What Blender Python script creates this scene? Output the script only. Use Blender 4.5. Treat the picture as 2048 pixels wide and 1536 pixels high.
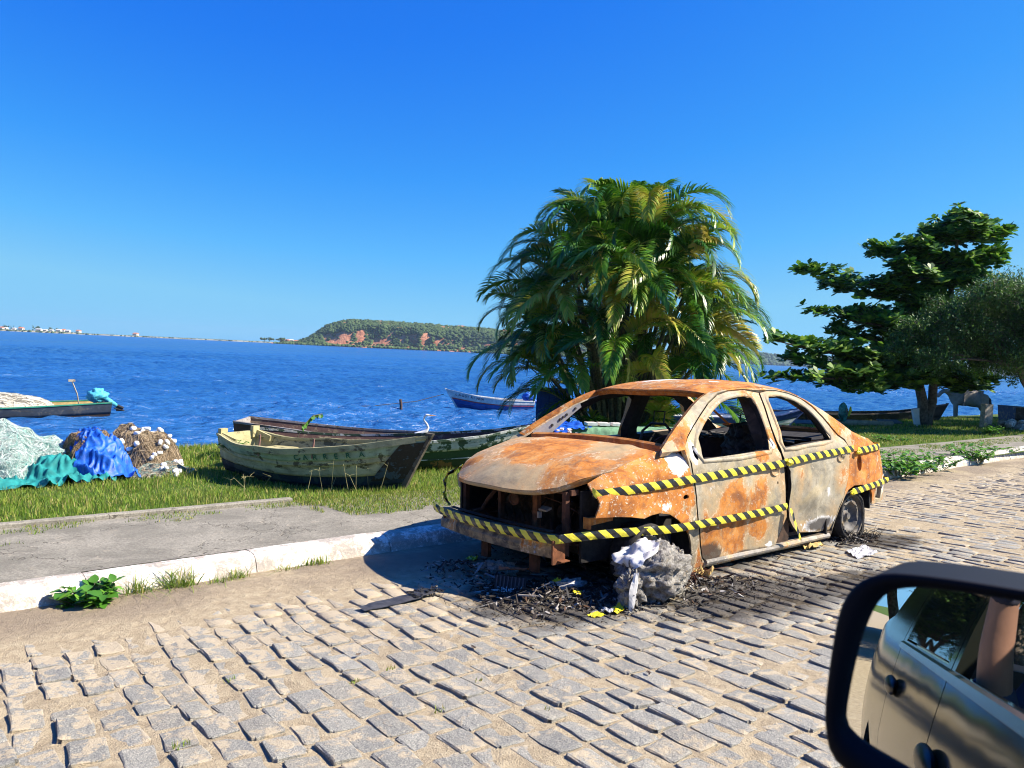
import bpy, math, random
import numpy as np
from mathutils import Vector, Matrix, noise as mnoise
from mathutils.geometry import delaunay_2d_cdt
for _o in list(bpy.data.objects):
    bpy.data.objects.remove(_o)
SC = bpy.context.scene
COL = SC.collection
RNG = np.random.default_rng(7)
random.seed(7)
PI = math.pi
# ------------------------------------------------------------------ camera
CAM = Vector((-3.692, -3.924, 1.52))
_f = Vector((0.622, 0.782, -0.042)).normalized()
_r = Vector((0.783, -0.62, 0.045)); _r = (_r - _f * _r.dot(_f)).normalized()
_u = _r.cross(_f)
cd = bpy.data.cameras.new("camera"); cam = bpy.data.objects.new("camera", cd); COL.objects.link(cam)
cam.matrix_world = Matrix(((_r.x, _u.x, -_f.x, CAM.x), (_r.y, _u.y, -_f.y, CAM.y), (_r.z, _u.z, -_f.z, CAM.z), (0, 0, 0, 1)))
cd.lens = 36 * 1493 / 2048; cd.sensor_width = 36
cd.clip_start = 0.02; cd.clip_end = 20000
cd.dof.use_dof = True; cd.dof.focus_distance = 6.5; cd.dof.aperture_fstop = 9.0
SC.camera = cam
# ------------------------------------------------------------------ sky and sun
SUN = Vector((0.85, -0.62, 1.0)).normalized()
w = bpy.data.worlds.new("World"); SC.world = w; w.use_nodes = True
nt = w.node_tree; nt.nodes.clear()
sky = nt.nodes.new('ShaderNodeTexSky'); sky.sky_type = 'NISHITA'; sky.sun_disc = False
sky.sun_elevation = math.asin(SUN.z); sky.sun_rotation = math.atan2(SUN.x, SUN.y)
sky.altitude = 0; sky.air_density = 1.0; sky.dust_density = 0.25; sky.ozone_density = 3.0
# the physical sky gives the brightness; its colour follows the clear tropical blue of the photograph
bw = nt.nodes.new('ShaderNodeRGBToBW'); nt.links.new(sky.outputs[0], bw.inputs[0])
SKY = 0.058
def wmath(op, a, b):
    n = nt.nodes.new('ShaderNodeMath'); n.operation = op
    for i, v in enumerate((a, b)):
        if isinstance(v, bpy.types.NodeSocket): nt.links.new(v, n.inputs[i])
        else: n.inputs[i].default_value = v
    return n.outputs[0]
lum = wmath('MULTIPLY', bw.outputs[0], 1 / 7.0)
rp = nt.nodes.new('ShaderNodeValToRGB'); nt.links.new(lum, rp.inputs[0])
stops = [(0.0, (.0, .01, .08)), (.18, (.008, .135, .80)), (.30, (.016, .22, .96)), (.44, (.045, .36, 1.05)), (.62, (.12, .53, 1.08)), (.82, (.25, .66, 1.02))]
while len(rp.color_ramp.elements) < len(stops): rp.color_ramp.elements.new(1.0)
for e, (p_, c_) in zip(rp.color_ramp.elements, stops): e.position = p_; e.color = (*c_, 1)
vm = nt.nodes.new('ShaderNodeVectorMath'); vm.operation = 'SCALE'; nt.links.new(rp.outputs[0], vm.inputs[0])
nt.links.new(wmath('MULTIPLY', wmath('MAXIMUM', lum, 1.0), 7.0), vm.inputs['Scale'])
bg = nt.nodes.new('ShaderNodeBackground'); bg.inputs[1].default_value = SKY
wo = nt.nodes.new('ShaderNodeOutputWorld')
nt.links.new(vm.outputs[0], bg.inputs[0]); nt.links.new(bg.outputs[0], wo.inputs[0])
sl = bpy.data.lights.new("sun", 'SUN'); sl.energy = 5.0; sl.angle = math.radians(0.53); sl.color = (1.0, 0.90, 0.75)
so = bpy.data.objects.new("sun", sl); COL.objects.link(so); so.rotation_euler = SUN.to_track_quat('Z', 'Y').to_euler(); so.location = (20, -15, 30)
SC.view_settings.view_transform = 'Standard'; SC.view_settings.look = 'None'
SC.view_settings.exposure = 1.19; SC.view_settings.gamma = 1.0; SC.view_settings.use_curve_mapping = False
SC.cycles.use_denoising = True
SC.cycles.use_adaptive_sampling = False
SC.cycles.filter_width = 1.1
SC.cycles.sample_clamp_indirect = 4.0
try:
    SC.cycles.denoiser = 'OPENIMAGEDENOISE'; SC.cycles.denoising_prefilter = 'ACCURATE'
except Exception: pass
SC.cycles.max_bounces = 6; SC.cycles.transparent_max_bounces = 8
# ------------------------------------------------------------------ helpers
def setp(o, label=None, cat=None, group=None, kind=None):
    if label: o['label'] = label
    if cat: o['category'] = cat
    if group: o['group'] = group
    if kind: o['kind'] = kind
    return o
def empty(name, loc=(0, 0, 0), rz=0.0, **k):
    o = bpy.data.objects.new(name, None); COL.objects.link(o)
    o.location = loc; o.rotation_euler = (0, 0, rz); o.empty_display_size = 0.1
    return setp(o, **k)
def mesh(name, V, Fs, mats=None, parent=None, smooth=False, mi=None, loc=None, rz=None, **k):
    me = bpy.data.meshes.new(name)
    V = np.asarray(V, dtype=np.float32).reshape(-1, 3)
    if isinstance(Fs, np.ndarray):
        n = Fs.shape[1]; m = len(Fs)
        me.vertices.add(len(V)); me.vertices.foreach_set('co', V.ravel())
        me.loops.add(m * n); me.loops.foreach_set('vertex_index', Fs.astype(np.int32).ravel())
        me.polygons.add(m); me.polygons.foreach_set('loop_start', np.arange(0, m * n, n, dtype=np.int32))
        me.polygons.foreach_set('loop_total', np.full(m, n, dtype=np.int32))
        me.update(calc_edges=True)
    else:
        me.from_pydata([tuple(map(float, v)) for v in V], [], [tuple(int(i) for i in f) for f in Fs]); me.update()
    if mats is not None:
        for m_ in (mats if isinstance(mats, (list, tuple)) else [mats]): me.materials.append(m_)
    if mi is not None: me.polygons.foreach_set('material_index', np.asarray(mi, dtype=np.int32))
    if smooth: me.polygons.foreach_set('use_smooth', np.ones(len(me.polygons), dtype=bool))
    return obj(name, me, parent, loc, rz, **k)
def obj(name, me, parent=None, loc=None, rz=None, **k):
    o = bpy.data.objects.new(name, me); COL.objects.link(o)
    if parent is not None: o.parent = parent
    if loc is not None: o.location = loc
    if rz is not None: o.rotation_euler = (0, 0, rz)
    return setp(o, **k)
class MB:
    """collects simple shapes into one mesh"""
    def __init__(s): s.v = []; s.f = []; s.m = []; s.c = 0
    def add(s, V, Fs, mi=0):
        b = len(s.v); s.v.extend([tuple(v) for v in V]); s.f.extend([tuple(i + b for i in f) for f in Fs]); s.m.extend([mi] * len(Fs)); return s
    def box(s, c, sz, R=None, mi=0, taper=1.0):
        P = []
        for z in (-.5, .5):
            t = 1.0 if z < 0 else taper
            for x, y in ((-.5, -.5), (.5, -.5), (.5, .5), (-.5, .5)): P.append(Vector((x * sz[0] * t, y * sz[1] * t, z * sz[2])))
        if R is not None: P = [R @ p for p in P]
        c = Vector(c)
        return s.add([p + c for p in P], [(3, 2, 1, 0), (4, 5, 6, 7), (0, 1, 5, 4), (1, 2, 6, 5), (2, 3, 7, 6), (3, 0, 4, 7)], mi)
    def tube(s, pts, r, n=6, mi=0, caps=True):
        pts = [Vector(p) for p in pts]; V = []; F_ = []
        rs = r if hasattr(r, '__len__') else [r] * len(pts)
        up = Vector((0, 0, 1))
        for i, p in enumerate(pts):
            d = (pts[min(i + 1, len(pts) - 1)] - pts[max(i - 1, 0)])
            if d.length < 1e-9: d = Vector((0, 0, 1))
            d.normalize(); a = d.cross(up)
            if a.length < 0.05: a = d.cross(Vector((1, 0, 0)))
            a.normalize(); b_ = a.cross(d)
            for j in range(n):
                t = 2 * PI * j / n; V.append(p + (a * math.cos(t) + b_ * math.sin(t)) * rs[i])
        for i in range(len(pts) - 1):
            for j in range(n): F_.append((i * n + j, i * n + (j + 1) % n, (i + 1) * n + (j + 1) % n, (i + 1) * n + j))
        if caps: F_.append(tuple(range(n))[::-1]); F_.append(tuple((len(pts) - 1) * n + j for j in range(n)))
        return s.add(V, F_, mi)
    def lathe(s, prof, n=24, c=(0, 0, 0), axis='y', mi=0):
        V = []; F_ = []
        for (r, h) in prof:
            for j in range(n):
                t = 2 * PI * j / n; x, z = r * math.cos(t), r * math.sin(t)
                V.append((c[0] + x, c[1] + h, c[2] + z) if axis == 'y' else (c[0] + x, c[1] + z, c[2] + h))
        for i in range(len(prof) - 1):
            for j in range(n): F_.append((i * n + j, i * n + (j + 1) % n, (i + 1) * n + (j + 1) % n, (i + 1) * n + j))
        return s.add(V, F_, mi)
    def grid(s, P, mi=0, flip=False):
        nu, nv = len(P), len(P[0]); V = [p for row in P for p in row]; F_ = []
        for i in range(nu - 1):
            for j in range(nv - 1):
                q = (i * nv + j, (i + 1) * nv + j, (i + 1) * nv + j + 1, i * nv + j + 1); F_.append(q[::-1] if flip else q)
        return s.add(V, F_, mi)
    def build(s, name, mats, parent=None, smooth=False, **k):
        return mesh(name, s.v, s.f, mats, parent, smooth, mi=s.m, **k)
def fbm(p, sc=1.0, oct_=4): return mnoise.fractal(Vector(p) * sc, 0.9, 2.1, oct_)
def catmull(P, n=6, closed=False):
    P = [np.array(p, float) for p in P]; out = []; N = len(P)
    rng = range(N if closed else N - 1)
    for i in rng:
        p0 = P[(i - 1) % N] if closed or i > 0 else 2 * P[0] - P[1]
        p1 = P[i]; p2 = P[(i + 1) % N]
        p3 = P[(i + 2) % N] if closed or i + 2 < N else 2 * P[-1] - P[-2]
        for k in range(n):
            t = k / n
            out.append(.5 * ((2 * p1) + (-p0 + p2) * t + (2 * p0 - 5 * p1 + 4 * p2 - p3) * t * t + (-p0 + 3 * p1 - 3 * p2 + p3) * t ** 3))
    if not closed: out.append(P[-1])
    return out
# --------------------------------------------------------------- node helpers
class NT:
    def __init__(s, name, rough=0.7, metal=0.0, spec=0.4):
        s.m = bpy.data.materials.new(name); s.m.use_nodes = True; s.t = s.m.node_tree
        s.b = s.t.nodes['Principled BSDF']; s.b.inputs['Roughness'].default_value = rough
        s.b.inputs['Metallic'].default_value = metal; s.b.inputs['Specular IOR Level'].default_value = spec
        s.out = s.t.nodes['Material Output']
        s._tc = None
    def n(s, typ, **k):
        nd = s.t.nodes.new(typ)
        for a, v in k.items(): setattr(nd, a, v)
        return nd
    def l(s, a, b): s.t.links.new(a, b)
    def put(s, sock, v):
        if isinstance(v, bpy.types.NodeSocket): s.l(v, sock)
        elif isinstance(v, (tuple, list)) and sock.type == 'RGBA' and len(v) == 3: sock.default_value = (*v, 1)
        else: sock.default_value = v
    def co(s, kind='Object', scale=None, loc=None, rot=None):
        if s._tc is None: s._tc = s.n('ShaderNodeTexCoord')
        o = s._tc.outputs[kind]
        if scale is None and loc is None and rot is None: return o
        mp = s.n('ShaderNodeMapping'); s.l(o, mp.inputs[0])
        if scale is not None: mp.inputs['Scale'].default_value = scale if hasattr(scale, '__len__') else (scale,) * 3
        if loc is not None: mp.inputs['Location'].default_value = loc
        if rot is not None: mp.inputs['Rotation'].default_value = rot
        return mp.outputs[0]
    def geo(s): 
        return s.n('ShaderNodeNewGeometry').outputs['Position']
    def noise(s, scale=5, detail=4, rough=.55, dist=0., vec=None, fac=True):
        nd = s.n('ShaderNodeTexNoise'); nd.inputs['Scale'].default_value = scale; nd.inputs['Detail'].default_value = detail
        nd.inputs['Roughness'].default_value = rough; nd.inputs['Distortion'].default_value = dist
        s.l(vec if vec is not None else s.co(), nd.inputs['Vector'])
        return nd.outputs['Fac' if fac else 'Color']
    def vor(s, scale=5, vec=None, feat='F1', out='Distance', rnd=1.0):
        nd = s.n('ShaderNodeTexVoronoi', feature=feat); nd.inputs['Scale'].default_value = scale; nd.inputs['Randomness'].default_value = rnd
        s.l(vec if vec is not None else s.co(), nd.inputs['Vector']); return nd.outputs[out]
    def step(s, x, a, b, lo=0., hi=1.):
        nd = s.n('ShaderNodeMapRange', interpolation_type='SMOOTHSTEP' if a < b else 'LINEAR')
        s.put(nd.inputs['Value'], x); nd.inputs['From Min'].default_value = a; nd.inputs['From Max'].default_value = b
        nd.inputs['To Min'].default_value = lo; nd.inputs['To Max'].default_value = hi; return nd.outputs[0]
    def m1(s, op, a, b=None, c=None, clamp=False):
        nd = s.n('ShaderNodeMath', operation=op, use_clamp=clamp); s.put(nd.inputs[0], a)
        if b is not None: s.put(nd.inputs[1], b)
        if c is not None: s.put(nd.inputs[2], c)
        return nd.outputs[0]
    def mix(s, f, a, b, mode='MIX'):
        nd = s.n('ShaderNodeMix', data_type='RGBA', blend_type=mode)
        s.put(nd.inputs['Factor'], f); s.put(nd.inputs[6], a); s.put(nd.inputs[7], b); return nd.outputs[2]
    def ramp(s, x, stops):
        nd = s.n('ShaderNodeValToRGB'); s.put(nd.inputs[0], x); r = nd.color_ramp
        while len(r.elements) > len(stops): r.elements.remove(r.elements[-1])
        while len(r.elements) < len(stops): r.elements.new(1.0)
        for e, (p, c) in zip(r.elements, stops): e.position = p; e.color = (*c, 1)
        return nd.outputs[0]
    def xyz(s, vec):
        nd = s.n('ShaderNodeSeparateXYZ'); s.l(vec, nd.inputs[0]); return nd.outputs
    def blob(s, c, r, vec=None, warp=.0):
        """soft ellipsoid mask in object space"""
        v = vec if vec is not None else s.co()
        mp = s.n('ShaderNodeMapping', vector_type='POINT'); s.l(v, mp.inputs[0])
        mp.inputs['Scale'].default_value = tuple(1 / q for q in r); mp.inputs['Location'].default_value = tuple(-a / q for a, q in zip(c, r))
        ln = s.n('ShaderNodeVectorMath', operation='LENGTH'); s.l(mp.outputs[0], ln.inputs[0])
        return s.step(ln.outputs['Value'], 0, 1.0, 1., 0.) if False else s.m1('SUBTRACT', 1.0, ln.outputs['Value'], clamp=True)
    def bump(s, h, strength=.3, dist=.01, nrm=None):
        nd = s.n('ShaderNodeBump'); nd.inputs['Strength'].default_value = strength; nd.inputs['Distance'].default_value = dist
        s.put(nd.inputs['Height'], h)
        if nrm is not None: s.l(nrm, nd.inputs['Normal'])
        return nd.outputs[0]
    def done(s, col=None, rough=None, nrm=None, **k):
        if col is not None: s.put(s.b.inputs['Base Color'], col)
        if rough is not None: s.put(s.b.inputs['Roughness'], rough)
        if nrm is not None: s.l(nrm, s.b.inputs['Normal'])
        for a, v in k.items(): s.put(s.b.inputs[a.replace('_', ' ')], v)
        return s.m
def simple(name, col, rough=.6, metal=0., var=.25, scale=12, bump=0., spec=.4):
    t = NT(name, rough, metal, spec); nz = t.noise(scale, 5, .6)
    c = t.mix(t.step(nz, .3, .7), tuple(x * (1 - var) for x in col), tuple(min(1, x * (1 + var)) for x in col))
    return t.done(c, nrm=t.bump(nz, bump, .01) if bump else None)
def zroad(Y): return -0.05 * Y
_zk = ([-60, 1.0, 1.05, 2.9, 5, 8, 10, 11, 11.6, 13, 20, 40, 4000], [3, -.05, .095, .0, -.1, -.28, -.45, -.62, -.76, -1.2, -2.5, -4, -4])
def zg(Y): return float(np.interp(Y, *_zk))
WATER = -0.7
# ================================================================== THE SETTING
def soot_mask(t):
    """burn stain on the road, in world coordinates"""
    P = t.geo(); m = None
    for c, r in (((.35, -1.3, 0), (1.25, .62, 3)), ((-.72, -.62, 0), (.85, .85, 3)), ((.9, -.2, 0), (2.6, 1.15, 3)), ((2.75, -1.0, 0), (.75, .38, 3)), ((1.0, -1.5, 0), (1.3, .35, 3))):
        b = t.blob(c, r, P); m = b if m is None else t.m1('MAXIMUM', m, b)
    nz = t.noise(5, 6, .7, .6, P)
    return t.step(t.m1('ADD', m, t.m1('MULTIPLY', t.m1('SUBTRACT', nz, .5), .9)), .22, .62)
def mat_sand(name='sand', road=True):
    t = NT(name, .95, 0, .15); P = t.geo()
    big = t.noise(1.3, 4, .55, 0, P); fine = t.noise(140, 3, .7, 0, P); mid = t.noise(14, 6, .65, .3, P)
    c = t.mix(t.step(mid, .3, .72), (.27, .215, .14), (.42, .35, .235))
    c = t.mix(t.m1('MULTIPLY', t.step(fine, .35, .7), .35), c, (.50, .42, .30))
    grains = t.vor(90, P); gm = t.step(grains, .0, .22, 1, 0)
    c = t.mix(t.m1('MULTIPLY', gm, t.step(mid, .45, .6)), c, (.14, .11, .08))
    # gritty darker gutter dirt along the kerb
    y = t.xyz(P)[1]; dirt = t.m1('MULTIPLY', t.step(y, .25, .6), t.step(big, .35, .55))
    c = t.mix(t.m1('MULTIPLY', dirt, .7), c, (.20, .16, .12))
    if road: c = t.mix(t.m1('MULTIPLY', soot_mask(t), .9), c, (.022, .018, .015))
    h = t.m1('ADD', t.m1('MULTIPLY', fine, .35), t.m1('ADD', mid, t.m1('MULTIPLY', gm, .25)))
    return t.done(c, nrm=t.bump(h, .9, .022))
def mat_stone():
    t = NT('granite_sett', .8, 0, .3); P = t.geo()
    rnd = t.n('ShaderNodeObjectInfo').outputs['Random']; isl = t.n('ShaderNodeNewGeometry').outputs['Random Per Island']
    rr = t.m1('FRACT', t.m1('ADD', rnd, isl))
    off = t.n('ShaderNodeCombineXYZ'); t.l(t.m1('MULTIPLY', rr, 50), off.inputs[0]); t.l(t.m1('MULTIPLY', rr, 23), off.inputs[2])
    va = t.n('ShaderNodeVectorMath', operation='ADD'); t.l(P, va.inputs[0]); t.l(off.outputs[0], va.inputs[1]); V = va.outputs[0]
    sp = t.noise(170, 3, .75, 0, V); md = t.noise(34, 5, .7, .8, V); bg_ = t.noise(9, 3, .6, .5, V)
    base = t.mix(rr, (.21, .205, .178), (.335, .325, .28))
    warm = t.step(t.m1('FRACT', t.m1('MULTIPLY', rr, 7.3)), .72, .8)
    base = t.mix(t.m1('MULTIPLY', warm, .5), base, (.34, .30, .22))
    c = t.mix(t.step(sp, .42, .6), t.mix(.45, base, (.10, .105, .11)), t.mix(.4, base, (.52, .49, .41)))
    c = t.mix(t.m1('MULTIPLY', t.step(md, .35, .6), .35), c, (.13, .135, .14))
    # sand caught on top
    sand = t.m1('MULTIPLY', t.step(t.m1('ADD', bg_, t.m1('MULTIPLY', md, .55)), .78, .90), .7)
    y = t.xyz(P)[1]; near = t.step(y, -1.2, .4, .0, .16)
    sand2 = t.m1('MULTIPLY', t.step(t.m1('ADD', t.m1('ADD', bg_, near), t.m1('MULTIPLY', md, .5)), .80, .86), .9)
    c = t.mix(t.m1('MAXIMUM', sand, sand2), c, (.42, .35, .245))
    c = t.mix(t.m1('MULTIPLY', soot_mask(t), .82), c, (.03, .026, .024))
    h = t.m1('ADD', t.m1('MULTIPLY', sp, .3), t.m1('ADD', md, t.m1('MULTIPLY', t.noise(75, 4, .7, 0, V), .6)))
    return t.done(c, nrm=t.bump(h, .75, .012))
M_SAND = mat_sand(); M_STONE = mat_stone()
def sandh(X, Y):
    c = np.clip((Y - .0) / .7, 0, 1) ** 1.3 * np.clip((2.0 - X) / 2.4, .35, 1)
    return c * .036
# road bed
def axis(a, b, d0, g, near):
    xs = [a]
    while xs[-1] < b:
        d = max(d0, g * abs(xs[-1] - near)); xs.append(xs[-1] + d)
    return np.array(xs)
xs = np.concatenate([np.arange(-150, -14, 8.), np.arange(-14, -4.6, .5), np.arange(-4.6, 3.5, .04), axis(3.5, 260, .05, .04, 3.0)])
ys_ = np.concatenate([np.arange(-9, -3.2, .3), np.arange(-3.2, 1.02, .04), [1.06]])
XX, YY = np.meshgrid(xs, ys_, indexing='ij')
nzv = np.array([[mnoise.noise(Vector((x * 2.3, y * 2.3, 0))) for y in ys_] for x in xs])
nz2 = np.array([[mnoise.noise(Vector((x * 9, y * 9, 5))) for y in ys_] for x in xs])
ZZ = -0.05 * YY + .003 + sandh(XX, YY) + nzv * .005 + nz2 * .004
n1, n2 = XX.shape; idx = np.arange(n1 * n2).reshape(n1, n2)
Q = np.stack([idx[:-1, :-1], idx[1:, :-1], idx[1:, 1:], idx[:-1, 1:]], -1).reshape(-1, 4)
road = mesh('road', np.stack([XX, YY, ZZ], -1), Q, M_SAND, smooth=True, kind='structure', label='road bed of pale sand between the granite setts')
# granite setts
def stone_mesh(i, L=.19, W=.113):
    r = np.random.default_rng(100 + i); n = 5; V = []; F_ = []
    us = [-1, -.86, 0, .86, 1]
    cr = r.uniform(.78, .97, 4); edge = r.uniform(-.10, .09, (4, 5)); top = r.uniform(-1, 1, (5, 5)) * .0022
    for a in range(5):
        for b in range(5):
            u, v = us[a], us[b]; x, y = u * W / 2, v * L / 2; z = top[a, b]
            if a in (0, 4): x += edge[0 if a == 0 else 1, b] * W * .5; z -= .0035
            if b in (0, 4): y += edge[2 if b == 0 else 3, a] * L * .25; z -= .0035
            if a in (0, 4) and b in (0, 4):
                k = cr[(a > 0) * 2 + (b > 0)]; x *= k; y *= k + .01
            V.append((x, y, z))
    for a in range(4):
        for b in range(4): F_.append((a * 5 + b, (a + 1) * 5 + b, (a + 1) * 5 + b + 1, a * 5 + b + 1))
    ring = [(0, b) for b in range(5)] + [(a, 4) for a in range(1, 5)] + [(4, b) for b in (3, 2, 1, 0)] + [(a, 0) for a in (3, 2, 1)]
    st = len(V)
    for (a, b) in ring: x, y, z = V[a * 5 + b]; V.append((x * 1.03, y * 1.03, -.06))
    for k in range(16):
        k2 = (k + 1) % 16; A = ring[k]; B = ring[k2]
        F_.append((A[0] * 5 + A[1], B[0] * 5 + B[1], st + k2, st + k))
    return np.array(V), F_
SV = [stone_mesh(i) for i in range(14)]
stones = []
r_ = np.random.default_rng(5)
x = -4.6; ci = 0
while x < 34:
    wcol = r_.uniform(.118, .142) * (1.0 if x < 12 else 1.5)
    y = -3.4 - r_.uniform(0, .2)
    while y < 1.0:
        ly = r_.uniform(.18, .225) if r_.random() > .07 else r_.uniform(.12, .15)
        bow = .035 * math.sin(y * 1.6 + x * .25) + .012 * math.sin(y * 4.1 + ci)
        stones.append((x + wcol / 2 + bow + r_.normal(0, .004), y + ly / 2, (wcol - r_.uniform(.010, .021)) / .113, (ly - r_.uniform(.010, .024)) / .19, r_.normal(0, .05), r_.integers(14), r_.uniform(-.006, .006), r_.normal(.045, .05), r_.normal(0, .025)))
        y += ly
    x += wcol; ci += 1
fw = np.array([_f.x, _f.y, _f.z]); rt = np.array([_r.x, _r.y, _r.z]); up_ = np.array([_u.x, _u.y, _u.z])
def seen(p, m=.08):
    d = np.array(p) - np.array(CAM); z = d @ fw
    if z < .1: return False, 99
    a, b = d @ rt / z * 1493 / 1024, d @ up_ / z * 1493 / 768
    return (abs(a) < 1 + m and abs(b) < 1 + m), z
cand = []
for s in stones:
    ok, z = seen((s[0], s[1], -.05 * s[1]))
    cand.append((0 if ok else 1, z, s))
cand.sort(key=lambda q: (q[0], q[1]))
smeshes = []
for i, (V, F_) in enumerate(SV):
    me = bpy.data.meshes.new('stone'); me.from_pydata([tuple(map(float, v)) for v in V], [], F_); me.materials.append(M_STONE); me.update(); smeshes.append(me)
def stone_mat(s):
    X, Y, sx, sy, rz, k, dz, tx, ty = s
    z = -.05 * Y + + .0085 + dz - (0.004 if X > 3 else 0)
    # tx tilts the -X edge up a little, as the setts lie in the photograph
    return Matrix.Translation((X, Y, z)) @ Matrix.Rotation(rz, 4, 'Z') @ Matrix.Rotation(-.05 + ty, 4, 'X') @ Matrix.Rotation(tx, 4, 'Y') @ Matrix.Diagonal((sx, sy, 1, 1))
NPART = 300
for q in cand[:NPART]:
    o = obj('stone', smeshes[q[2][5]], road); o.matrix_local = stone_mat(q[2])
VV = []; FF = []; base = 0
FA = [np.array(f) for _, f in SV]
for q in cand[NPART:]:
    if q[0] and q[1] > 6: continue
    s = q[2]; V, F_ = SV[s[5]]; Mx = np.array(stone_mat(s)); P = V @ Mx[:3, :3].T + Mx[:3, 3]
    VV.append(P); FF.append(FA[s[5]] + base); base += len(P)
mesh('stone_paving', np.concatenate(VV), np.concatenate(FF), M_STONE, road, kind='stuff')
# kerb
t = NT('whitewashed_kerb', .9, 0, .2); P = t.geo()
a = t.noise(7, 6, .7, .4, P); b = t.noise(45, 4, .7, 0, P); z = t.xyz(P)[2]
c = t.mix(t.step(t.m1('ADD', a, t.m1('MULTIPLY', b, .5)), .66, .8), (.80, .77, .70), (.34, .31, .27))
c = t.mix(t.m1('MULTIPLY', t.step(b, .5, .62), t.step(a, .3, .5)), c, (.50, .42, .35))
c = t.mix(t.m1('MULTIPLY', t.step(z, .02, -.035), .6), c, (.52, .44, .33))
M_KERB = t.done(c, nrm=t.bump(t.m1('ADD', a, b), .5, .015))
kerb = empty('kerb', (0, 0, 0), kind='structure', label='whitewashed concrete kerb along the sandy edge of the street')
def kerb_y(X): return .055 * max(-5, min(0, X + 1)) * .6 + (.028 * max(0, X - 5))
def kerb_stone(x0, x1, seed, lift=0, push=0):
    n = 9; rr = np.random.default_rng(seed); m = MB(); rows = []
    for i in range(n):
        X = x0 + (x1 - x0) * i / (n - 1); e = 0.002 if i in (0, n - 1) else 0; ky = kerb_y(X) + push
        w1 = fbm((X * 2.5, seed, 0), 1) * .008; w2 = fbm((X * 3, 9, seed), 1) * .006
        rows.append([(X, .90 + ky + e, -.10), (X, .915 + ky + e + w1, -.03), (X, .955 + ky + w1 + e, .055 + lift), (X, .985 + ky + w2, .088 + lift - e + w1), (X, 1.02 + ky, .102 + lift - e + w2), (X, 1.10 + ky, .102 + lift - e), (X, 1.155 + ky - e, .096 + lift - e), (X, 1.16 + ky - e, -.1)])
    m.grid(rows, flip=False); V = m.v
    L0 = len(rows[0]); m.f.append(tuple(range(L0))); m.m.append(0); m.f.append(tuple(range((n - 1) * L0, n * L0))[::-1]); m.m.append(0)
    return m.build('kerb_stone', M_KERB, kerb, smooth=False)
X = -46.0; k = 0; r_ = np.random.default_rng(11)
while X < 60:
    L = r_.uniform(.95, 1.1) if -7 < X < 16 else 3.0
    kerb_stone(X, X + L - .005, k, r_.normal(0, .004), r_.normal(0, .005)); X += L; k += 1
# pavement slab
t = NT('worn_concrete', .9, 0, .2); P = t.geo()
a = t.noise(2.2, 6, .65, .5, P); b = t.noise(60, 4, .75, 0, P); d = t.noise(11, 5, .6, .8, P)
c = t.mix(t.step(a, .3, .7), (.18, .172, .14), (.33, .31, .255)); c = t.mix(t.m1('MULTIPLY', t.step(b, .42, .60), .6), c, (.13, .115, .095))
c = t.mix(t.m1('MULTIPLY', t.step(d, .58, .75), .6), c, (.40, .35, .27))
cr = t.vor(.9, t.n('ShaderNodeVectorMath', operation='ADD').outputs[0], 'DISTANCE_TO_EDGE')
vn = [n for n in t.t.nodes if n.type == 'VECT_MATH'][-1]; t.l(P, vn.inputs[0]); t.l(t.noise(3, 4, .6, 0, P, fac=False), vn.inputs[1])
ck = t.step(cr, .0, .012, 1, 0); c = t.mix(t.m1('MULTIPLY', ck, .75), c, (.08, .07, .055))
M_CONC = t.done(c, nrm=t.bump(t.m1('ADD', t.m1('SUBTRACT', b, t.m1('MULTIPLY', ck, .8)), d), .5, .012))
xs = np.concatenate([np.arange(-60, -9, 3.), np.arange(-9, 6, .12), axis(6, 120, .15, .03, 4)]); m = MB(); rows = []
for X in xs:
    ky = kerb_y(X); back = 2.86
    rows.append([(X, 1.162 + ky + (back - 1.162 - ky) * j / 12, .094 - .05 * ((1.162 + ky + (back - 1.162 - ky) * j / 12) - 1.1) + .006 * fbm((X, j * .14, 3), .9)) for j in range(13)])
m.grid(rows); pav = m.build('pavement', M_CONC, smooth=True, kind='structure', label='worn grey concrete pavement behind the white kerb')
m = MB(); rows = []
for X in np.arange(-7, -.85, .1):
    w_ = .006 * fbm((X, 2, 2), 2.)
    rows.append([(X, 2.85 + w_, -.06), (X, 2.852 + w_, .035 + w_), (X, 2.865, .042 + w_), (X, 2.93, .042 + w_), (X, 2.945, -.06)])
m.grid(rows); m.f.append((4 + 5 * (len(rows) - 1), 3 + 5 * (len(rows) - 1), 2 + 5 * (len(rows) - 1), 1 + 5 * (len(rows) - 1), 5 * (len(rows) - 1))); m.m.append(0)
m.build('pavement_edging', M_CONC, kind='structure', label='thin raised concrete edging between pavement and grass')
# verge and lake bed
t = NT('verge_soil', .95, 0, .1); P = t.geo(); a = t.noise(1.6, 6, .6, .3, P); b = t.noise(30, 5, .7, 0, P)
c = t.mix(t.step(b, .35, .65), (.035, .075, .012), (.10, .15, .03)); c = t.mix(t.m1('MULTIPLY', t.step(a, .55, .7), .5), c, (.19, .16, .07))
zz = t.xyz(P)[2]; c = t.mix(t.step(zz, -.42, -.55), c, (.16, .13, .09))
M_VERGE = t.done(c, nrm=t.bump(b, .6, .03))
xs = np.concatenate([np.arange(-400, -20, 20.), np.arange(-20, -6, 1.), np.arange(-6, 10, .16), np.arange(10, 45, .5), np.arange(45, 400, 8.)])
yv = np.concatenate([[1.1, 1.16], np.arange(1.3, 12.4, .16), [13, 14, 16, 20, 40, 120]])
XX, YY = np.meshgrid(xs, yv, indexing='ij')
ZZ = np.interp(YY, *_zk)
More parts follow.
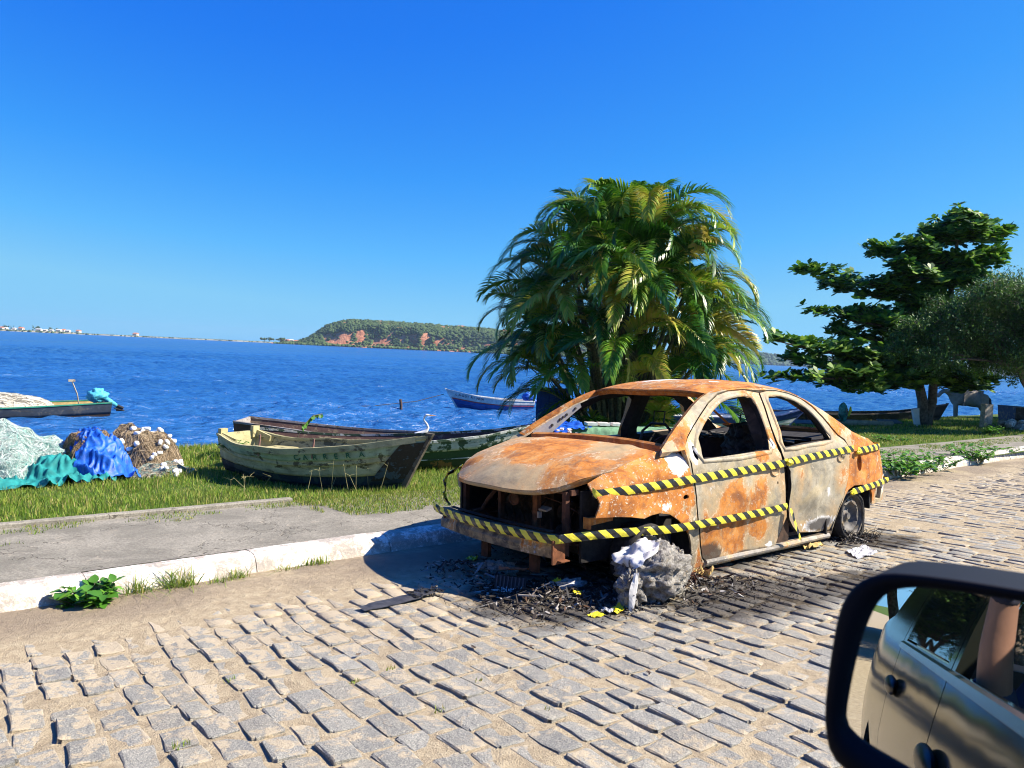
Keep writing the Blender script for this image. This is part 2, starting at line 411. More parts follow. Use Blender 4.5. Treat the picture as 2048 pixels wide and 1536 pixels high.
nn = np.array([[mnoise.noise(Vector((x * .7, y * .7, 2))) + .4 * mnoise.noise(Vector((x * 2.5, y * 2.5, 2))) for y in yv] for x in xs])
ZZ = ZZ + nn * .035 * np.clip((YY - 3.2) / 2, 0, 1)
ZZ = np.where(YY < 2.96, ZZ - .03, ZZ)
bank = np.exp(-((XX - .2) ** 2) / .5 - ((YY - 9.3) ** 2) / 1.2) * .0
n1, n2 = XX.shape; idx = np.arange(n1 * n2).reshape(n1, n2)
Q = np.stack([idx[:-1, :-1], idx[1:, :-1], idx[1:, 1:], idx[:-1, 1:]], -1).reshape(-1, 4)
mesh('ground', np.stack([XX, YY, ZZ + bank], -1), Q, M_VERGE, smooth=True, kind='structure', label='grassy verge sloping down to the lagoon')
def gz(X, Y): return zg(Y) + (mnoise.noise(Vector((X * .7, Y * .7, 2))) + .4 * mnoise.noise(Vector((X * 2.5, Y * 2.5, 2)))) * .035 * min(1, max(0, (Y - 3.2) / 2)) + (0.0 if Y > 2.96 else 0)
mesh('land_behind', [(-400, -9, .4), (400, -9, .4), (400, -300, 6), (-400, -300, 6)], [(0, 3, 2, 1)], M_VERGE, kind='structure', label='land on the inland side of the street')
# water
t = NT('lagoon_water', .1, 0, .5); P = t.geo(); t.b.inputs['IOR'].default_value = 1.33
def st(scale, rot=0.62, loc=(0, 0, 0)):
    mp = t.n('ShaderNodeMapping'); t.l(P, mp.inputs[0]); mp.inputs['Rotation'].default_value = (0, 0, rot); mp.inputs['Scale'].default_value = scale; mp.inputs['Location'].default_value = loc; return mp.outputs[0]
w1 = t.noise(1.0, 5, .6, .6, st((.9, 2.2, 1), -.65)); w2 = t.noise(1.0, 4, .6, .7, st((3.2, 6.5, 1), -.4)); w3 = t.noise(1.0, 4, .55, .5, st((.22, .6, 1), -.75))
big = t.noise(1.0, 4, .6, .6, st((.012, .05, 1), .62))
cdn = t.n('ShaderNodeCameraData').outputs['View Distance'] if False else None
hgt = t.m1('ADD', t.m1('MULTIPLY', w1, 1.0), t.m1('ADD', t.m1('MULTIPLY', w2, .22), t.m1('MULTIPLY', w3, 2.6)))
gust = t.step(big, .38, .62, .45, 1.0)
bp = t.n('ShaderNodeBump'); bp.inputs['Distance'].default_value = .30; t.l(t.m1('MULTIPLY', gust, 1.0), bp.inputs['Strength']); t.l(hgt, bp.inputs['Height'])
col = t.mix(t.step(big, .35, .65), (.010, .060, .20), (.018, .10, .30))
M_WATER = t.done(col, t.m1('ADD', t.m1('MULTIPLY', gust, .10), .17), bp.outputs[0], Specular_IOR_Level=.42)
# near water: real waves; beyond, flat sheets that carry on with the relief of the material
yw = [10.3]
while yw[-1] < 150: yw.append(yw[-1] + max(.085, (yw[-1] - 8) * .0105))
yw = np.array(yw); xw = np.concatenate([np.arange(-60, -12, .5), np.arange(-12, 34, .115), np.arange(34, 120, .45)])
XX, YY = np.meshgrid(xw, yw, indexing='ij'); ZZ = np.zeros_like(XX); rw = np.random.default_rng(23)
for i in range(46):
    lam = .26 * (9.0 ** rw.random()) ; a0 = math.radians(-52) + rw.normal(0, .55); k_ = 2 * PI / lam; amp = .0125 * lam ** .95; ph = rw.uniform(0, 2 * PI)
    env = .6 + .4 * np.sin(XX * rw.normal(0, .35) + YY * rw.normal(0, .35) + rw.uniform(0, 6))
    s_ = np.sin(k_ * (XX * math.cos(a0) + YY * math.sin(a0)) + ph + .6 * np.sin(XX * .7 * rw.normal() + YY * .5)); ZZ += amp * env * (s_ + .25 * np.cos(2 * np.arcsin(np.clip(s_, -1, 1))))
fade = np.clip((YY - 10.3) / 2.5, .25, 1) * np.clip((150 - YY) / 30, 0, 1) * np.clip((XX + 60) / 10, 0, 1) * np.clip((120 - XX) / 20, 0, 1)
ZZ = WATER + ZZ * fade
n1, n2 = XX.shape; idx = np.arange(n1 * n2).reshape(n1, n2)
Q = np.stack([idx[:-1, :-1], idx[1:, :-1], idx[1:, 1:], idx[:-1, 1:]], -1).reshape(-1, 4)
water = mesh('water', np.stack([XX, YY, ZZ], -1), Q, M_WATER, smooth=True, kind='structure', label='blue rippled lagoon reaching to the far shore')
W_ = 9000; ym = float(yw[-1]); xa, xb = float(xw[0]), float(xw[-1])
m = MB(); m.add([(-W_, 10.3, WATER), (xa, 10.3, WATER), (xa, ym, WATER), (-W_, ym, WATER)], [(0, 1, 2, 3)]); m.add([(xb, 10.3, WATER), (W_, 10.3, WATER), (W_, ym, WATER), (xb, ym, WATER)], [(0, 1, 2, 3)]); m.add([(-W_, ym, WATER), (W_, ym, WATER), (W_, 2 * W_, WATER), (-W_, 2 * W_, WATER)], [(0, 1, 2, 3)])
m.build('open_water', M_WATER, water, kind='stuff')
# ------------------------------------------------------------------ grass
t = NT('grass_blades', .6, 0, .3); isl = t.n('ShaderNodeNewGeometry').outputs['Random Per Island']; P = t.geo(); pn = t.noise(1.1, 4, .6, .2, P)
c = t.ramp(isl, [(0, (.07, .16, .014)), (.4, (.16, .27, .025)), (.7, (.27, .35, .05)), (.86, (.36, .32, .09)), (1, (.44, .36, .17))])
c = t.mix(t.m1('MULTIPLY', t.step(pn, .5, .66), .45), c, (.26, .27, .07))
t.b.inputs['Subsurface Weight'].default_value = 0.0
M_GRASS = t.done(c)
def two_sided(t):
    tr = t.n('ShaderNodeBsdfTranslucent'); ms = t.n('ShaderNodeMixShader'); ms.inputs[0].default_value = .3
    src = t.b.inputs['Base Color'].links[0].from_socket if t.b.inputs['Base Color'].links else None
    if src: t.l(src, tr.inputs[0])
    else: tr.inputs[0].default_value = t.b.inputs['Base Color'].default_value
    t.l(t.b.outputs[0], ms.inputs[1]); t.l(tr.outputs[0], ms.inputs[2]); t.l(ms.outputs[0], t.out.inputs[0])
two_sided(t)
def blades(X, Y, Z, H, Wd, lean=.5, rg=RNG):
    n = len(X); az = rg.uniform(0, 2 * PI, n); la = rg.uniform(0, 2 * PI, n); ln = np.abs(rg.normal(0, lean, n)) * H
    dx, dy = np.cos(az) * Wd / 2, np.sin(az) * Wd / 2; lx, ly = np.cos(la) * ln, np.sin(la) * ln
    V = np.zeros((n, 5, 3))
    V[:, 0] = np.stack([X - dx, Y - dy, Z], -1); V[:, 1] = np.stack([X + dx, Y + dy, Z], -1)
    V[:, 2] = np.stack([X - dx * .8 + lx * .35, Y - dy * .8 + ly * .35, Z + H * .6], -1); V[:, 3] = np.stack([X + dx * .8 + lx * .35, Y + dy * .8 + ly * .35, Z + H * .6], -1)
    V[:, 4] = np.stack([X + lx, Y + ly, Z + H * np.clip(1 - .3 * (ln / H) ** 2, .3, 1)], -1)
    b = (np.arange(n) * 5)[:, None]
    T = np.concatenate([b + [0, 1, 3], b + [0, 3, 2], b + [2, 3, 4]], 0)
    return V.reshape(-1, 3), T
def cover(X, Y):
    """1 where grass grows"""
    n = mnoise.noise(Vector((X * 1.7, Y * 1.7, 8))) + .6 * mnoise.noise(Vector((X * 5, Y * 5, 8)))
    if Y > 2.96: return .97 if n < .62 else .35
    if X < -.75: return 1.0 if (Y > 2.6 and n > -.2) or (Y > 2.15 and n > .42 and X > -3.4) else 0
    if X < 5: return 1.0 if Y > 1.85 + .22 * n else (.5 if Y > 1.6 and n > .55 else 0)
    return 1.0 if (1.95 + .2 * n < Y < 2.55 + .3 * n) or (Y < 1.4 + .25 * n and Y > 1.2) or n > .75 else 0
pts = []
def scatter(x0, x1, y0, y1, dens, hf, wf):
    n = int((x1 - x0) * (y1 - y0) * dens); X = RNG.uniform(x0, x1, n); Y = RNG.uniform(y0, y1, n)
    u = RNG.random(n); k = np.array([u[i] < cover(X[i], Y[i]) for i in range(n)]); X, Y = X[k], Y[k]
    Z = np.array([(gz(a_, b_) if b_ > 2.96 else (.094 - .05 * (b_ - 1.1))) - .01 for a_, b_ in zip(X, Y)])
    tall = np.array([.6 + .55 * (mnoise.noise(Vector((a_ * 1.3, b_ * 1.3, 4))) + .35) for a_, b_ in zip(X, Y)])
    short = np.where(Y < 2.96, .62, 1.0)
    H = hf * RNG.uniform(.5, 1.25, len(X)) * np.clip(tall, .3, 1.5) * short
    return X, Y, Z, H, RNG.uniform(.6, 1.2, len(X)) * wf
VG = []; FG = []; bs = 0
for a_ in (scatter(-.9, 2.6, 1.6, 3.0, 3800, .075, .006), scatter(-6, -.9, 2.5, 3.1, 1500, .06, .005), scatter(-6, 6, 1.7, 6.2, 1900, .085, .0065), scatter(-6, 6.5, 6.2, 10.8, 650, .13, .011), scatter(5, 16, 1.2, 6, 750, .07, .012), scatter(6, 30, 5.5, 9.8, 230, .10, .022), scatter(16, 34, 1.2, 5.5, 230, .08, .02)):
    V, T = blades(*a_); VG.append(V); FG.append(T + bs); bs += len(V)
mesh('grass', np.concatenate(VG), np.concatenate(FG), M_GRASS, kind='stuff', label='short sunlit grass covering the verge and the pavement edges', category='grass') if False else setp(mesh('grass', np.concatenate(VG), np.concatenate(FG), M_GRASS), label='short sunlit grass covering the verge and the pavement edges', kind='stuff')
# ================================================================== THE BURNT CAR  (car frame: x forward, y to its left, z up)
SLOPE = 0.05
car = empty('burnt_car', (0, 0, 0), label='burnt out rusty sedan shell standing by the kerb wrapped in striped tape', cat='car')
car.matrix_world = Matrix(((-1, 0, 0, 0), (0, -1, 0, 0), (0, SLOPE, 1, 0), (0, 0, 0, 1))).to_3x3().normalized().to_4x4() if False else Matrix.Rotation(PI, 4, 'Z') @ Matrix.Rotation(math.atan(SLOPE), 4, 'X')
def burnt(name, ash=(.36, .345, .27), rust=.5, flake=.35, soft=.045, soot=(), rustb=(), ashb=(), whiteb=(), low=None, seed=0, sc=1.0):
    t = NT(name, .8, .0, .25); O = t.co(loc=(seed * 3.1, seed * 1.7, seed))
    Oc = t.co(); 
    n1 = t.noise(2.1 * sc, 7, .62, 1.1, O); n2 = t.noise(7 * sc, 6, .65, .8, O); n3 = t.noise(38, 5, .7, .5, O); n4 = t.noise(130, 3, .7, 0, O); n5 = t.noise(15, 6, .7, 1.6, O)
    f = t.m1('ADD', n1, rust - .5)
    for c, r, w_ in rustb: f = t.m1('ADD', f, t.m1('MULTIPLY', t.blob(c, r, Oc), w_))
    for c, r, w_ in ashb: f = t.m1('SUBTRACT', f, t.m1('MULTIPLY', t.blob(c, r, Oc), w_))
    f = t.m1('ADD', f, t.m1('MULTIPLY', t.m1('SUBTRACT', n2, .5), .35))
    f = t.m1('ADD', f, t.m1('MULTIPLY', t.m1('SUBTRACT', n3, .5), .16))
    ashc = t.mix(t.step(n2, .3, .7), tuple(q * .52 for q in ash), tuple(min(1, q * 1.05) for q in ash))
    ashc = t.mix(t.m1('MULTIPLY', t.step(n5, .52, .66), .65), ashc, (.19, .165, .125))
    ashc = t.mix(t.m1('MULTIPLY', t.step(n1, .30, .42, 1, 0), .45), ashc, (.62, .55, .43))
    ashc = t.mix(t.m1('MULTIPLY', t.step(t.noise(3.3, 5, .6, 1.5, O), .5, .66), .55), ashc, (.50, .40, .22))
    rustc = t.ramp(n2, [(0.25, (.12, .042, .016)), (.38, (.32, .105, .022)), (.52, (.56, .205, .034)), (.72, (.62, .32, .10))])
    rustc = t.mix(t.m1('MULTIPLY', t.step(t.noise(4.5, 6, .68, 1.2, O), .5, .64), .65), rustc, (.20, .085, .04))
    rustc = t.mix(t.m1('MULTIPLY', t.step(n5, .55, .66), .35), rustc, (.52, .38, .22))
    rustc = t.mix(t.m1('MULTIPLY', t.step(n3, .52, .66), .55), rustc, (.15, .05, .022))
    m = t.step(f, .515 - soft, .515 + soft)
    tan = t.mix(n3, (.56, .40, .20), (.42, .25, .11))
    c = t.mix(t.m1('MULTIPLY', t.step(f, .515 - soft * 3.2, .515), .8), ashc, tan)
    c = t.mix(m, c, rustc)
    edge = t.step(t.m1('ABSOLUTE', t.m1('SUBTRACT', f, .5)), .0, .022, 1, 0)      # pale crust where rust meets ash
    c = t.mix(t.m1('MULTIPLY', t.m1('MULTIPLY', edge, t.step(n5, .42, .56)), .75), c, (.72, .60, .42))
    fl = t.m1('MULTIPLY', t.step(t.m1('ADD', n3, t.m1('MULTIPLY', n4, .35)), .76, .82), t.step(n5, .5 - flake * .25, .62))
    c = t.mix(t.m1('MULTIPLY', fl, flake * 1.6, clamp=True), c, (.70, .62, .48))
    for cc, r, w_ in whiteb:
        wb = t.step(t.m1('ADD', t.m1('MULTIPLY', t.blob(cc, r, Oc), w_), t.m1('MULTIPLY', t.m1('SUBTRACT', n5, .5), 1.0)), .34, .46)
        c = t.mix(wb, c, t.mix(n3, (.86, .84, .80), (.62, .60, .57)))
    for cc, r, w_ in soot:
        sb = t.step(t.m1('ADD', t.m1('MULTIPLY', t.blob(cc, r, Oc), w_), t.m1('MULTIPLY', t.m1('SUBTRACT', n2, .5), .9)), .25, .5)
        c = t.mix(t.m1('MULTIPLY', sb, .88), c, (.035, .03, .027))
    c = t.mix(t.m1('MULTIPLY', t.step(n4, .35, .65), .18), c, (.12, .09, .07))
    rg = t.mix(m, (.62, .62, .62), (.9, .9, .9))
    h = t.m1('ADD', t.m1('MULTIPLY', m, .35), t.m1('ADD', t.m1('MULTIPLY', n3, .5), t.m1('MULTIPLY', n4, .22)))
    dent = t.noise(3.2, 3, .5, .6, O)
    b1 = t.bump(dent, .25, .05); 
    t.l(rg, t.b.inputs['Roughness'])
    return t.done(c, nrm=t.bump(h, .38, .006, b1))
M_SOOT = simple('soot_black', (.018, .016, .015), .85, 0, .5, 20, .5)
M_SOOT2 = simple('charred_brown', (.05, .028, .018), .85, 0, .6, 14, .5)
M_BROWN = simple('dark_rust', (.07, .027, .014), .85, 0, .55, 16, .5)
M_RUST = simple('orange_rust', (.17, .06, .022), .85, 0, .45, 22, .5)
CX = [0, .2, .35, .55, .8, .88, 1.0, 1.15, 1.28, 1.5]; CD = [.05, .03, .005, 0, .015, .035, .085, .155, .225, .34]
def ys(x, z):
    w_ = .82
    if x > .1: w_ -= .09 * ((x - .1) / .7) ** 1.7
    if x < -2.7: w_ -= .10 * ((-2.7 - x) / .7) ** 1.6
    return w_ - float(np.interp(z, CX, CD))
def resample(P, sp, closed=True):
    P = [np.array(p, float) for p in P]; out = []
    n = len(P)
    for i in range(n if closed else n - 1):
        a, b = P[i], P[(i + 1) % n]; k = max(1, int(round(np.linalg.norm(b - a) / sp)))
        for j in range(k): out.append(a + (b - a) * j / k)
    return out
def inside(p, poly):
    x_, y_ = p; c = False; n = len(poly); j = n - 1
    for i in range(n):
        xi, yi = poly[i]; xj, yj = poly[j]
        if (yi > y_) != (yj > y_) and x_ < (xj - xi) * (y_ - yi) / (yj - yi + 1e-12) + xi: c = not c
        j = i
    return c
def cdt(outer, holes, sp):
    """constrained triangulation of a 2-D outline with holes; returns points, triangles, boundary loops"""
    V = []; E = []; loops = []
    for L in [outer] + list(holes):
        R = resample(L, sp); b = len(V); V += R; n = len(R); E += [(b + i, b + (i + 1) % n) for i in range(n)]; loops.append(R)
    xs_ = [p[0] for p in V]; zs_ = [p[1] for p in V]; B = np.array(V)
    x_ = min(xs_) + sp * .5; k = 0
    while x_ < max(xs_):
        z_ = min(zs_) + (sp * .5 if k % 2 else 0)
        while z_ < max(zs_):
            p = (x_ , z_)
            if inside(p, loops[0]) and not any(inside(p, h) for h in loops[1:]):
                if np.min((B[:, 0] - p[0]) ** 2 + (B[:, 1] - p[1]) ** 2) > (sp * .5) ** 2: V.append(np.array(p))
            z_ += sp
        x_ += sp * .87; k += 1
    r = delaunay_2d_cdt([Vector((p[0], p[1])) for p in V], E, [], 0, 1e-6)
    P = [(p.x, p.y) for p in r[0]]; T = []
    for f in r[2]:
        c = (sum(P[i][0] for i in f) / 3, sum(P[i][1] for i in f) / 3)
        if inside(c, loops[0]) and not any(inside(c, h) for h in loops[1:]): T.append(tuple(f))
    return P, T
def panel(name, outer, holes, fn, mats, parent, sp=.045, th=.006, flip=False, smooth=True, wall=0, **k):
    """sheet metal panel: 2-D outline mapped by fn to the body surface, given thickness inwards"""
    P, T = cdt(outer, holes, sp); W = [Vector(fn(*p)) for p in P]
    N = [Vector((0, 0, 0)) for _ in W]; T2 = []
    for f in T:
        a, b, c = (W[i] for i in f); n = (b - a).cross(c - a)
        if flip: n = -n; f = f[::-1]
        T2.append(f)
        for i in f: N[i] += n
    N = [n.normalized() if n.length > 0 else Vector((0, 0, 1)) for n in N]
    m = MB(); m.add(W, T2, 0); m.add([w_ - n * th for w_, n in zip(W, N)], [f[::-1] for f in T2], 1)
    cnt = {}
    for f in T2:
        for i in range(3): cnt[(f[i], f[(i + 1) % 3])] = 1
    nW = len(W)
    for (a, b) in cnt:
        if (b, a) not in cnt: m.f.append((b, a, nW + a, nW + b)); m.m.append(wall)
    o = m.build(name, mats, parent, smooth, **k)
    me = o.data
    try: 
        me.set_sharp_from_angle(angle=math.radians(38))
    except Exception: pass
    return o
def side(sy, dy=0.0):
    def f(x_, z_): return (x_, sy * (ys(x_, z_) + dy + .004 * fbm((x_ * 2.2, z_ * 2.2, 1.5), 1, 3)), z_)
    return f
FW = [(-.53, .81), (-.54, .95), (-.60, 1.0), (-.67, 1.05), (-.81, 1.13), (-.95, 1.19), (-1.09, 1.22), (-1.26, 1.235), (-1.35, 1.22), (-1.375, 1.16), (-1.38, 1.07), (-1.37, .92), (-1.35, .835)]
RW = [(-1.57, 1.20), (-1.60, 1.232), (-1.76, 1.235), (-1.94, 1.195), (-2.06, 1.135), (-2.16, 1.045), (-2.22, .95), (-2.26, .878), (-1.90, .862), (-1.55, .842), (-1.565, .95), (-1.57, 1.03)]
FD = [(-.375, .90), (-.41, .72), (-.43, .63), (-.45, .50), (-.47, .40), (-.565, .125), (-.60, .10), (-1.0, .093), (-1.41, .09), (-1.45, .12), (-1.56, .31), (-1.535, .42), (-1.52, .55), (-1.515, .70), (-1.475, .80), (-1.455, .90), (-1.455, 1.0), (-1.475, 1.16), (-1.485, 1.262), (-1.30, 1.283), (-1.10, 1.272), (-.95, 1.245), (-.80, 1.185), (-.66, 1.105), (-.52, 1.02), (-.43, .955)]
RD = [(-1.503, 1.262), (-1.495, 1.16), (-1.475, 1.0), (-1.48, .90), (-1.50, .80), (-1.55, .72), (-1.595, .66), (-1.605, .50), (-1.615, .36), (-1.66, .27), (-1.72, .21), (-1.80, .155), (-2.10, .125), (-2.285, .125), (-2.33, .22), (-2.36, .31), (-2.41, .40), (-2.455, .50), (-2.50, .65), (-2.515, .80), (-2.47, .865), (-2.39, .905), (-2.33, .97), (-2.26, 1.06), (-2.17, 1.145), (-2.05, 1.215), (-1.90, 1.255), (-1.75, 1.275), (-1.60, 1.275)]
def off(P, d):
    """grow (d>0) a clockwise/ccw outline a little"""
    A = sum(P[i][0] * P[(i + 1) % len(P)][1] - P[(i + 1) % len(P)][0] * P[i][1] for i in range(len(P))) ; s = 1 if A > 0 else -1; out = []
    for i in range(len(P)):
        a, b, c = np.array(P[i - 1]), np.array(P[i]), np.array(P[(i + 1) % len(P)])
        t1 = (b - a) / (np.linalg.norm(b - a) + 1e-9); t2 = (c - b) / (np.linalg.norm(c - b) + 1e-9); t_ = t1 + t2; t_ /= (np.linalg.norm(t_) + 1e-9)
        out.append(tuple(b + s * d * np.array([t_[1], -t_[0]])))
    return out
SILA = [(-.12, .872), (-.19, .915), (-.28, .975), (-.38, 1.035), (-.49, 1.095), (-.63, 1.17), (-.77, 1.232), (-.90, 1.272), (-1.03, 1.298), (-1.20, 1.312), (-1.35, 1.318), (-1.50, 1.32), (-1.72, 1.31), (-1.95, 1.28), (-2.15, 1.215), (-2.36, 1.12), (-2.57, 1.01), (-2.70, .935), (-2.85, .89), (-3.00, .86), (-3.09, .82), (-3.15, .77), (-3.21, .64), (-3.26, .49), (-3.30, .38), (-3.30, .28)]
REARB = [(-3.22, .27), (-2.99, .275), (-2.965, .36), (-2.93, .42), (-2.86, .445), (-2.74, .47), (-2.60, .475), (-2.50, .445), (-2.44, .39), (-2.385, .31), (-2.345, .21), (-2.305, .10), (-2.285, .055)]
SILLB = [(-2.0, .045), (-1.3, .05), (-.65, .05), (-.60, .055)]
DOORHOLE = [(-.59, .088), (-.555, .135), (-.46, .40), (-.42, .63), (-.365, .90), (-.42, .965), (-.51, 1.03), (-.65, 1.117), (-.79, 1.197), (-.945, 1.258), (-1.10, 1.284), (-1.30, 1.294), (-1.49, 1.285), (-1.60, 1.287), (-1.75, 1.287), (-1.91, 1.267), (-2.06, 1.226), (-2.18, 1.155), (-2.27, 1.07), (-2.34, .98), (-2.40, .915), (-2.48, .875), (-2.525, .81), (-2.512, .65), (-2.466, .495), (-2.42, .39), (-2.372, .30), (-2.34, .22), (-2.30, .112), (-2.0, .10), (-1.5, .085), (-1.0, .083)]
SIDEOUT = SILA + REARB + SILLB + [(-.545, .13), (-.455, .39), (-.405, .63), (-.352, .88)]
FUEL = [(-2.69 + .042 * math.cos(a), .665 + .075 * math.sin(a)) for a in np.linspace(0, 2 * PI, 14, endpoint=False)]
BRK = [(-3.05, .31), (-3.20, .305), (-3.215, .41), (-3.05, .415)]
mS = burnt('burnt_side_paint', (.43, .375, .26), .44, .5, soot=[((-2.2, .8, .08), (.9, .4, .10), .9), ((-1.5, .7, .4), (.06, .3, .5), .6)], rustb=[((-2.85, .8, .62), (.55, .5, .40), .42), ((-2.6, .7, .98), (.35, .5, .18), .22), ((-1.2, .7, 1.33), (.7, .5, .06), .35), ((-.35, .8, .95), (.22, .5, .12), .1)], ashb=[((-.6, .7, 1.2), (.5, .5, .25), .16), ((-1.9, .7, 1.27), (.5, .5, .1), .1)], whiteb=[((-.50, .8, 1.0), (.05, .3, .09), .9), ((-1.45, .7, .95), (.05, .3, .10), .8), ((-3.25, .8, .42), (.08, .3, .2), .6)], seed=1)
mFD = burnt('burnt_front_door_paint', (.43, .385, .285), .40, .45, .075, soot=[((-.62, .8, .13), (.22, .4, .14), 1.0), ((-1.1, .8, .07), (.8, .4, .07), .9)], rustb=[((-.86, .8, .46), (.20, .5, .24), .50), ((-.9, .8, .22), (.17, .5, .2), .35), ((-1.17, .8, .50), (.16, .5, .20), .38), ((-.6, .8, .28), (.18, .5, .22), .30), ((-1.25, .8, .26), (.25, .5, .16), .26), ((-1.2, .8, .79), (.14, .5, .05), .35)], ashb=[((-.75, .8, .76), (.5, .5, .12), .3), ((-1.4, .8, .3), (.12, .5, .3), .1)], whiteb=[((-.44, .8, .86), (.06, .3, .13), 1.0), ((-1.40, .8, .88), (.04, .3, .09), .8), ((-.60, .8, .62), (.10, .3, .10), .45), ((-1.35, .8, .12), (.12, .3, .05), .7)], seed=2)
mRD = burnt('burnt_rear_door_paint', (.43, .39, .295), .34, .35, .085, soot=[((-2.1, .8, .19), (.35, .4, .09), .8)], rustb=[((-2.38, .8, .60), (.16, .5, .2), .34), ((-1.75, .8, .62), (.10, .5, .18), .22), ((-1.95, .8, .2), (.3, .5, .06), .3), ((-2.36, .7, .95), (.06, .5, .12), .35)], ashb=[((-1.95, .8, .45), (.4, .5, .3), .22)], whiteb=[((-2.10, .8, .20), (.42, .3, .11), .85), ((-2.2, .8, .45), (.08, .3, .12), .55), ((-1.62, .8, 1.0), (.04, .3, .16), .6)], seed=3, sc=.8)
mFE = burnt('burnt_fender_paint', (.42, .36, .25), .62, 1.0, soot=[((.47, .8, .6), (.05, .3, .2), .5)], rustb=[((.1, .8, .6), (.6, .5, .25), .25)], ashb=[((-.42, .8, .25), (.10, .5, .35), .5), ((-.32, .8, .50), (.1, .5, .14), .25)], whiteb=[((-.27, .8, .80), (.15, .3, .14), 1.15), ((-.12, .8, .52), (.16, .3, .07), .55)], seed=4)
mHO = burnt('burnt_hood_paint', (.44, .37, .22), .50, .15, .13, soot=[((.72, .1, .62), (.3, .3, .03), .0)], rustb=[((.15, -.05, .8), (.42, .42, .4), .30), ((.5, -.5, .7), (.12, .15, .3), .35), ((.25, .5, .75), (.35, .25, .3), .12)], ashb=[((.62, .05, .65), (.28, .5, .3), .28), ((-.05, .45, .85), (.3, .25, .3), .2)], whiteb=[], seed=5, sc=.9)
mRF = burnt('burnt_roof_paint', (.38, .34, .27), .60, .5, .07, rustb=[], ashb=[], whiteb=[((-1.3, -.15, 1.36), (.6, .25, .2), .75), ((-1.25, .35, 1.36), (.16, .08, .2), .6)], seed=6)
MI = [mS, M_SOOT2]
def bside(sy):
    f0 = side(sy)
    def f(x_, z_):
        p = f0(x_, z_)
        # roll the roof rail and rear deck edge inwards
        zs_ = float(np.interp(-x_, [-q[0] for q in SILA[::1] ][:26], [q[1] for q in SILA[:26]])) if -3.12 < x_ < -.12 else 9
        d = max(0, .045 - (zs_ - z_)) / .045
        return (p[0], p[1] - sy * .03 * d * d, p[2] - .004 * d * d)
    return f
panel('body_side', SIDEOUT, [DOORHOLE, FUEL, BRK], bside(1), MI, car, .04, .035, flip=True, label='rusty body side facing the street')
DH2 = off(FW, .012); DH3 = off(RW, .012)
farhole = [(-2.30, .9), (-1.52, .86), (-1.50, 1.21), (-1.62, 1.245), (-1.80, 1.24), (-1.96, 1.20), (-2.10, 1.13), (-2.20, 1.03)]
farhole1 = [(-.50, .83), (-.52, .96), (-.66, 1.06), (-.80, 1.14), (-.95, 1.2), (-1.10, 1.225), (-1.28, 1.235), (-1.33, 1.20), (-1.36, 1.05), (-1.36, .85)]
SIDEFAR = SILA + REARB + SILLB + [(-.545, .13), (-.45, .39), (-.43, .46), (-.1, .5), (.40, .50), (.42, .60), (.25, .70), (-.0, .79)]
panel('body_side', SIDEFAR, [farhole, farhole1], bside(-1), [mS, M_SOOT], car, .06, .05, flip=False, label='far body side with sooty inner face')
# doors (the front one hangs a little open at its lower rear corner)
def fdoor(x_, z_):
    p = side(1)(x_, z_); k = max(0, (-x_ - 1.15)) / .4; lo = max(0, (.45 - z_)) / .4
    crease = -.012 * math.exp(-((x_ + .95) ** 2) / .02 - ((z_ - .32) ** 2) / .015)
    rim = min(1, max(0, (z_ - .80) / .03)); 
    return (p[0], p[1] + .004 + .022 * k * lo * lo + crease - .012 * rim, p[2])
DHND = [(-1.38 + .055 * math.cos(a), .675 + .030 * math.sin(a)) for a in np.linspace(0, 2 * PI, 12, endpoint=False)]
HND = [(-1.385 + .040 * math.cos(a) * (1), .69 + .008 * math.sin(a)) for a in np.linspace(0, 2 * PI, 8, endpoint=False)]
MIRH = [(-.462 + .020 * math.cos(a) + .006 * math.sin(a), .855 + .050 * math.sin(a)) for a in np.linspace(0, 2 * PI, 12, endpoint=False)]
LOCK = [(-1.42 + .009 * math.cos(a), .585 + .012 * math.sin(a)) for a in np.linspace(0, 2 * PI, 8, endpoint=False)]
fdo = panel('front_door', FD, [FW, MIRH, HND, LOCK], fdoor, [mFD, M_SOOT], car, .035, .028, flip=True, wall=1, label='front door shell with patches of orange rust')
def cup(px_, pz_, sy, fn, nm='door_handle'):
    m = MB(); ring = []
    for r, d in ((1.0, .001), (.93, .010), (.85, .010), (.7, -.006), (.3, -.012)):
        ring.append([Vector(fn(px_ + .058 * r * math.cos(a), pz_ + .036 * r * math.sin(a) - .012 * (1 - r))) + Vector((0, d, 0)) for a in np.linspace(0, 2 * PI, 19)])
    m.grid(ring, flip=False); return m
cup(-1.385, .675, 1, fdoor).build('door_handle', mFD, fdo, True)
for k in (-.022, 0.022): m = MB(); m.box(Vector(fdoor(-1.385 + k, .69)) + Vector((0, .004, 0)), (.012, .012, .014)); m.build('handle_bracket', mFD, fdo)
def rdoor(x_, z_):
    p = side(1)(x_, z_)
    d = -.045 * math.exp(-((x_ + 1.78) ** 2) / .05 - ((z_ - .33) ** 2) / .02) - .02 * math.exp(-((x_ + 2.15) ** 2) / .03 - ((z_ - .40) ** 2) / .02) + .018 * math.exp(-((x_ + 1.95) ** 2) / .02 - ((z_ - .42) ** 2) / .006)
    d += .010 * fbm((x_ * 5, z_ * 5, 7), 1, 3) * (1 if z_ < .75 else .2)
    fold = -.03 * max(0, .25 - z_) / .1 * (1 if x_ < -1.6 else 0) * .6
    rim = min(1, max(0, (z_ - .84) / .03))
    return (p[0], p[1] + .006 + d + fold - .012 * rim, p[2])
HND2 = [(x_ - .975, z_ + .052) for x_, z_ in HND]
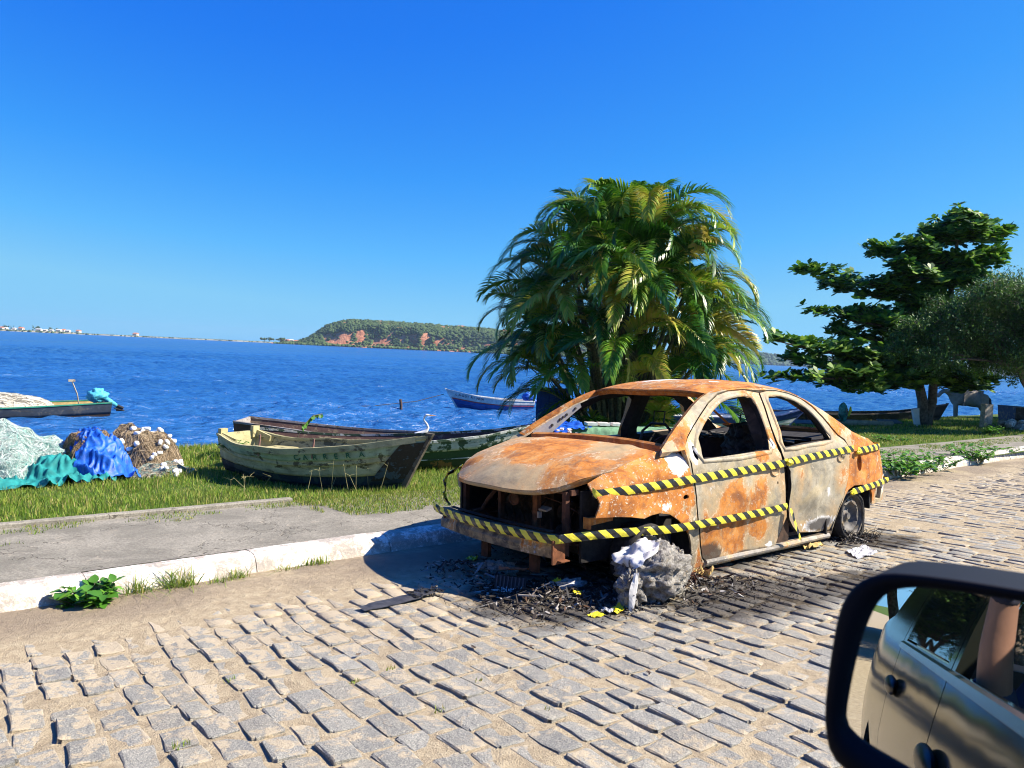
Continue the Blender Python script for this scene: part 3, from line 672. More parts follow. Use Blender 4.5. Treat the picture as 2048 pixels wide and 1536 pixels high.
rdo = panel('rear_door', RD, [RW, HND2], rdoor, [mRD, M_SOOT], car, .035, .028, flip=True, wall=1, label='dented rear door shell with a crumpled lower edge')
cup(-2.36, .727, 1, rdoor).build('door_handle', mRD, rdo, True)
for k in (-.022, .022): m = MB(); m.box(Vector(rdoor(-2.36 + k, .74)) + Vector((0, .004, 0)), (.012, .012, .014)); m.build('handle_bracket', mRD, rdo)
# raised window surrounds
def surround(P, fn, w_, mat, par, nm='window_frame'):
    Q = catmull([(p[0], p[1]) for p in P], 2, True); m = MB(); rows = []; inn = []
    O1 = off([tuple(q) for q in Q], w_)
    for q, o1 in zip(Q + [Q[0]], O1 + [O1[0]]):
        a = Vector(fn(*q)); b = Vector(fn(*o1)); n = Vector((0, 1, 0))
        inn.append([a - n * .06, a + n * .003]); rows.append([a + n * .003, a * .75 + b * .25 + n * .011, a * .3 + b * .7 + n * .010, b + n * .0])
    m.grid(rows, flip=False); m.grid(inn, mi=1); return m.build(nm, [mat, M_SOOT], par, True)
surround(FW, fdoor, .032, mFD, fdo); surround(RW, rdoor, .032, mRD, rdo)
# inner pillar and dark opening between the doors
m = MB(); rows = []
for z_ in np.linspace(.08, 1.27, 12):
    xc = float(np.interp(z_, [.08, .4, .7, .9, 1.27], [-1.62, -1.58, -1.54, -1.47, -1.49]))
    rows.append([(xc + .14, ys(xc, z_) - .12, z_), (xc + .10, ys(xc, z_) - .045, z_), (xc - .10, ys(xc, z_) - .045, z_), (xc - .14, ys(xc, z_) - .12, z_)])
m.grid(rows, flip=True); m.build('centre_pillar', M_SOOT2, car)
m = MB(); rows = []
for z_ in np.linspace(.08, 1.24, 8):
    xc = float(np.interp(z_, [.08, .4, .7, .9, 1.27], [-1.5, -1.5, -1.48, -1.42, -1.44])); rows.append([(xc + .09, -(ys(xc, z_) - .05), z_), (xc + .06, -(ys(xc, z_) - .11), z_), (xc - .06, -(ys(xc, z_) - .11), z_), (xc - .09, -(ys(xc, z_) - .05), z_)])
m.grid(rows); m.build('centre_pillar', M_SOOT, car)
# front wing
HL = [(-.135, .872), (-.05, .858), (.05, .835), (.18, .80), (.30, .765), (.40, .725), (.455, .70)]     # shut line towards the bonnet
def zh(x_): return float(np.interp(x_, [q[0] for q in HL], [q[1] for q in HL]))
def fend(sy):
    def f(x_, z_):
        t_ = max(0, min(1, (z_ - (zh(x_) - .13)) / .13)); p = side(sy)(x_, z_)
        fl = 0
        r = math.hypot(x_ + .05, z_ - .16)
        if r < .42: fl = .012 * max(0, 1 - abs(r - .35) / .05)
        y_ = ys(x_, min(z_, zh(x_) - .08)) - .105 * t_ ** 2.2 + fl + .004 * fbm((x_ * 2.2, z_ * 2.2, 1.5), 1, 3)
        return (x_, sy * y_, z_)
    return f
FEN = [(-.135, .872), (-.05, .858), (.05, .835), (.18, .80), (.30, .765), (.40, .725), (.455, .70), (.47, .665), (.455, .62), (.45, .59), (.475, .53), (.485, .505), (.33, .50), (.20, .487), (.09, .468), (.02, .482), (-.06, .487), (-.16, .47), (-.25, .425), (-.315, .37), (-.375, .31), (-.42, .235), (-.445, .15), (-.445, .07), (-.46, .035), (-.55, .035), (-.61, .05), (-.605, .07), (-.555, .10), (-.548, .13), (-.455, .40), (-.438, .50), (-.415, .63), (-.395, .72), (-.360, .865), (-.25, .878)]
REP = [(-.33 + .03 * math.cos(a), .568 + .016 * math.sin(a)) for a in np.linspace(0, 2 * PI, 10, endpoint=False)]
panel('front_wing', FEN, [REP], fend(1), [mFE, M_SOOT], car, .035, .012, flip=True, label='flaking rusty front wing with a whitened patch by the door')
# bonnet: z over (x, y)
def hood(x_, y_):
    a = abs(y_) / .70; zc = float(np.interp(x_, [-.30, -.1, .1, .3, .5, .62, .70, .76], [.893, .882, .858, .815, .757, .705, .662, .618]))
    xe = x_; ze = zh(max(-.135, min(.455, x_))) + (max(0, x_ - .455)) * -.9 - .0
    z_ = zc + (ze - zc) * a ** 2.6
    z_ += .010 * math.exp(-((a - .62) ** 2) / .01) * (1 - max(0, min(1, (x_ - .4) / .3)))      # pressed crease
    return (x_, y_, z_ + .004 * fbm((x_ * 3, y_ * 3, 4), 1, 3) + .003)
def hx(y_): return .735 - .46 * (abs(y_) / .72) ** 3.4
HOOD = [(hx(y_), y_) for y_ in np.linspace(-.715, .715, 25)] + [(.20, .712), (.0, .71), (-.13, .705), (-.165, .60), (-.20, .45), (-.235, .2), (-.245, 0), (-.235, -.2), (-.20, -.45), (-.165, -.60), (-.13, -.705), (.0, -.71), (.20, -.712)]
panel('bonnet', HOOD, [], hood, [mHO, M_SOOT], car, .04, .018, label='rust and ash coloured bonnet')
m = MB(); rows = []
for y_ in np.linspace(-.70, .70, 29):
    a = Vector(hood(hx(y_), y_)); rows.append([a + Vector((.002, 0, -.002)), a + Vector((.004, 0, -.02)), a + Vector((-.03, 0, -.032))])
m.grid(rows); m.build('bonnet_edge', mHO, car, True)
# scuttle, windscreen lower frame
mCW = burnt('rust_frame_paint', (.30, .20, .13), .66, .2, seed=8)
m = MB(); rows = []
for y_ in np.linspace(-.68, .68, 21):
    k = 1 - (abs(y_) / .68) ** 2; x0 = -.17 - .075 * k
    rows.append([(x0 + .02, y_, .855 + .02 * k), (x0 - .01, y_, .845 + .02 * k), (x0 - .05, y_, .85 + .02 * k), (x0 - .06, y_, .90 + .02 * k), (x0 - .085, y_, .912 + .02 * k), (x0 - .13, y_, .905 + .02 * k), (x0 - .14, y_, .80)])
m.grid(rows, flip=True); m.build('scuttle_panel', mCW, car)
# roof
def roof(x_, y_):
    ze = float(np.interp(-x_, [.12, .63, .77, .90, 1.03, 1.20, 1.35, 1.50, 1.72, 1.95, 2.15, 2.36], [.87, 1.165, 1.225, 1.262, 1.288, 1.302, 1.308, 1.31, 1.30, 1.27, 1.205, 1.11]))
    ye = ys(x_, ze) - .012; a = min(1.0, abs(y_) / ye)
    return (x_, y_, ze + .055 * (1 - a ** 3.2) + .004 * fbm((x_ * 4, y_ * 4, 2), 1, 3))
def redge(x_): 
    ze = roof(x_, 9)[2]; return ys(x_, ze) - .014
RO = [(-.86 + .10 * (1 - (y_ / .58) ** 2), y_) for y_ in np.linspace(-.575, .575, 15)] + [(x_, redge(x_)) for x_ in np.linspace(-.95, -2.05, 12)] + [(-2.12 - .10 * (1 - (y_ / .56) ** 2), y_) for y_ in np.linspace(.56, -.56, 11)] + [(x_, -redge(x_)) for x_ in np.linspace(-2.05, -.95, 12)]
panel('roof', RO, [], roof, [mRF, M_SOOT], car, .05, .02)
m = MB(); rows = []
for y_ in np.linspace(-.56, .56, 21):
    a = Vector(roof(-.86 + .10 * (1 - (y_ / .58) ** 2), y_)); rows.append([a + Vector((.003, 0, .002)), a + Vector((.006, 0, -.012)), a + Vector((-.012, 0, -.018)), a + Vector((-.014, 0, -.03)), a + Vector((-.03, 0, -.045)), a + Vector((-.10, 0, -.04))])
m.grid(rows); m.build('windscreen_header', mCW, car)
# windscreen pillars: inner flanges
def apillar(sy, nm):
    m = MB(); rows = []
    for i in range(14):
        t_ = i / 13; x_ = -.17 + (-.86 + .17) * t_
        zs_ = float(np.interp(-x_, [-q[0] for q in SILA], [q[1] for q in SILA])); yo = ys(x_, zs_) - .02
        rows.append([(x_ + .01, sy * yo, zs_ + .001), (x_ + .005, sy * (yo - .03), zs_ - .006), (x_ - .012, sy * (yo - .036), zs_ - .014), (x_ - .02, sy * (yo - .036), zs_ - .032), (x_ - .05, sy * (yo - .02), zs_ - .042)])
    m.grid(rows, flip=(sy < 0)); return m.build(nm, mCW, car)
apillar(1, 'windscreen_pillar'); apillar(-1, 'windscreen_pillar')
M_GREY = simple('bare_grey_steel', (.34, .34, .36), .6, .2, .15, 18, .1)
m = MB(); rows = []
for i in range(9):
    t_ = i / 8; x_ = -.24 - .42 * t_; zs_ = float(np.interp(-x_, [-q[0] for q in SILA], [q[1] for q in SILA])); w_ = .11 * (1 - t_) + .035; yo = ys(x_, zs_) - .085
    rows.append([(x_, -yo, zs_ - .03), (x_ - .02, -yo - .002, zs_ - .03 - w_)])
m.grid(rows); tr = m.build('pillar_plate', M_GREY, car)
for t_, r in ((.12, .010), (.38, .012), (.55, .011), (.62, .011), (.69, .011), (.88, .010)):
    x_ = -.24 - .42 * t_; zs_ = float(np.interp(-x_, [-q[0] for q in SILA], [q[1] for q in SILA])); w_ = .11 * (1 - t_) + .035
    m = MB(); m.lathe([(0.001, .004), (r, .004), (r, -.002)], 10, (x_ - .01, -(ys(x_, zs_) - .085) + .002, zs_ - .03 - w_ * .45)); m.build('hole_disc', M_SOOT, tr)  # flat black discs paint the darkness of holes onto the plate
# rear: parcel shelf, boot lid, rear panel
BT = [(-2.72, -.62), (-2.72, .62), (-3.05, .63), (-3.10, .4), (-3.12, 0), (-3.10, -.4), (-3.05, -.63)]
panel('boot_lid', BT, [], lambda x_, y_: (x_, y_, float(np.interp(-x_, [2.7, 2.85, 3.0, 3.12], [.935, .90, .872, .82])) + .02 * (1 - (y_ / .65) ** 2)), [mRF, M_SOOT], car, .08, .02, flip=False)
m = MB(); rows = []
for z_ in np.linspace(.24, .84, 7):
    xr = float(np.interp(z_, [.24, .5, .8, .86], [-3.28, -3.24, -3.13, -3.09])); rows.append([(xr - .05 * (1 - (y_ / .7) ** 2), y_, z_) for y_ in np.linspace(-.68, .68, 9)])
m.grid(rows); m.build('rear_panel', mS, car)
m = MB(); m.grid([[(x_, y_, .86 + .04 * (x_ < -2.5)) for y_ in np.linspace(-.6, .6, 5)] for x_ in (-2.18, -2.4, -2.7)]); m.build('parcel_shelf', M_SOOT, car)
m = MB(); m.grid([[(-2.16 - .12 * k, y_, .30 + .58 * k) for y_ in np.linspace(-.6, .6, 5)] for k in (0, .5, 1)], flip=True); m.build('rear_bulkhead', M_SOOT2, car)
m = MB()
for sy in (-1, 1):
    m.grid([[(-2.14 - .58 * k, sy * (.50 + .09 * k), 1.20 - .27 * k + .01), (-2.16 - .58 * k, sy * (.44 + .09 * k), 1.185 - .27 * k)] for k in np.linspace(0, 1, 5)], flip=sy < 0)
m.build('rear_window_frame', mCW, car)
# floor, firewall, tunnel
m = MB(); m.box((-1.2, 0, .14), (2.3, 1.46, .03)); m.box((-1.2, 0, .20), (2.0, .22, .14)); m.build('floor', M_SOOT, car)
m = MB(); m.box((-.22, 0, .50), (.03, 1.34, .70)); m.build('firewall', M_SOOT, car)
m = MB(); m.tube([(-.34, -.66, .80), (-.36, 0, .82), (-.34, .66, .80)], .022, 8); m.tube([(-.36, .35, .80), (-.55, .36, .78), (-.62, .36, .76)], .018, 8)
m.build('dashboard_beam', M_SOOT2, car)
m = MB(); c0 = Vector((-.64, .36, .77)); P = []
for i in range(25):
    a = 2 * PI * i / 24; P.append(c0 + Vector((-.07 * math.sin(a), .18 * math.cos(a), .165 * math.sin(a))))
m.tube(P, .009, 6, caps=False); m.tube([c0, P[0]], .007); m.tube([c0, P[12]], .007); m.tube([c0, P[18]], .007)
m.build('steering_wheel', M_SOOT, car)
# front seats: wire frames with charred foam
def seat(yc, foam, xb=-1.12):
    s_ = MB()
    s_.tube([(xb, yc - .20, .30), (xb - .10, yc - .20, .62), (xb - .16, yc - .17, .90), (xb - .17, yc - .08, .97), (xb - .17, yc + .08, .97), (xb - .16, yc + .17, .90), (xb - .10, yc + .20, .62), (xb, yc + .20, .30)], .013, 7)
    s_.tube([(xb - .17, yc - .06, .96), (xb - .19, yc - .06, 1.08), (xb - .19, yc + .06, 1.08), (xb - .17, yc + .06, .96)], .008, 6)
    s_.tube([(xb, yc - .20, .30), (xb + .45, yc - .20, .34), (xb + .45, yc + .20, .34), (xb, yc + .20, .30)], .014, 7)
    for k in range(5): s_.tube([(xb - .02 - .03 * k, yc - .19, .38 + .12 * k), (xb - .05 - .03 * k, yc, .37 + .12 * k), (xb - .02 - .03 * k, yc + .19, .38 + .12 * k)], .004, 4)
    se = s_.build('seat_frame', simple('scorched_steel', (.06, .058, .06), .45, .7, .4, 20), car)
    if foam:
        V = []; F_ = []; m2 = MB(); rows = []
        for i in range(26):
            v = i / 25; row = []
            for j in range(30):
                a = 2 * PI * j / 30; w_ = .215 * (1 - .25 * v); d = .075
                p = Vector((xb - .06 - .14 * v + d * math.sin(a), yc + w_ * math.cos(a), .42 + .60 * v))
                q = fbm(p * 9, 1, 4) * .05 + fbm(p * 28, 1, 3) * .03; p += Vector((math.sin(a), math.cos(a), 0)) * q
                if i in (0, 25): p = Vector((xb - .06 - .14 * v, yc, .42 + .60 * v))
                row.append(p)
            row.append(row[0]); rows.append(row)
        m2.grid(rows); m2.build('charred_foam', simple('charred_foam', (.05, .05, .053), .5, 0, .7, 30, .8), se, False)
seat(-.36, False, -1.25); seat(.36, True, -1.50)
m = MB(); m.tube([(-1.95, -.58, .80), (-1.97, 0, .88), (-1.95, .58, .80)], .013, 6); m.tube([(-1.95, .2, .84), (-1.85, .22, .6), (-1.8, .25, .3)], .01)
for k in range(46):
    a = random.uniform(-.55, .55); x_ = random.uniform(-2.15, -1.75); m.box((x_, a, random.uniform(.845, .885)), (random.uniform(.03, .12), random.uniform(.05, .2), .008), Matrix.Rotation(random.uniform(0, 3), 3, 'Z') @ Matrix.Rotation(random.uniform(-.2, .2), 3, 'X'))
m.build('rear_seat_remains', simple('charred_sheet', (.06, .055, .05), .8, 0, .8, 25), car)
# white burnt scraps on the dash
m = MB()
for k in range(14):
    c = Vector((-.40 + random.uniform(-.05, .05), -.42 + random.uniform(-.10, .10), .90 + random.uniform(-.03, .05))); m.box(c, (.03, .02, .012), Matrix.Rotation(random.uniform(0, 3), 3, 'Z') @ Matrix.Rotation(random.uniform(-1, 1), 3, 'X'))
m.build('burnt_trim_scraps', simple('white_ash', (.75, .74, .72), .9, 0, .2), car)
# front structure
m = MB()
m.box((.48, 0, .635), (.06, 1.20, .035)); m.build('radiator_crossmember', M_BROWN, car)
for y_, w_ in ((.28, .045), (-.10, .03), (-.52, .03), (.56, .035)):
    m = MB(); m.box((.52, y_, .44), (.035, w_, .40)); m.build('radiator_post', M_RUST if y_ > .2 and y_ < .4 else M_BROWN, car)
for y_ in (.36, -.16):
    m = MB(); m.box((.60, y_, .19), (.03, .075, .16)); m.build('tow_bracket', M_BROWN, car)
mBM = burnt('beam_steel', (.10, .08, .065), .42, .25, seed=11)
m = MB(); rows = []
for y_ in np.linspace(-.635, .635, 25):
    x_ = .665 + .055 * (1 - (y_ / .63) ** 2)
    rows.append([(x_ - .07, y_, .385), (x_, y_, .392), (x_ + .004, y_, .375), (x_ - .012, y_, .352), (x_ - .012, y_, .322), (x_ + .004, y_, .30), (x_ + .002, y_, .252), (x_ - .035, y_, .248)])
m.grid(rows); m.build('bumper_beam', mBM, car)
m = MB(); rows = []
for y_ in np.linspace(-.56, .56, 9): rows.append([(.60 + .03 * (1 - (y_ / .6) ** 2), y_, .405), (.64 + .03 * (1 - (y_ / .6) ** 2), y_, .40)])
m.grid(rows)
for y_ in (-.59, .54): m.box((.62, y_, .32), (.09, .025, .10)); m.box((.35, y_ * .93, .33), (.55, .05, .08))
m.build('crash_rail', M_BROWN, car)
m = MB(); m.box((.665, .655, .30), (.10, .012, .145)); m.box((.64, .67, .246), (.07, .05, .006)); m.build('beam_end_plate', M_RUST, car)
for z_ in (.30, .27):
    m = MB(); m.lathe([(0.001, .012), (.009, .012), (.009, 0)], 8, (0, 0, 0)); b = m.build('bolt', M_GREY, car); b.matrix_local = Matrix.Translation((.685, .47, z_)) @ Matrix.Rotation(-PI / 2, 4, 'Z')
# engine block, ancillaries
m = MB(); m.box((.18, -.02, .42), (.34, .55, .36)); m.box((.2, .0, .63), (.30, .42, .08)); m.box((.1, .42, .35), (.25, .3, .25))
m.lathe([(.0, .0), (.08, .0), (.08, .05), (.0, .05)], 18, (.28, .30, .45)); m.lathe([(.0, .0), (.06, .0), (.06, .05), (.0, .05)], 18, (.33, .31, .32))
for k in range(5): m.tube([(.36, -.2 + .1 * k, .55), (.42, -.2 + .1 * k, .5), (.40, -.2 + .1 * k, .36)], .018, 7)
m.build('engine', M_SOOT2, car)
m = MB(); m.lathe([(.001, .0), (.042, .0), (.042, .014), (.034, .016), (.03, .01), (.001, .01)], 22, (0, 0, 0)); hn = m.build('horn', M_BROWN, car); hn.matrix_local = Matrix.Translation((.56, .10, .54)) @ Matrix.Rotation(-PI / 2 + .25, 4, 'Z')
m = MB(); m.tube([(.56, .10, .54), (.52, -.02, .50), (.50, -.12, .47)], .003, 5); m.tube([(.5, .3, .58), (.47, .5, .55), (.4, .62, .47)], .003, 5); m.tube([(.52, -.12, .6), (.56, -.2, .5), (.55, -.28, .42), (.60, -.32, .40)], .014, 6)
for k in range(26):
    a = Vector((random.uniform(.2, .5), random.uniform(-.55, .62), random.uniform(.25, .62))); b = a + Vector((random.uniform(-.1, .1), random.uniform(-.2, .2), random.uniform(-.15, .1))); m.tube([a, (a + b) / 2 + Vector((0, 0, -.03)), b], random.uniform(.002, .006), 5)
m.build('wiring', M_BROWN, car)
m = MB(); m.box((.50, .335, .50), (.05, .09, .012), Matrix.Rotation(.3, 3, 'Y')); m.box((.52, .30, .46), (.03, .03, .04)); m.build('headlamp_bracket', simple('pale_scorched_metal', (.52, .40, .30), .7, .1, .3), car)
m = MB(); m.box((.36, .69, .47), (.22, .03, .045), Matrix.Rotation(.06, 3, 'Y')); m.box((.47, .70, .46), (.02, .05, .07)); m.build('wing_bracket', mCW, car)
m = MB(); m.box((.1, -.62, .42), (.8, .02, .45)); m.build('inner_wing', M_SOOT, car)
m = MB(); m.box((.10, .62, .42), (.7, .02, .45)); m.box((.02, .70, .62), (.62, .17, .02)); m.box((-.44, .70, .38), (.02, .17, .5)); m.build('inner_wing', M_SOOT, car)
m = MB(); m.box((-2.6, .60, .40), (.8, .02, .5)); m.box((-2.2, .70, .30), (.02, .18, .45)); m.box((-2.62, .70, .50), (.62, .17, .02)); m.box((-2.95, .68, .34), (.02, .2, .2)); m.build('rear_inner_wing', M_SOOT, car)
m = MB(); m.box((-1.45, .70, .07), (1.72, .10, .045)); m.tube([(-.60, .775, .085), (-1.4, .778, .08), (-2.25, .775, .082)], .022, 8); m.build('sill', burnt('sill_paint', (.34, .32, .29), .35, .6, soot=[((-1.4, .75, .04), (1.2, .3, .06), .5)], seed=12), car)
m = MB(); m.box((-3.06, .66, .16), (.035, .012, .22)); m.box((-2.9, .3, .2), (.4, .3, .12)); m.build('hanging_bracket', M_SOOT2, car)
m = MB(); m.box((-.1, 0, .20), (.5, 1.1, .10)); m.tube([(0, -.7, .2), (0, .7, .2)], .03, 8); m.tube([(-2.6, -.7, .2), (-2.6, .7, .2)], .035, 8); m.build('axle', M_SOOT, car)
# wheels
def wheel(x_, sy, turn=0):
    w0 = bpy.data.objects.new('wheel', None); COL.objects.link(w0); w0.parent = car
    w0.matrix_local = Matrix.Translation((x_, sy * .80, .205)) @ Matrix.Rotation(turn + (0 if sy > 0 else PI), 4, 'Z')
    mr = burnt('wheel_steel', (.15, .145, .14), .3, .15, seed=13) if 'wheel_steel' not in bpy.data.materials else bpy.data.materials['wheel_steel']
    def rz(r): return float(np.interp(r, [0, .03, .045, .052, .075, .10, .118, .128, .15, .168, .173], [-.050, -.050, -.052, -.066, -.070, -.058, -.020, -.012, -.022, -.040, -.05]))
    cir = lambda r, n, cx=0, cz=0: [(cx + r * math.cos(2 * PI * i / n), cz + r * math.sin(2 * PI * i / n)) for i in range(n)]
    holes = [cir(.0105, 10, .147 * math.cos(a), .147 * math.sin(a)) for a in np.arange(0, 2 * PI, 2 * PI / 16)] + [cir(.008, 8, .05 * math.cos(a + .4), .05 * math.sin(a + .4)) for a in np.arange(0, 2 * PI, PI / 2)]
    panel('wheel_disc', cir(.173, 48), holes, lambda a, b: (a, rz(math.hypot(a, b)), b), [mr, M_SOOT], w0, .018, .004, flip=True)
    m = MB(); m.lathe([(.178, -.17), (.165, -.14), (.165, -.06), (.172, -.05), (.172, -.018), (.186, -.010), (.192, .0), (.186, .004), (.181, -.004)], 48); m.build('rim', mr, w0, True)
    m = MB(); m.lathe([(.001, .0), (.028, .0), (.03, -.02), (.03, -.06)], 16, (0, -.03, 0))
    for i in range(4): a = i * PI / 2 + .4; m.lathe([(.001, 0), (.008, 0), (.008, -.02)], 6, (.05 * math.cos(a), -.052, .05 * math.sin(a)))
    m.build('hub', mr, w0, False)
    m = MB(); m.lathe([(.13, -.165), (.001, -.165)], 24); m.build('brake_drum', M_SOOT, w0)
    m = MB(); rows = []
    for j in range(41):
        a = 2 * PI * j / 40; z_ = math.sin(a); fl = max(0, -z_) ** 2; row = []
        for r, h in ((.184, .0), (.200, .012), (.212, .006), (.216, -.05), (.214, -.12), (.2, -.17)):
            rr = r + .010 * fbm((math.cos(a) * 2, z_ * 2, h * 20 + x_), 1, 3); X_, Z_ = rr * math.cos(a) * (1 + .14 * fl), rr * z_
            Z_ = max(Z_, -.202 + .004 * math.sin(a * 9)); row.append((X_, h + .030 * fl * (1 if h > -.06 else -.2), Z_))
        rows.append(row)
    m.grid(rows); m.build('burnt_tyre', simple('burnt_rubber', (.022, .02, .019), .85, 0, .6, 30, .6), w0, True)
wheel(0, 1, .06); wheel(-2.6, 1); wheel(0, -1); wheel(-2.6, -1)
# ------------------------------------------------------------------ warning tape
def tape_mat(nm, flip_=1, period=.118):
    t = NT(nm, .35, 0, .5); u = t.xyz(t.co('UV'))
    s_ = t.m1('FRACT', t.m1('ADD', t.m1('DIVIDE', u[0], period), t.m1('MULTIPLY', u[1], .55 * flip_)))
    msk = t.step(s_, .495, .505); n_ = t.noise(60, 4, .6)
    c = t.mix(msk, t.mix(n_, (.82, .74, .06), (.72, .62, .04)), (.012, .012, .014))
    t.b.inputs['Coat Weight'].default_value = .25
    two_sided(t) if False else None
    return t.done(c, nrm=t.bump(t.noise(25, 3, .6, 1.2), .5, .01))
M_TAPE = tape_mat('striped_tape'); M_TAPE2 = tape_mat('striped_tape_back', -1)
def tape(pts, w_=.056, normals=None, label='', mat=None, seed=0, drop=0, up=None, sub=8, wrink=.006, name='warning_tape'):
    """ribbon along car-frame points; up = direction of its width"""
    C_ = [Vector(p) for p in catmull(pts, sub)]; up = up or (0, 0, 1); m = MB(); rows = []; uv = []; L = 0
    ups = [Vector(u_) for u_ in catmull(up, sub)] if isinstance(up[0], (tuple, list)) else None
    nrm = Vector((0, 1, 0))
    for i, c in enumerate(C_):
        if i: L += (c - C_[i - 1]).length
        uu = (ups[i] if ups else Vector(up)).normalized(); d = (C_[min(i + 1, len(C_) - 1)] - C_[max(i - 1, 0)]).normalized(); n_ = d.cross(uu); row = []
        for j in range(5):
            v = j / 4 - .5; wv = wrink * fbm((L * 14, v * 4, seed), 1, 3)
            row.append(c + uu * v * w_ + n_ * (wv + .003 * math.cos(v * 5)))
            uv.append((L, v))
        rows.append(row)
    m.grid(rows); o = m.build(name, mat or M_TAPE, None, True, label=label, cat='tape')
    ul = o.data.uv_layers.new(name='UVMap'); 
    for lp in o.data.loops: ul.data[lp.index].uv = uv[lp.vertex_index]
    o.matrix_world = car.matrix_world.copy() if False else (Matrix.Rotation(PI, 4, 'Z') @ Matrix.Rotation(math.atan(SLOPE), 4, 'X'))
    return o
Y_ = lambda x_, z_, d=.016: (x_, ys(x_, z_) + d, z_)
tape([(.47, .74, .655), (.44, .772, .645), (.2, .822, .660), (-.1, .834, .672), (-.42, .838, .688), (-.8, .838, .702), (-1.2, .838, .718), (-1.5, .840, .732)], label='striped tape stretched from the front wing across the front door at handle height', seed=1)
tape([(-1.49, .838, .735), (-1.6, .845, .744), (-1.9, .838, .762), (-2.3, .832, .782), (-2.56, .826, .792)], label='striped tape running along the rear door below its window', seed=2)
tape([(-2.63, .83, .772), (-2.8, .826, .778), (-3.0, .800, .783), (-3.13, .776, .785), (-3.2, .70, .786), (-3.22, .4, .79)], label='short striped tape above the round hole near the rear corner', seed=3)
tape([(.715, -.66, .40), (.722, -.58, .385), (.742, -.3, .375), (.752, 0, .370), (.742, .3, .372), (.715, .60, .376), (.690, .668, .380), (.66, .685, .383), (.54, .72, .388), (.35, .76, .390), (.14, .80, .386), (-.1, .83, .376), (-.33, .842, .376), (-.8, .845, .380), (-1.2, .845, .388), (-1.52, .842, .398)], w_=.054, wrink=.009, label='long striped tape along the bumper beam and back low across the front door', seed=4)
tape([(-1.545, .85, .385), (-1.57, .86, .32), (-1.60, .87, .24), (-1.64, .875, .16), (-1.66, .87, .13)], w_=.055, up=(.9, .1, .3), mat=M_TAPE2, label='loose yellow tape end hanging from the gap between the doors', seed=5)
tape([(-2.54, .835, .428), (-2.7, .832, .436), (-2.95, .815, .452), (-3.2, .79, .466), (-3.30, .76, .472), (-3.33, .5, .475)], w_=.055, label='striped tape over the rear wheel towards the rear corner', seed=6)
tape([(.50, -.60, .70), (.60, -.66, .62), (.62, -.66, .54), (.63, -.65, .46), (.60, -.62, .40)], w_=.06, up=(.8, .6, .1), label='tangled striped tape wound round the far front corner under the bonnet', seed=7, wrink=.02)
def knot(c, r, label):
    m = MB(); rows = []
    for i in range(9):
        v = i / 8 * PI; rows.append([Vector(c) + Vector((r * 1.5 * math.sin(v) * math.cos(a), r * .6 * math.sin(v) * math.sin(a), r * math.cos(v))) * (1 + .5 * fbm((a, v * 2, c[0]), 1.3, 3)) for a in np.linspace(0, 2 * PI, 13)])
    m.grid(rows); o = m.build('tape_knot', simple('yellow_plastic', (.80, .66, .03), .35, 0, .12) if 'yellow_plastic' not in bpy.data.materials else bpy.data.materials['yellow_plastic'], None, False, label=label, cat='tape knot'); o.matrix_world = Matrix.Rotation(PI, 4, 'Z') @ Matrix.Rotation(math.atan(SLOPE), 4, 'X')
knot((-1.535, .85, .735), .026, 'yellow tape knot tied at the gap between the two doors')
knot((-2.625, .835, .765), .02, 'yellow tape knot at the front end of the short rear tape')
knot((-2.53, .84, .425), .022, 'yellow tape knot tucked above the rear wheel')
# ================================================================== BOATS
def wood(name, col, under=(.20, .15, .10), peel=.35, dirt=.4, streak=(1.5, 9, 14), alg=None):
    t = NT(name, .7, 0, .3); O = t.co(); V = t.co(scale=streak)
    a = t.noise(1.0, 6, .7, .4, V); b = t.noise(5, 6, .68, .6, O); c_ = t.noise(30, 4, .7, 0, O)
    c = t.mix(t.step(b, .3, .7), tuple(q * .72 for q in col), tuple(min(1, q * 1.15) for q in col))
    pm = t.step(t.m1('ADD', b, t.m1('MULTIPLY', a, .5)), .93 - peel * .35, .98 - peel * .35)
    c = t.mix(pm, c, under)
    c = t.mix(t.m1('MULTIPLY', t.step(a, .52, .7), dirt), c, (.05, .045, .03))
    c = t.mix(t.m1('MULTIPLY', t.step(c_, .6, .7), dirt * .6), c, (.10, .08, .05))
    if alg: c = t.mix(t.m1('MULTIPLY', t.step(t.xyz(O)[2], alg[0], alg[1]), .75), c, (.30, .17, .06))
    return t.done(c, nrm=t.bump(t.m1('ADD', t.m1('MULTIPLY', pm, -.4), t.m1('ADD', a, c_)), .5, .008))
def sect(P, u):
    """station profile: returns half-breadth, sheer height, keel height, flat half width"""
    return P['b'](u), P['s'](u), P['k'](u), P['f'](u)
def itp(*pts):
    xs_ = [p[0] for p in pts]; vs_ = [p[1] for p in pts]
    # smooth interpolation
    def f(u):
        i = max(0, min(len(xs_) - 2, int(np.searchsorted(xs_, u) - 1))); t_ = (u - xs_[i]) / (xs_[i + 1] - xs_[i]); t_ = max(0, min(1, t_))
        p0 = vs_[i - 1] if i else 2 * vs_[0] - vs_[1]; p3 = vs_[i + 2] if i + 2 < len(vs_) else 2 * vs_[-1] - vs_[-2]; a, b = vs_[i], vs_[i + 1]
        return .5 * (2 * a + (b - p0) * t_ + (2 * p0 - 5 * a + 4 * b - p3) * t_ ** 2 + (3 * a - p0 - 3 * b + p3) * t_ ** 3)
    return f
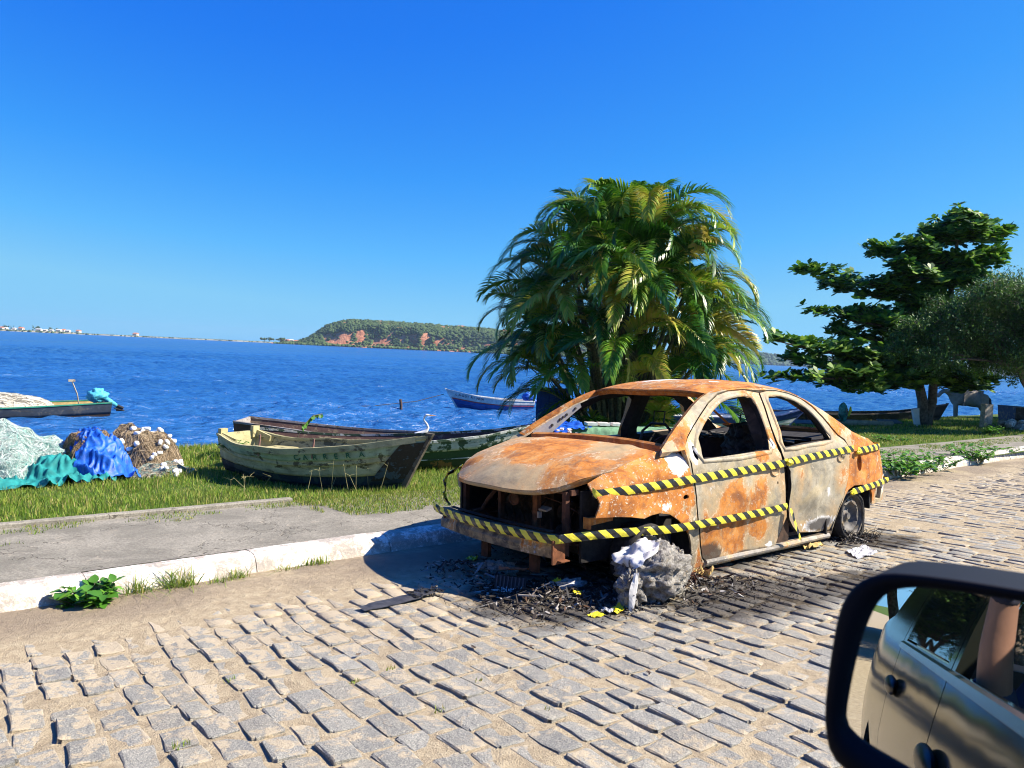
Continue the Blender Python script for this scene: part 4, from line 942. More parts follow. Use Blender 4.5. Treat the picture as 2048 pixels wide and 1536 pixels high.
def hullpt(P, u, v, sy):
    b, s, k, fl = sect(P, u); L = P['L']
    # stem rake: upper points reach further forward
    x_ = -L * (1 - u) + P['rake'] * (v ** 1.2) * max(0, (u - .55) / .45) ** 1.5 - P.get('srake', .05) * v * max(0, (.2 - u) / .2)
    if v < .08: return Vector((x_, sy * fl * v / .08, k))
    t_ = (v - .08) / .92; y_ = fl + (b - fl) * (t_ ** .62); z_ = k + (s - k) * (t_ ** 1.12)
    return Vector((x_, sy * y_, z_))
def hull(root, P, strakes, inner, cap, capw=.035, stem_mat=None, ns=22, th=.018, transom_mat=None, steps=4, tu=0.0, capstart=0):
    us = [tu + (1 - tu) * i / (ns - 1) for i in range(ns)]
    for sy in (-1, 1):
        for (v0, v1, mt, lap) in strakes:
            m = MB(); rows = []
            for u in us:
                row = []
                for j in range(steps + 1):
                    v = v0 + (v1 - v0) * j / steps; p = hullpt(P, u, v, sy); e = lap * (1 - j / steps) * min(1, (1 - u) * 8)
                    row.append(p + Vector((0, sy * e, 0)))
                row = [hullpt(P, u, v0, sy) - Vector((0, sy * th * .5, 0))] + row
                rows.append(row)
            m.grid(rows, flip=(sy > 0)); m.build('plank', mt, root, True)
    m = MB(); rows = []
    for u in us:
        row = []
        for sy in (-1, 1):
            rr = [hullpt(P, u, v, sy) for v in np.linspace(0, 1, 9)]
            rr = [q + Vector((0, -sy * min(th, abs(q.y) * .8), .012)) for q in rr]
            row += rr[::-1] if sy < 0 else rr[1:]
        rows.append(row)
    m.grid(rows); m.build('hull_inside', inner, root, True)
    for sy in (-1, 1):
        m = MB(); rows = []
        for u in us:
            if u < capstart: continue
            q = hullpt(P, u, 1, sy); iy = min(capw, abs(q.y) * .9)
            rows.append([q + Vector((0, sy * .012, -.022)), q + Vector((0, sy * .014, .008)), q + Vector((0, -sy * iy, .010)), q + Vector((0, -sy * iy, -.02))])
        m.grid(rows, flip=(sy > 0)); m.build('gunwale', cap, root)
    # stem post
    m = MB(); rows = []
    for v in np.linspace(-.06, 1.06, 9):
        q = hullpt(P, 1, max(0, min(1, v)), 1); q.y = 0; q.z += (v - max(0, min(1, v))) * .5; q.x += (v - max(0, min(1, v))) * .3
        rows.append([q + Vector((-.05, -.03, 0)), q + Vector((.035, -.022, 0)), q + Vector((.035, .022, 0)), q + Vector((-.05, .03, 0))])
    m.grid(rows); m.f.append((0, 1, 2, 3)); m.m.append(0); n0 = 4 * 8; m.f.append((n0 + 3, n0 + 2, n0 + 1, n0)); m.m.append(0)
    m.build('stem_post', stem_mat or cap, root)
    # transom
    u = tu; R_ = [hullpt(P, u, v, -1) for v in np.linspace(1, 0, 9)] + [hullpt(P, u, v, 1) for v in np.linspace(.1, 1, 8)]
    m = MB(); k_ = len(R_); m.add(R_ + [q + Vector((.03, 0, 0)) for q in R_], [tuple(range(k_))[::-1], tuple(range(k_, 2 * k_))] + [(i, (i + 1) % k_, k_ + (i + 1) % k_, k_ + i) for i in range(k_)])
    m.build('transom', transom_mat or cap, root)
def thwart(root, P, u, z_, mt, w_=.16):
    b = sect(P, u)[0] - .02; x_ = -P['L'] * (1 - u); m = MB(); m.box((x_, 0, z_), (w_, 2 * b * .93, .025)); m.build('thwart', mt, root)
def text_on(root, txt, size, pos, dirx, up, mat, name='lettering', th=.002, shear=0):
    cu = bpy.data.curves.new(name, 'FONT'); cu.body = txt; cu.size = size; cu.extrude = th; cu.shear = shear; cu.offset = size * .012
    tmp = bpy.data.objects.new('tmp', cu); COL.objects.link(tmp); dg = bpy.context.evaluated_depsgraph_get(); me = bpy.data.meshes.new_from_object(tmp.evaluated_get(dg))
    bpy.data.objects.remove(tmp); me.materials.clear(); me.materials.append(mat)
    o = obj(name, me, root); X_ = Vector(dirx).normalized(); Z_ = X_.cross(Vector(up)).normalized(); Y2 = Z_.cross(X_)
    o.matrix_local = Matrix(((X_.x, Y2.x, Z_.x, pos[0]), (X_.y, Y2.y, Z_.y, pos[1]), (X_.z, Y2.z, Z_.z, pos[2]), (0, 0, 0, 1))); return o
# --- yellow-green skiff
b1 = empty('rowing_boat', (.38, 3.06, -.04), math.radians(-66), label='weathered pale yellow and dark blue wooden skiff beached on the grass', cat='boat')
P1 = dict(L=2.42, rake=.36, b=itp((0, .30), (.3, .52), (.55, .58), (.8, .42), (1, .02)), s=itp((0, .44), (.16, .37), (.34, .385), (.55, .405), (.8, .50), (1, .64)), k=itp((0, -.02), (.5, -.05), (.85, -.04), (1, .0)), f=itp((0, .18), (.5, .36), (.8, .20), (1, .01)))
w_y = wood('faded_yellow_paint', (.52, .51, .31), (.12, .12, .06), .20, .8); w_y2 = wood('faded_cream_rail', (.46, .42, .22), (.13, .11, .06), .30, .8); w_g = wood('faded_green_paint', (.36, .46, .33), (.11, .13, .08), .24, .8)
w_b = wood('dark_blue_bottom', (.022, .045, .065), (.05, .09, .08), .45, .55); w_bow = wood('bow_patch', (.07, .12, .15), (.03, .028, .022), .75, .7); w_in = wood('inside_wood', (.42, .38, .20), (.12, .12, .07), .4, .7)
hull(b1, P1, [(0, .26, w_b, .0), (.26, .46, w_b, .004), (.46, .68, w_y, .010), (.68, .77, w_y2, .020), (.77, .95, w_g, .006), (.95, 1.0, w_y, .014)], w_in, w_y2, stem_mat=wood('stem_wood', (.15, .13, .10), (.06, .05, .04), .5, .6), transom_mat=w_y2)
thwart(b1, P1, .55, .28, w_in); thwart(b1, P1, .78, .36, w_in); thwart(b1, P1, .18, .26, w_in, .3)
m = MB()   # painted dark bow patch
for sy in (-1, 1):
    m.grid([[hullpt(P1, u, v, sy) + Vector((0, sy * .026 * min(1, (1 - u) * 9) + sy * .003, 0)) for v in np.linspace(.35, .93, 8)] if False else [hullpt(P1, min(1, u + .10 * (v - .4)), v, sy) + Vector((0, sy * (.024 * min(1, (1 - u) * 9) + .002), 0)) for v in np.linspace(.36, .92, 8)] for u in np.linspace(.885, 1, 6)], flip=sy > 0)
m.build('bow_patch', w_bow, b1, True)
TG = wood('faded_green_letters', (.03, .14, .09), (.36, .42, .28), .55, .2)
def hull_text(root, P, txt, size, u0, u1, v, sy, mat, out=.03):
    """letters set one by one along the plank"""
    n = len(txt)
    for i, ch in enumerate(txt):
        u = u0 + (u1 - u0) * i / (n - 1); p = hullpt(P, u, v, sy); d = hullpt(P, u + .02, v, sy) - hullpt(P, u - .02, v, sy); up_ = hullpt(P, u, min(1, v + .08), sy) - hullpt(P, u, v - .08, sy)
        if sy > 0: d = -d
        text_on(root, ch, size, p + Vector((0, sy * out, 0)) - d.normalized() * size * .3, d, up_, mat, name='letter', th=.002)
hull_text(b1, P1, 'CARRERA', .085, .60, .84, .81, -1, TG, .030)
for sy in (-1, 1):
    m = MB(); q = hullpt(P1, 0, 1, sy); m.box(q + Vector((.04, -sy * .05, -.01)), (.05, .10, .14)); m.box(q + Vector((.16, -sy * .03, -.05)), (.26, .025, .07), Matrix.Rotation(.25, 3, 'Y')); m.build('stern_knee', w_y2, b1)
    m = MB(); rows = []
    for u in np.linspace(.33, .97, 12):
        q = hullpt(P1, u, 1, sy); rows.append([q + Vector((0, sy * .02, -.05)), q + Vector((0, sy * .022, .016)), q + Vector((0, -sy * .02, .018)), q + Vector((0, -sy * .02, -.05))])
    m.grid(rows, flip=sy > 0); m.f.append((0, 1, 2, 3)); m.m.append(0); m.build('rubbing_strake', w_y2 if sy < 0 else w_in, b1)
m = MB()
for k in range(7): m.lathe([(.012, 0), (.012, .006), (.007, .006), (.007, 0)], 8, (.045 + .006 * (k % 2), -.03, .14 - .028 * k + .14))
m.build('rusty_chain', M_BROWN, b1)
for (u, sy, h) in ((.36, -1, .14), (.66, -1, .11)):
    q = hullpt(P1, u, 1, sy); m = MB(); m.tube([q + Vector((0, .02, -.1)), q + Vector((.02, .02, h))], .010, 6); m.build('thole_pin', wood('pin_wood' if u < .5 else 'pin_wood2', (.30, .16, .14), peel=.2), b1)
# --- green and white boat behind
b2 = empty('rowing_boat', (2.58, 3.86, -.10), math.radians(-38), label='green and white wooden boat with peeling paint lying behind the yellow skiff', cat='boat')
P2 = dict(L=3.5, rake=.30, b=itp((0, .36), (.3, .55), (.6, .58), (.82, .38), (1, .02)), s=itp((0, .42), (.3, .36), (.6, .41), (.85, .53), (1, .68)), k=itp((0, .06), (.5, .02), (.85, .05), (1, .12)), f=itp((0, .22), (.5, .36), (.8, .20), (1, .01)))
g1 = wood('dark_green_paint', (.035, .085, .035), (.02, .03, .015), .3, .5); g2 = wood('peeling_white_band', (.62, .64, .58), (.05, .09, .05), .62, .5); g3 = wood('green_bottom', (.045, .07, .03), (.28, .15, .05), .5, .5)
hull(b2, P2, [(0, .22, g3, 0), (.22, .45, g3, .004), (.45, .70, g1, .010), (.70, .985, g2, .012)], wood('brown_inside', (.10, .055, .045), peel=.3), g2, transom_mat=g1, stem_mat=wood('grey_stem', (.30, .28, .24), peel=.3))
thwart(b2, P2, .3, .28, g2); thwart(b2, P2, .6, .30, g2)
m = MB(); m.grid([[hullpt(P2, u, .47, -1) + Vector((0, -.022, z_)) for z_ in (0, .012)] for u in np.linspace(.0, .99, 16)]); m.build('rubbing_strake', g2, b2)
# --- long brown boat behind those two
b3 = empty('rowing_boat', (3.35, 5.1, -.16), math.radians(-35), label='dark brown open boat farthest back behind the two beached boats', cat='boat')
P3 = dict(L=3.9, rake=.25, b=itp((0, .40), (.4, .55), (.7, .48), (1, .02)), s=itp((0, .50), (.4, .37), (.7, .36), (1, .45)), k=itp((0, 0), (.5, -.02), (1, .05)), f=itp((0, .25), (.5, .36), (.8, .20), (1, .01)))
b_br = wood('old_brown_paint', (.12, .07, .06), peel=.3); b_gy = wood('grey_rail', (.33, .31, .30), peel=.3)
hull(b3, P3, [(0, .5, b_br, 0), (.5, 1, b_br, .01)], b_br, b_gy)
# --- long dark boat moored at the left with net heaped inside
b4 = empty('rowing_boat', (-.30, 19.05, -.78), math.radians(176), label='long low dark blue boat afloat at the left edge carrying pale netting', cat='boat')
P4 = dict(L=5.5, rake=.2, b=itp((0, .55), (.5, .75), (1, .3)), s=itp((0, .46), (.5, .36), (1, .42)), k=itp((0, -.05), (.5, -.1), (1, .0)), f=itp((0, .40), (.5, .55), (1, .2)))
b4.matrix_world = Matrix.Translation((-5.15, 18.95, -.78)) @ Matrix.Rotation(math.radians(182), 4, 'Z')
n_d = wood('navy_hull', (.035, .05, .075), (.09, .09, .09), .35, .4); n_t = wood('teal_rail', (.03, .25, .17), peel=.1, dirt=.2); n_i = wood('dark_waterline', (.05, .03, .025), peel=.2)
hull(b4, P4, [(0, .5, n_i, 0), (.5, .96, n_d, .01)], wood('boat4_inside', (.45, .33, .13), peel=.2), n_t, transom_mat=wood('grey_transom', (.35, .34, .30), peel=.3))
# --- white and blue moored boat
b5 = empty('rowing_boat', (12.9, 19.9, -.74), math.radians(160), label='white and blue boat with a name on its bow moored offshore', cat='boat')
b5.matrix_world = Matrix.Translation((12.55, 19.75, -.76)) @ Matrix.Rotation(math.radians(163), 4, 'Z')
P5 = dict(L=2.95, rake=.52, b=itp((0, .48), (.4, .62), (.75, .45), (1, .02)), s=itp((0, .40), (.4, .44), (.75, .56), (1, .78)), k=itp((0, -.02), (.5, -.05), (1, .03)), f=itp((0, .32), (.5, .42), (.8, .22), (1, .01)))
w5 = wood('white_hull_paint', (.68, .68, .66), (.4, .4, .42), .12, .2); bl5 = wood('blue_hull_paint', (.03, .10, .33), peel=.15, dirt=.3); rd5 = wood('red_line', (.55, .08, .06), peel=.1, dirt=.2)
hull(b5, P5, [(0, .35, bl5, 0), (.35, .60, bl5, .008), (.60, .66, rd5, .012), (.66, 1.0, w5, .008)], w5, w5)
thwart(b5, P5, .35, .34, w5); thwart(b5, P5, .62, .38, w5)
hull_text(b5, P5, 'LAGUIRINHA', .13, .94, .70, .80, 1, simple('dark_letters', (.05, .035, .06), .7), .028)
def skin(name, V, E, Rd, mat, parent=None, sub=2, **k):
    me = bpy.data.meshes.new(name); me.from_pydata([tuple(v) for v in V], E, []); me.update(); o = obj(name, me, parent, **k)
    me.materials.append(mat)
    md = o.modifiers.new('skin', 'SKIN'); md.use_smooth_shade = True; md.use_x_symmetry = False
    for i, r in enumerate(Rd):
        sv = me.skin_vertices[0].data[i]; sv.radius = r if hasattr(r, '__len__') else (r, r); sv.use_root = (i == 0)
    ms = o.modifiers.new('sub', 'SUBSURF'); ms.levels = sub; ms.render_levels = sub
    dg = bpy.context.evaluated_depsgraph_get(); me2 = bpy.data.meshes.new_from_object(o.evaluated_get(dg)); o.modifiers.clear(); o.data = me2
    if not me2.materials: me2.materials.append(mat)
    me2.polygons.foreach_set('use_smooth', np.ones(len(me2.polygons), dtype=bool))
    return o
def blobmesh(name, c, r, mat, amp=.2, fr=3., parent=None, nu=28, nv=18, flat=None, smooth=True, ridg=0, seed=0, **k):
    V = []; rows = []
    for i in range(nv + 1):
        th = PI * i / nv; row = []
        for j in range(nu):
            a = 2 * PI * j / nu; d = Vector((math.sin(th) * math.cos(a), math.sin(th) * math.sin(a), math.cos(th)))
            n_ = fbm(d * fr + Vector((seed, 0, 0)), 1, 4)
            if ridg: n_ -= ridg * abs(mnoise.noise(d * fr * 2.3 + Vector((seed, 4, 0))))
            q = Vector((d.x * r[0], d.y * r[1], d.z * r[2])) * (1 + amp * n_)
            if flat is not None: q.z = max(q.z, flat)
            row.append(q + Vector(c))
        row.append(row[0]); rows.append(row)
    m = MB(); m.grid(rows, flip=True); return m.build(name, mat, parent, smooth, **k)
M_TEALC = simple('cyan_cloth', (.07, .42, .55), .7, 0, .35, 14, .6); M_BLUEC = simple('blue_tarpaulin', (.012, .10, .50), .5, 0, .35, 14, .7, spec=.4)
M_BLK = simple('black_plastic', (.015, .015, .017), .45, 0, .4)
def outboard(root_loc, rz, mat, label, s=1.0):
    e = empty('outboard_motor', root_loc, rz, label=label, cat='outboard motor')
    blobmesh('cowl_cover', (0, 0, .0), (.22 * s, .15 * s, .17 * s), mat, .35, 2.2, e, ridg=.5, seed=root_loc[0])
    m = MB(); m.tube([(.10 * s, 0, -.02), (.30 * s, .0, -.16 * s), (.42 * s, 0, -.24 * s)], [.07 * s, .055 * s, .04 * s], 8); m.build('shaft_cover', mat, e, True)
    m = MB(); m.tube([(.40 * s, 0, -.22 * s), (.56 * s, 0, -.30 * s)], [.035 * s, .03 * s], 8); m.box((.47 * s, 0, -.31 * s), (.14 * s, .02, .12 * s)); m.tube([(.36 * s, 0, -.30 * s), (.58 * s, 0, -.36 * s)], .02 * s, 6); m.build('gearcase', M_BLK, e)
    return e
outboard((.12, 19.02, -.16), -.2, M_TEALC, 'outboard motor bundled in pale cyan cloth tilted up on the dark boat at the left', 1.15)
outboard((15.35, 18.95, -.22), -.35, M_BLUEC, 'outboard motor wrapped in bright blue plastic on the white and blue boat', 1.1)
po = MB(); po.tube([(-.32, 18.9, -.45), (-.38, 18.9, -.1), (-.50, 18.9, .22)], .018, 6); po.box((-.51, 18.9, .25), (.16, .06, .06)); o = po.build('net_pole', wood('pole_wood', (.42, .36, .28), peel=.1), label='thin crooked pole with a white top standing in the dark boat', cat='pole')
po = MB(); po.tube([(10.23, 20.1, -1.2), (10.24, 20.1, -.6), (10.20, 20.1, -.38)], [.06, .055, .05], 7); po.build('mooring_stake', simple('wet_stake', (.10, .06, .045), .6), label='short brown mooring stake sticking out of the water', cat='stake')
po = MB(); po.tube([(12.0, 19.95, -.18), (11.0, 20.3, -.48), (9.6, 20.9, -.68), (8.3, 21.3, -.76)], .014, 5); po.build('mooring_rope', simple('dark_rope', (.10, .09, .08), .9), label='dark mooring rope running from the bow of the white and blue boat', cat='rope')
# ================================================================== NETS AND TARPAULINS
def strands(name, surf, n, L, r, mat, parent=None, seg=7, wob=.35, seed=0, **k):
    """many thin curved fibres lying over a surface function surf(a,b)->Vector"""
    rg = np.random.default_rng(seed); m = []; Fs = []; base = 0
    for i in range(n):
        a, b = rg.uniform(0, 2 * PI), rg.uniform(.02, 1.0); d = rg.uniform(0, 2 * PI); P = []
        for j in range(seg):
            P.append(np.array(surf(a, b))); d += rg.normal(0, wob); st_ = L / seg * rg.uniform(.7, 1.3); a += math.cos(d) * st_ / max(.15, b); b = min(1.08, max(.02, b + math.sin(d) * st_))
        P = np.array(P) + rg.normal(0, .004, 3); up_v = rg.normal(0, 1, 3); up_v[2] = abs(up_v[2]) + .3; up_v /= np.linalg.norm(up_v)
        T_ = np.gradient(P, axis=0); S = np.cross(T_, up_v); S /= (np.linalg.norm(S, axis=1, keepdims=True) + 1e-9); w_ = r * rg.uniform(.6, 1.5)
        V = np.concatenate([P - S * w_, P + S * w_]); m.append(V); q = np.arange(seg - 1)
        Fs.append(np.stack([q, q + 1, q + 1 + seg, q + seg], -1) + base); base += 2 * seg
    return mesh(name, np.concatenate(m), np.concatenate(Fs), mat, parent, kind='stuff', **k)
def dome(c, r, seed, amp=.18, p=2.2, lift=.012):
    def f(a, b):
        h = max(0, 1 - b ** p) ** .75 if b < 1 else 0
        q = Vector((math.cos(a) * b, math.sin(a) * b, 0)); n_ = fbm((q.x * 2 + seed, q.y * 2, h * 1.3), 1, 4)
        return Vector((c[0] + r[0] * q.x * (1 + .1 * n_), c[1] + r[1] * q.y * (1 + .1 * n_), c[2] + r[2] * h * (1 + amp * n_) + lift + .04 * n_))
    return f
def mound(name, f, mat, parent=None, nu=44, nv=16, **k):
    m = MB(); m.grid([[f(a, b) - Vector((0, 0, .02)) for a in np.linspace(0, 2 * PI, nu)] for b in np.linspace(.0, 1.04, nv)], flip=True); return m.build(name, mat, parent, True, **k)
def netmat(nm, cols, rough=.75):
    t = NT(nm, rough, 0, .3); isl = t.n('ShaderNodeNewGeometry').outputs['Random Per Island']
    c = t.ramp(isl, [(i / (len(cols) - 1), c_) for i, c_ in enumerate(cols)]); return t.done(c)
n1 = empty('fishing_net', (0, 0, 0), label='large heap of pale green and white fishing net at the left edge of the grass', cat='fishing net')
f1 = dome((-2.95, 6.15, -.18), (.90, .64, .56), 1)
mound('net_body', f1, simple('net_base', (.30, .38, .36), .9, 0, .6, 30, .9), n1)
strands('net_fibres', f1, 9000, .6, .0014, netmat('net_white_green', [(.74, .76, .73), (.62, .68, .66), (.12, .42, .36), (.72, .72, .70), (.05, .28, .24), (.5, .6, .58), (.8, .8, .78)]), n1, seed=3)
n2 = empty('fishing_net', (0, 0, 0), label='brown bundle of net folded under the blue tarpaulin', cat='fishing net')
f2 = dome((-2.12, 5.95, -.17), (.42, .5, .50), 5); mound('net_body', f2, simple('brown_net_base', (.17, .115, .065), .95, 0, .6, 40, .9), n2)
strands('net_fibres', f2, 2600, .8, .0017, netmat('net_brown', [(.16, .10, .06), (.34, .24, .14), (.24, .17, .10), (.45, .34, .20)]), n2, seed=4, wob=.15)
n3 = empty('fishing_net', (0, 0, 0), label='tan fishing net heap with white floats nearest the water', cat='fishing net')
f3 = dome((-1.50, 6.25, -.22), (.52, .62, .56), 9, p=2.6); mound('net_body', f3, simple('tan_net_base', (.16, .12, .075), .95, 0, .6, 40, .9), n3)
strands('net_fibres', f3, 6500, .7, .0015, netmat('net_tan', [(.18, .13, .08), (.42, .32, .20), (.10, .075, .05), (.50, .40, .27), (.28, .21, .13)]), n3, seed=6, wob=.2)
f3b = dome((-1.42, 5.62, -.16), (.45, .42, .14), 12); strands('loose_net', f3b, 2600, .6, .0015, netmat('net_loose', [(.40, .31, .2), (.52, .42, .30), (.10, .33, .34), (.30, .22, .14)]), n3, seed=8)
M_FLOAT = simple('white_float', (.80, .79, .74), .6, 0, .08); fm = None; rg = np.random.default_rng(21)
for i in range(40):
    a, b = rg.uniform(-2.6, .6), rg.uniform(.1, .95); q = f3(a, b) if i < 28 else f3b(rg.uniform(-2.5, 1), rg.uniform(.2, 1))
    if fm is None: mb = MB(); mb.lathe([(.001, -.04), (.022, -.038), (.028, -.02), (.028, .02), (.022, .038), (.001, .04)], 10, axis='z'); fo = mb.build('net_float', M_FLOAT, n3, True); fm = fo.data
    else: fo = obj('net_float', fm, n3)
    fo.matrix_local = Matrix.Translation(q + Vector((0, -.01, .02))) @ Matrix.Rotation(rg.uniform(0, 6), 4, 'Z') @ Matrix.Rotation(rg.uniform(.8, 1.9), 4, 'X') @ Matrix.Scale(rg.uniform(.8, 1.15), 4)
n4 = empty('fishing_net', (0, 0, 0), label='pale net spread over the gunwale of the dark boat at the left', cat='fishing net')
f4 = dome((-2.3, 18.95, -.55), (1.5, .55, .42), 15, .1, 3); mound('net_body', f4, simple('boat_net', (.52, .49, .42), .95, 0, .35, 9, .8), n4); strands('net_fibres', f4, 700, .8, .006, netmat('net_pale', [(.5, .47, .4), (.66, .62, .55), (.4, .4, .36)]), n4, seed=10)
def drape(name, u0, u1, v0, v1, hfn, mat, nu=60, nv=50, folds=.04, fr=3., seed=0, edge=.08, **k):
    """cloth lying over things: grid in plan with sharp gathered folds"""
    m = MB(); rows = []
    for i in range(nu):
        row = []
        for j in range(nv):
            a, b = i / (nu - 1), j / (nv - 1); x_, y_ = u0 + (u1 - u0) * a, v0 + (v1 - v0) * b
            ex = edge * mnoise.noise(Vector((a * 4 + seed, b * 4, 1))); ey = edge * mnoise.noise(Vector((a * 5, b * 3 + seed, 7)))
            x_ += ex; y_ += ey; h = hfn(x_, y_)
            w_ = 1 - 2.6 * abs(mnoise.noise(Vector(((x_ + y_ * .5) * fr + seed, (y_ - x_ * .4) * fr * .45, h * fr * .6)))); w_ = max(0, w_) ** 1.4
            w2_ = 1 - 2.4 * abs(mnoise.noise(Vector(((x_ - y_ * .6) * fr * 2.4, (y_ + x_) * fr * 1.2 + seed, h * fr)))); 
            row.append((x_, y_, h + folds * (w_ + .5 * max(0, w2_) ** 1.2) + .006))
        rows.append(row)
    m.grid(rows, flip=False); return m.build(name, mat, None, True, **k)
def ht_of(fs):
    def g_(x_, y_):
        h = gz(x_, y_) + .01
        for (c, r, p) in fs:
            b = math.hypot((x_ - c[0]) / r[0], (y_ - c[1]) / r[1])
            if b < 1: h = max(h, c[2] + r[2] * (1 - b ** p) ** .75)
        return h
    return g_
M_TEAL = simple('teal_canvas', (.008, .20, .20), .8, 0, .25, 9, .3)
drape('teal_tarpaulin', -3.30, -1.98, 5.12, 5.85, ht_of([((-2.42, 5.66, -.15), (.55, .36, .20), 1.6)]), M_TEAL, 90, 70, folds=.085, fr=4.2, seed=4, label='crumpled teal canvas sheet in front of the pale net', cat='tarpaulin')
drape('blue_tarpaulin', -2.34, -1.72, 5.16, 6.40, ht_of([((-2.08, 5.98, -.14), (.42, .80, .46), 2.0)]), M_BLUEC, 80, 110, folds=.08, fr=5.0, seed=11, edge=.10, label='shiny blue plastic tarpaulin folded over the brown net', cat='tarpaulin')
# ================================================================== STUFF BEHIND THE CAR
def curtain(name, pts, z0, z1, mat, amp=.05, fr=9, n=50, nz=14, label='', cat='tarpaulin', seed=0, bulge=0):
    P = catmull(pts, n // max(1, len(pts) - 1)); m = MB(); rows = []
    for i, p in enumerate(P):
        row = []
        for j in range(nz):
            t_ = j / (nz - 1); z_ = z0 + (z1 - z0) * t_; w_ = mnoise.noise(Vector((i * fr / n * 1.7 + seed, t_ * 1.2, 0))) * amp * (1.2 - .6 * t_)
            row.append((p[0] + w_ * .7, p[1] - w_ - bulge * math.sin(PI * t_), z_))
        rows.append(row)
    m.grid(rows); return m.build(name, mat, None, True, label=label, cat=cat)
curtain('hanging_tarpaulin', [(6.05, 7.50), (6.28, 7.30), (6.52, 7.10), (6.62, 7.25), (6.95, 7.50)], -.25, .85, simple('deep_blue_sheet', (.012, .075, .36), .55, 0, .2, 8, .3), .07, label='tall deep blue sheet hanging beside the palm clump')
e = empty('market_bench', (5.3, 4.9, 0), label='long bench covered with green cloth behind the burnt car', cat='bench')
M_GCL = simple('green_cloth', (.13, .27, .15), .85, 0, .35, 10, .6)
m = MB(); rows = []
for i in range(40):
    t_ = i / 39; x_, y_ = 4.45 + 2.2 * t_, 4.95 - 1.0 * t_; w_ = .02 * math.sin(i * 1.1) + .015 * math.sin(i * 2.3)
    rows.append([(x_ - .05 - e.location.x, y_ - .28 + w_ - e.location.y, -.1), (x_ - .03 - e.location.x, y_ - .24 - e.location.y + w_ * .5, .30), (x_ - e.location.x, y_ - .20 - e.location.y, .365 + .008 * math.sin(i)), (x_ + .12 - e.location.x, y_ + .25 - e.location.y, .37 + .006 * math.cos(i))])
m.grid(rows); m.build('cloth', M_GCL, e, True)
for t_ in (.05, .5, .95):
    m = MB(); m.box((4.45 + 2.2 * t_ - 5.3, 4.95 - t_ - 4.9, .1), (.05, .3, .5)); m.build('leg', wood('leg%d' % int(t_ * 10), (.2, .16, .1)), e)
drape('blue_tarpaulin', 3.95, 4.72, 4.55, 5.4, lambda x_, y_: .30 + .06 * math.sin(3 * x_), M_BLUEC, 40, 30, .07, 3.4, 20, label='blue tarpaulin bunched on the bench seen through the windscreen opening', cat='tarpaulin')
for i, (x_, y_) in enumerate([(4.98, 4.85), (5.18, 4.76), (5.38, 4.66)]):
    m = MB(); m.box((0, 0, .025), (.17, .20, .045)); o = m.build('foam_box_lid', simple('offwhite_foam%d' % i, (.72, .66, .60), .8, 0, .12), None, loc=(x_, y_, .385), rz=-.45, label=['off white slab on the green cloth nearest the blue tarpaulin', 'middle off white slab on the green cloth', 'off white slab on the green cloth farthest from the tarpaulin'][i], cat='slab', group='pale slabs on the green cloth')
e = empty('green_bin', (9.55, 7.3, -.2), math.radians(-40), label='green box on short legs standing behind the palm fronds', cat='box')
m = MB(); m.box((0, 0, .40), (.62, .40, .52)); m.box((0, 0, .67), (.66, .44, .03)); m.build('body', wood('green_paint_box', (.05, .30, .13), peel=.12, dirt=.3), e)
for x_ in (-.25, .25):
    for y_ in (-.14, .14): m = MB(); m.box((x_, y_, .07), (.05, .05, .14)); m.build('leg', M_BROWN, e)
# ================================================================== BIRD AND HORSE
M_WHITEF = simple('white_feathers', (.82, .82, .80), .8, 0, .08, 30)
eg = empty('egret', (2.02, 5.30, -.02), -.65, label='white egret with a long curved neck standing behind the skiff bow', cat='bird')
skin('body', [(0, 0, .30), (-.10, 0, .27), (-.22, 0, .20), (.05, 0, .34), (.09, 0, .40), (.06, 0, .46), (.02, 0, .51), (.03, 0, .56), (.06, 0, .585), (.10, 0, .58), (.0, .025, .18), (.01, .03, .0), (.0, -.025, .18), (.01, -.03, .0)],
     [(0, 1), (1, 2), (0, 3), (3, 4), (4, 5), (5, 6), (6, 7), (7, 8), (8, 9), (0, 10), (10, 11), (0, 12), (12, 13)], [.062, .065, .025, .035, .02, .016, .015, .015, .018, .010, .012, .006, .012, .006], M_WHITEF, eg)
m = MB(); m.tube([(.10, 0, .58), (.20, 0, .575)], [.010, .002], 6); m.build('beak', simple('orange_beak', (.75, .35, .08), .5), eg)
M_HORSE = simple('shaded_horse_coat', (.27, .24, .21), .8, 0, .2, 6)  # coat colour darkened to carry the tree's shade
ho = empty('horse', (30.42, 8.55, -.42), math.radians(142), label='pale grey horse standing in the shade beside the tree trunk', cat='horse')
s = 1.05
HV = [(0, 0, .90), (.28, 0, .90), (.50, 0, .88), (-.30, 0, .86), (-.58, 0, .90), (-.70, 0, .86), (.66, 0, 1.02), (.84, 0, 1.10), (.98, 0, 1.12), (1.10, 0, 1.00), (1.20, 0, .84),
      (.52, .13, .62), (.55, .13, .38), (.55, .13, .06), (.59, .13, .01), (.38, -.13, .62), (.33, -.13, .38), (.30, -.13, .06), (.34, -.13, .01),
      (-.62, .14, .64), (-.56, .14, .46), (-.70, .14, .34), (-.66, .14, .06), (-.62, .14, .01), (-.68, -.14, .64), (-.62, -.14, .46), (-.78, -.14, .34), (-.74, -.14, .06), (-.70, -.14, .01)]
HE = [(0, 1), (1, 2), (0, 3), (3, 4), (4, 5), (2, 6), (6, 7), (7, 8), (8, 9), (9, 10), (2, 11), (11, 12), (12, 13), (13, 14), (2, 15), (15, 16), (16, 17), (17, 18), (4, 19), (19, 20), (20, 21), (21, 22), (22, 23), (4, 24), (24, 25), (25, 26), (26, 27), (27, 28)]
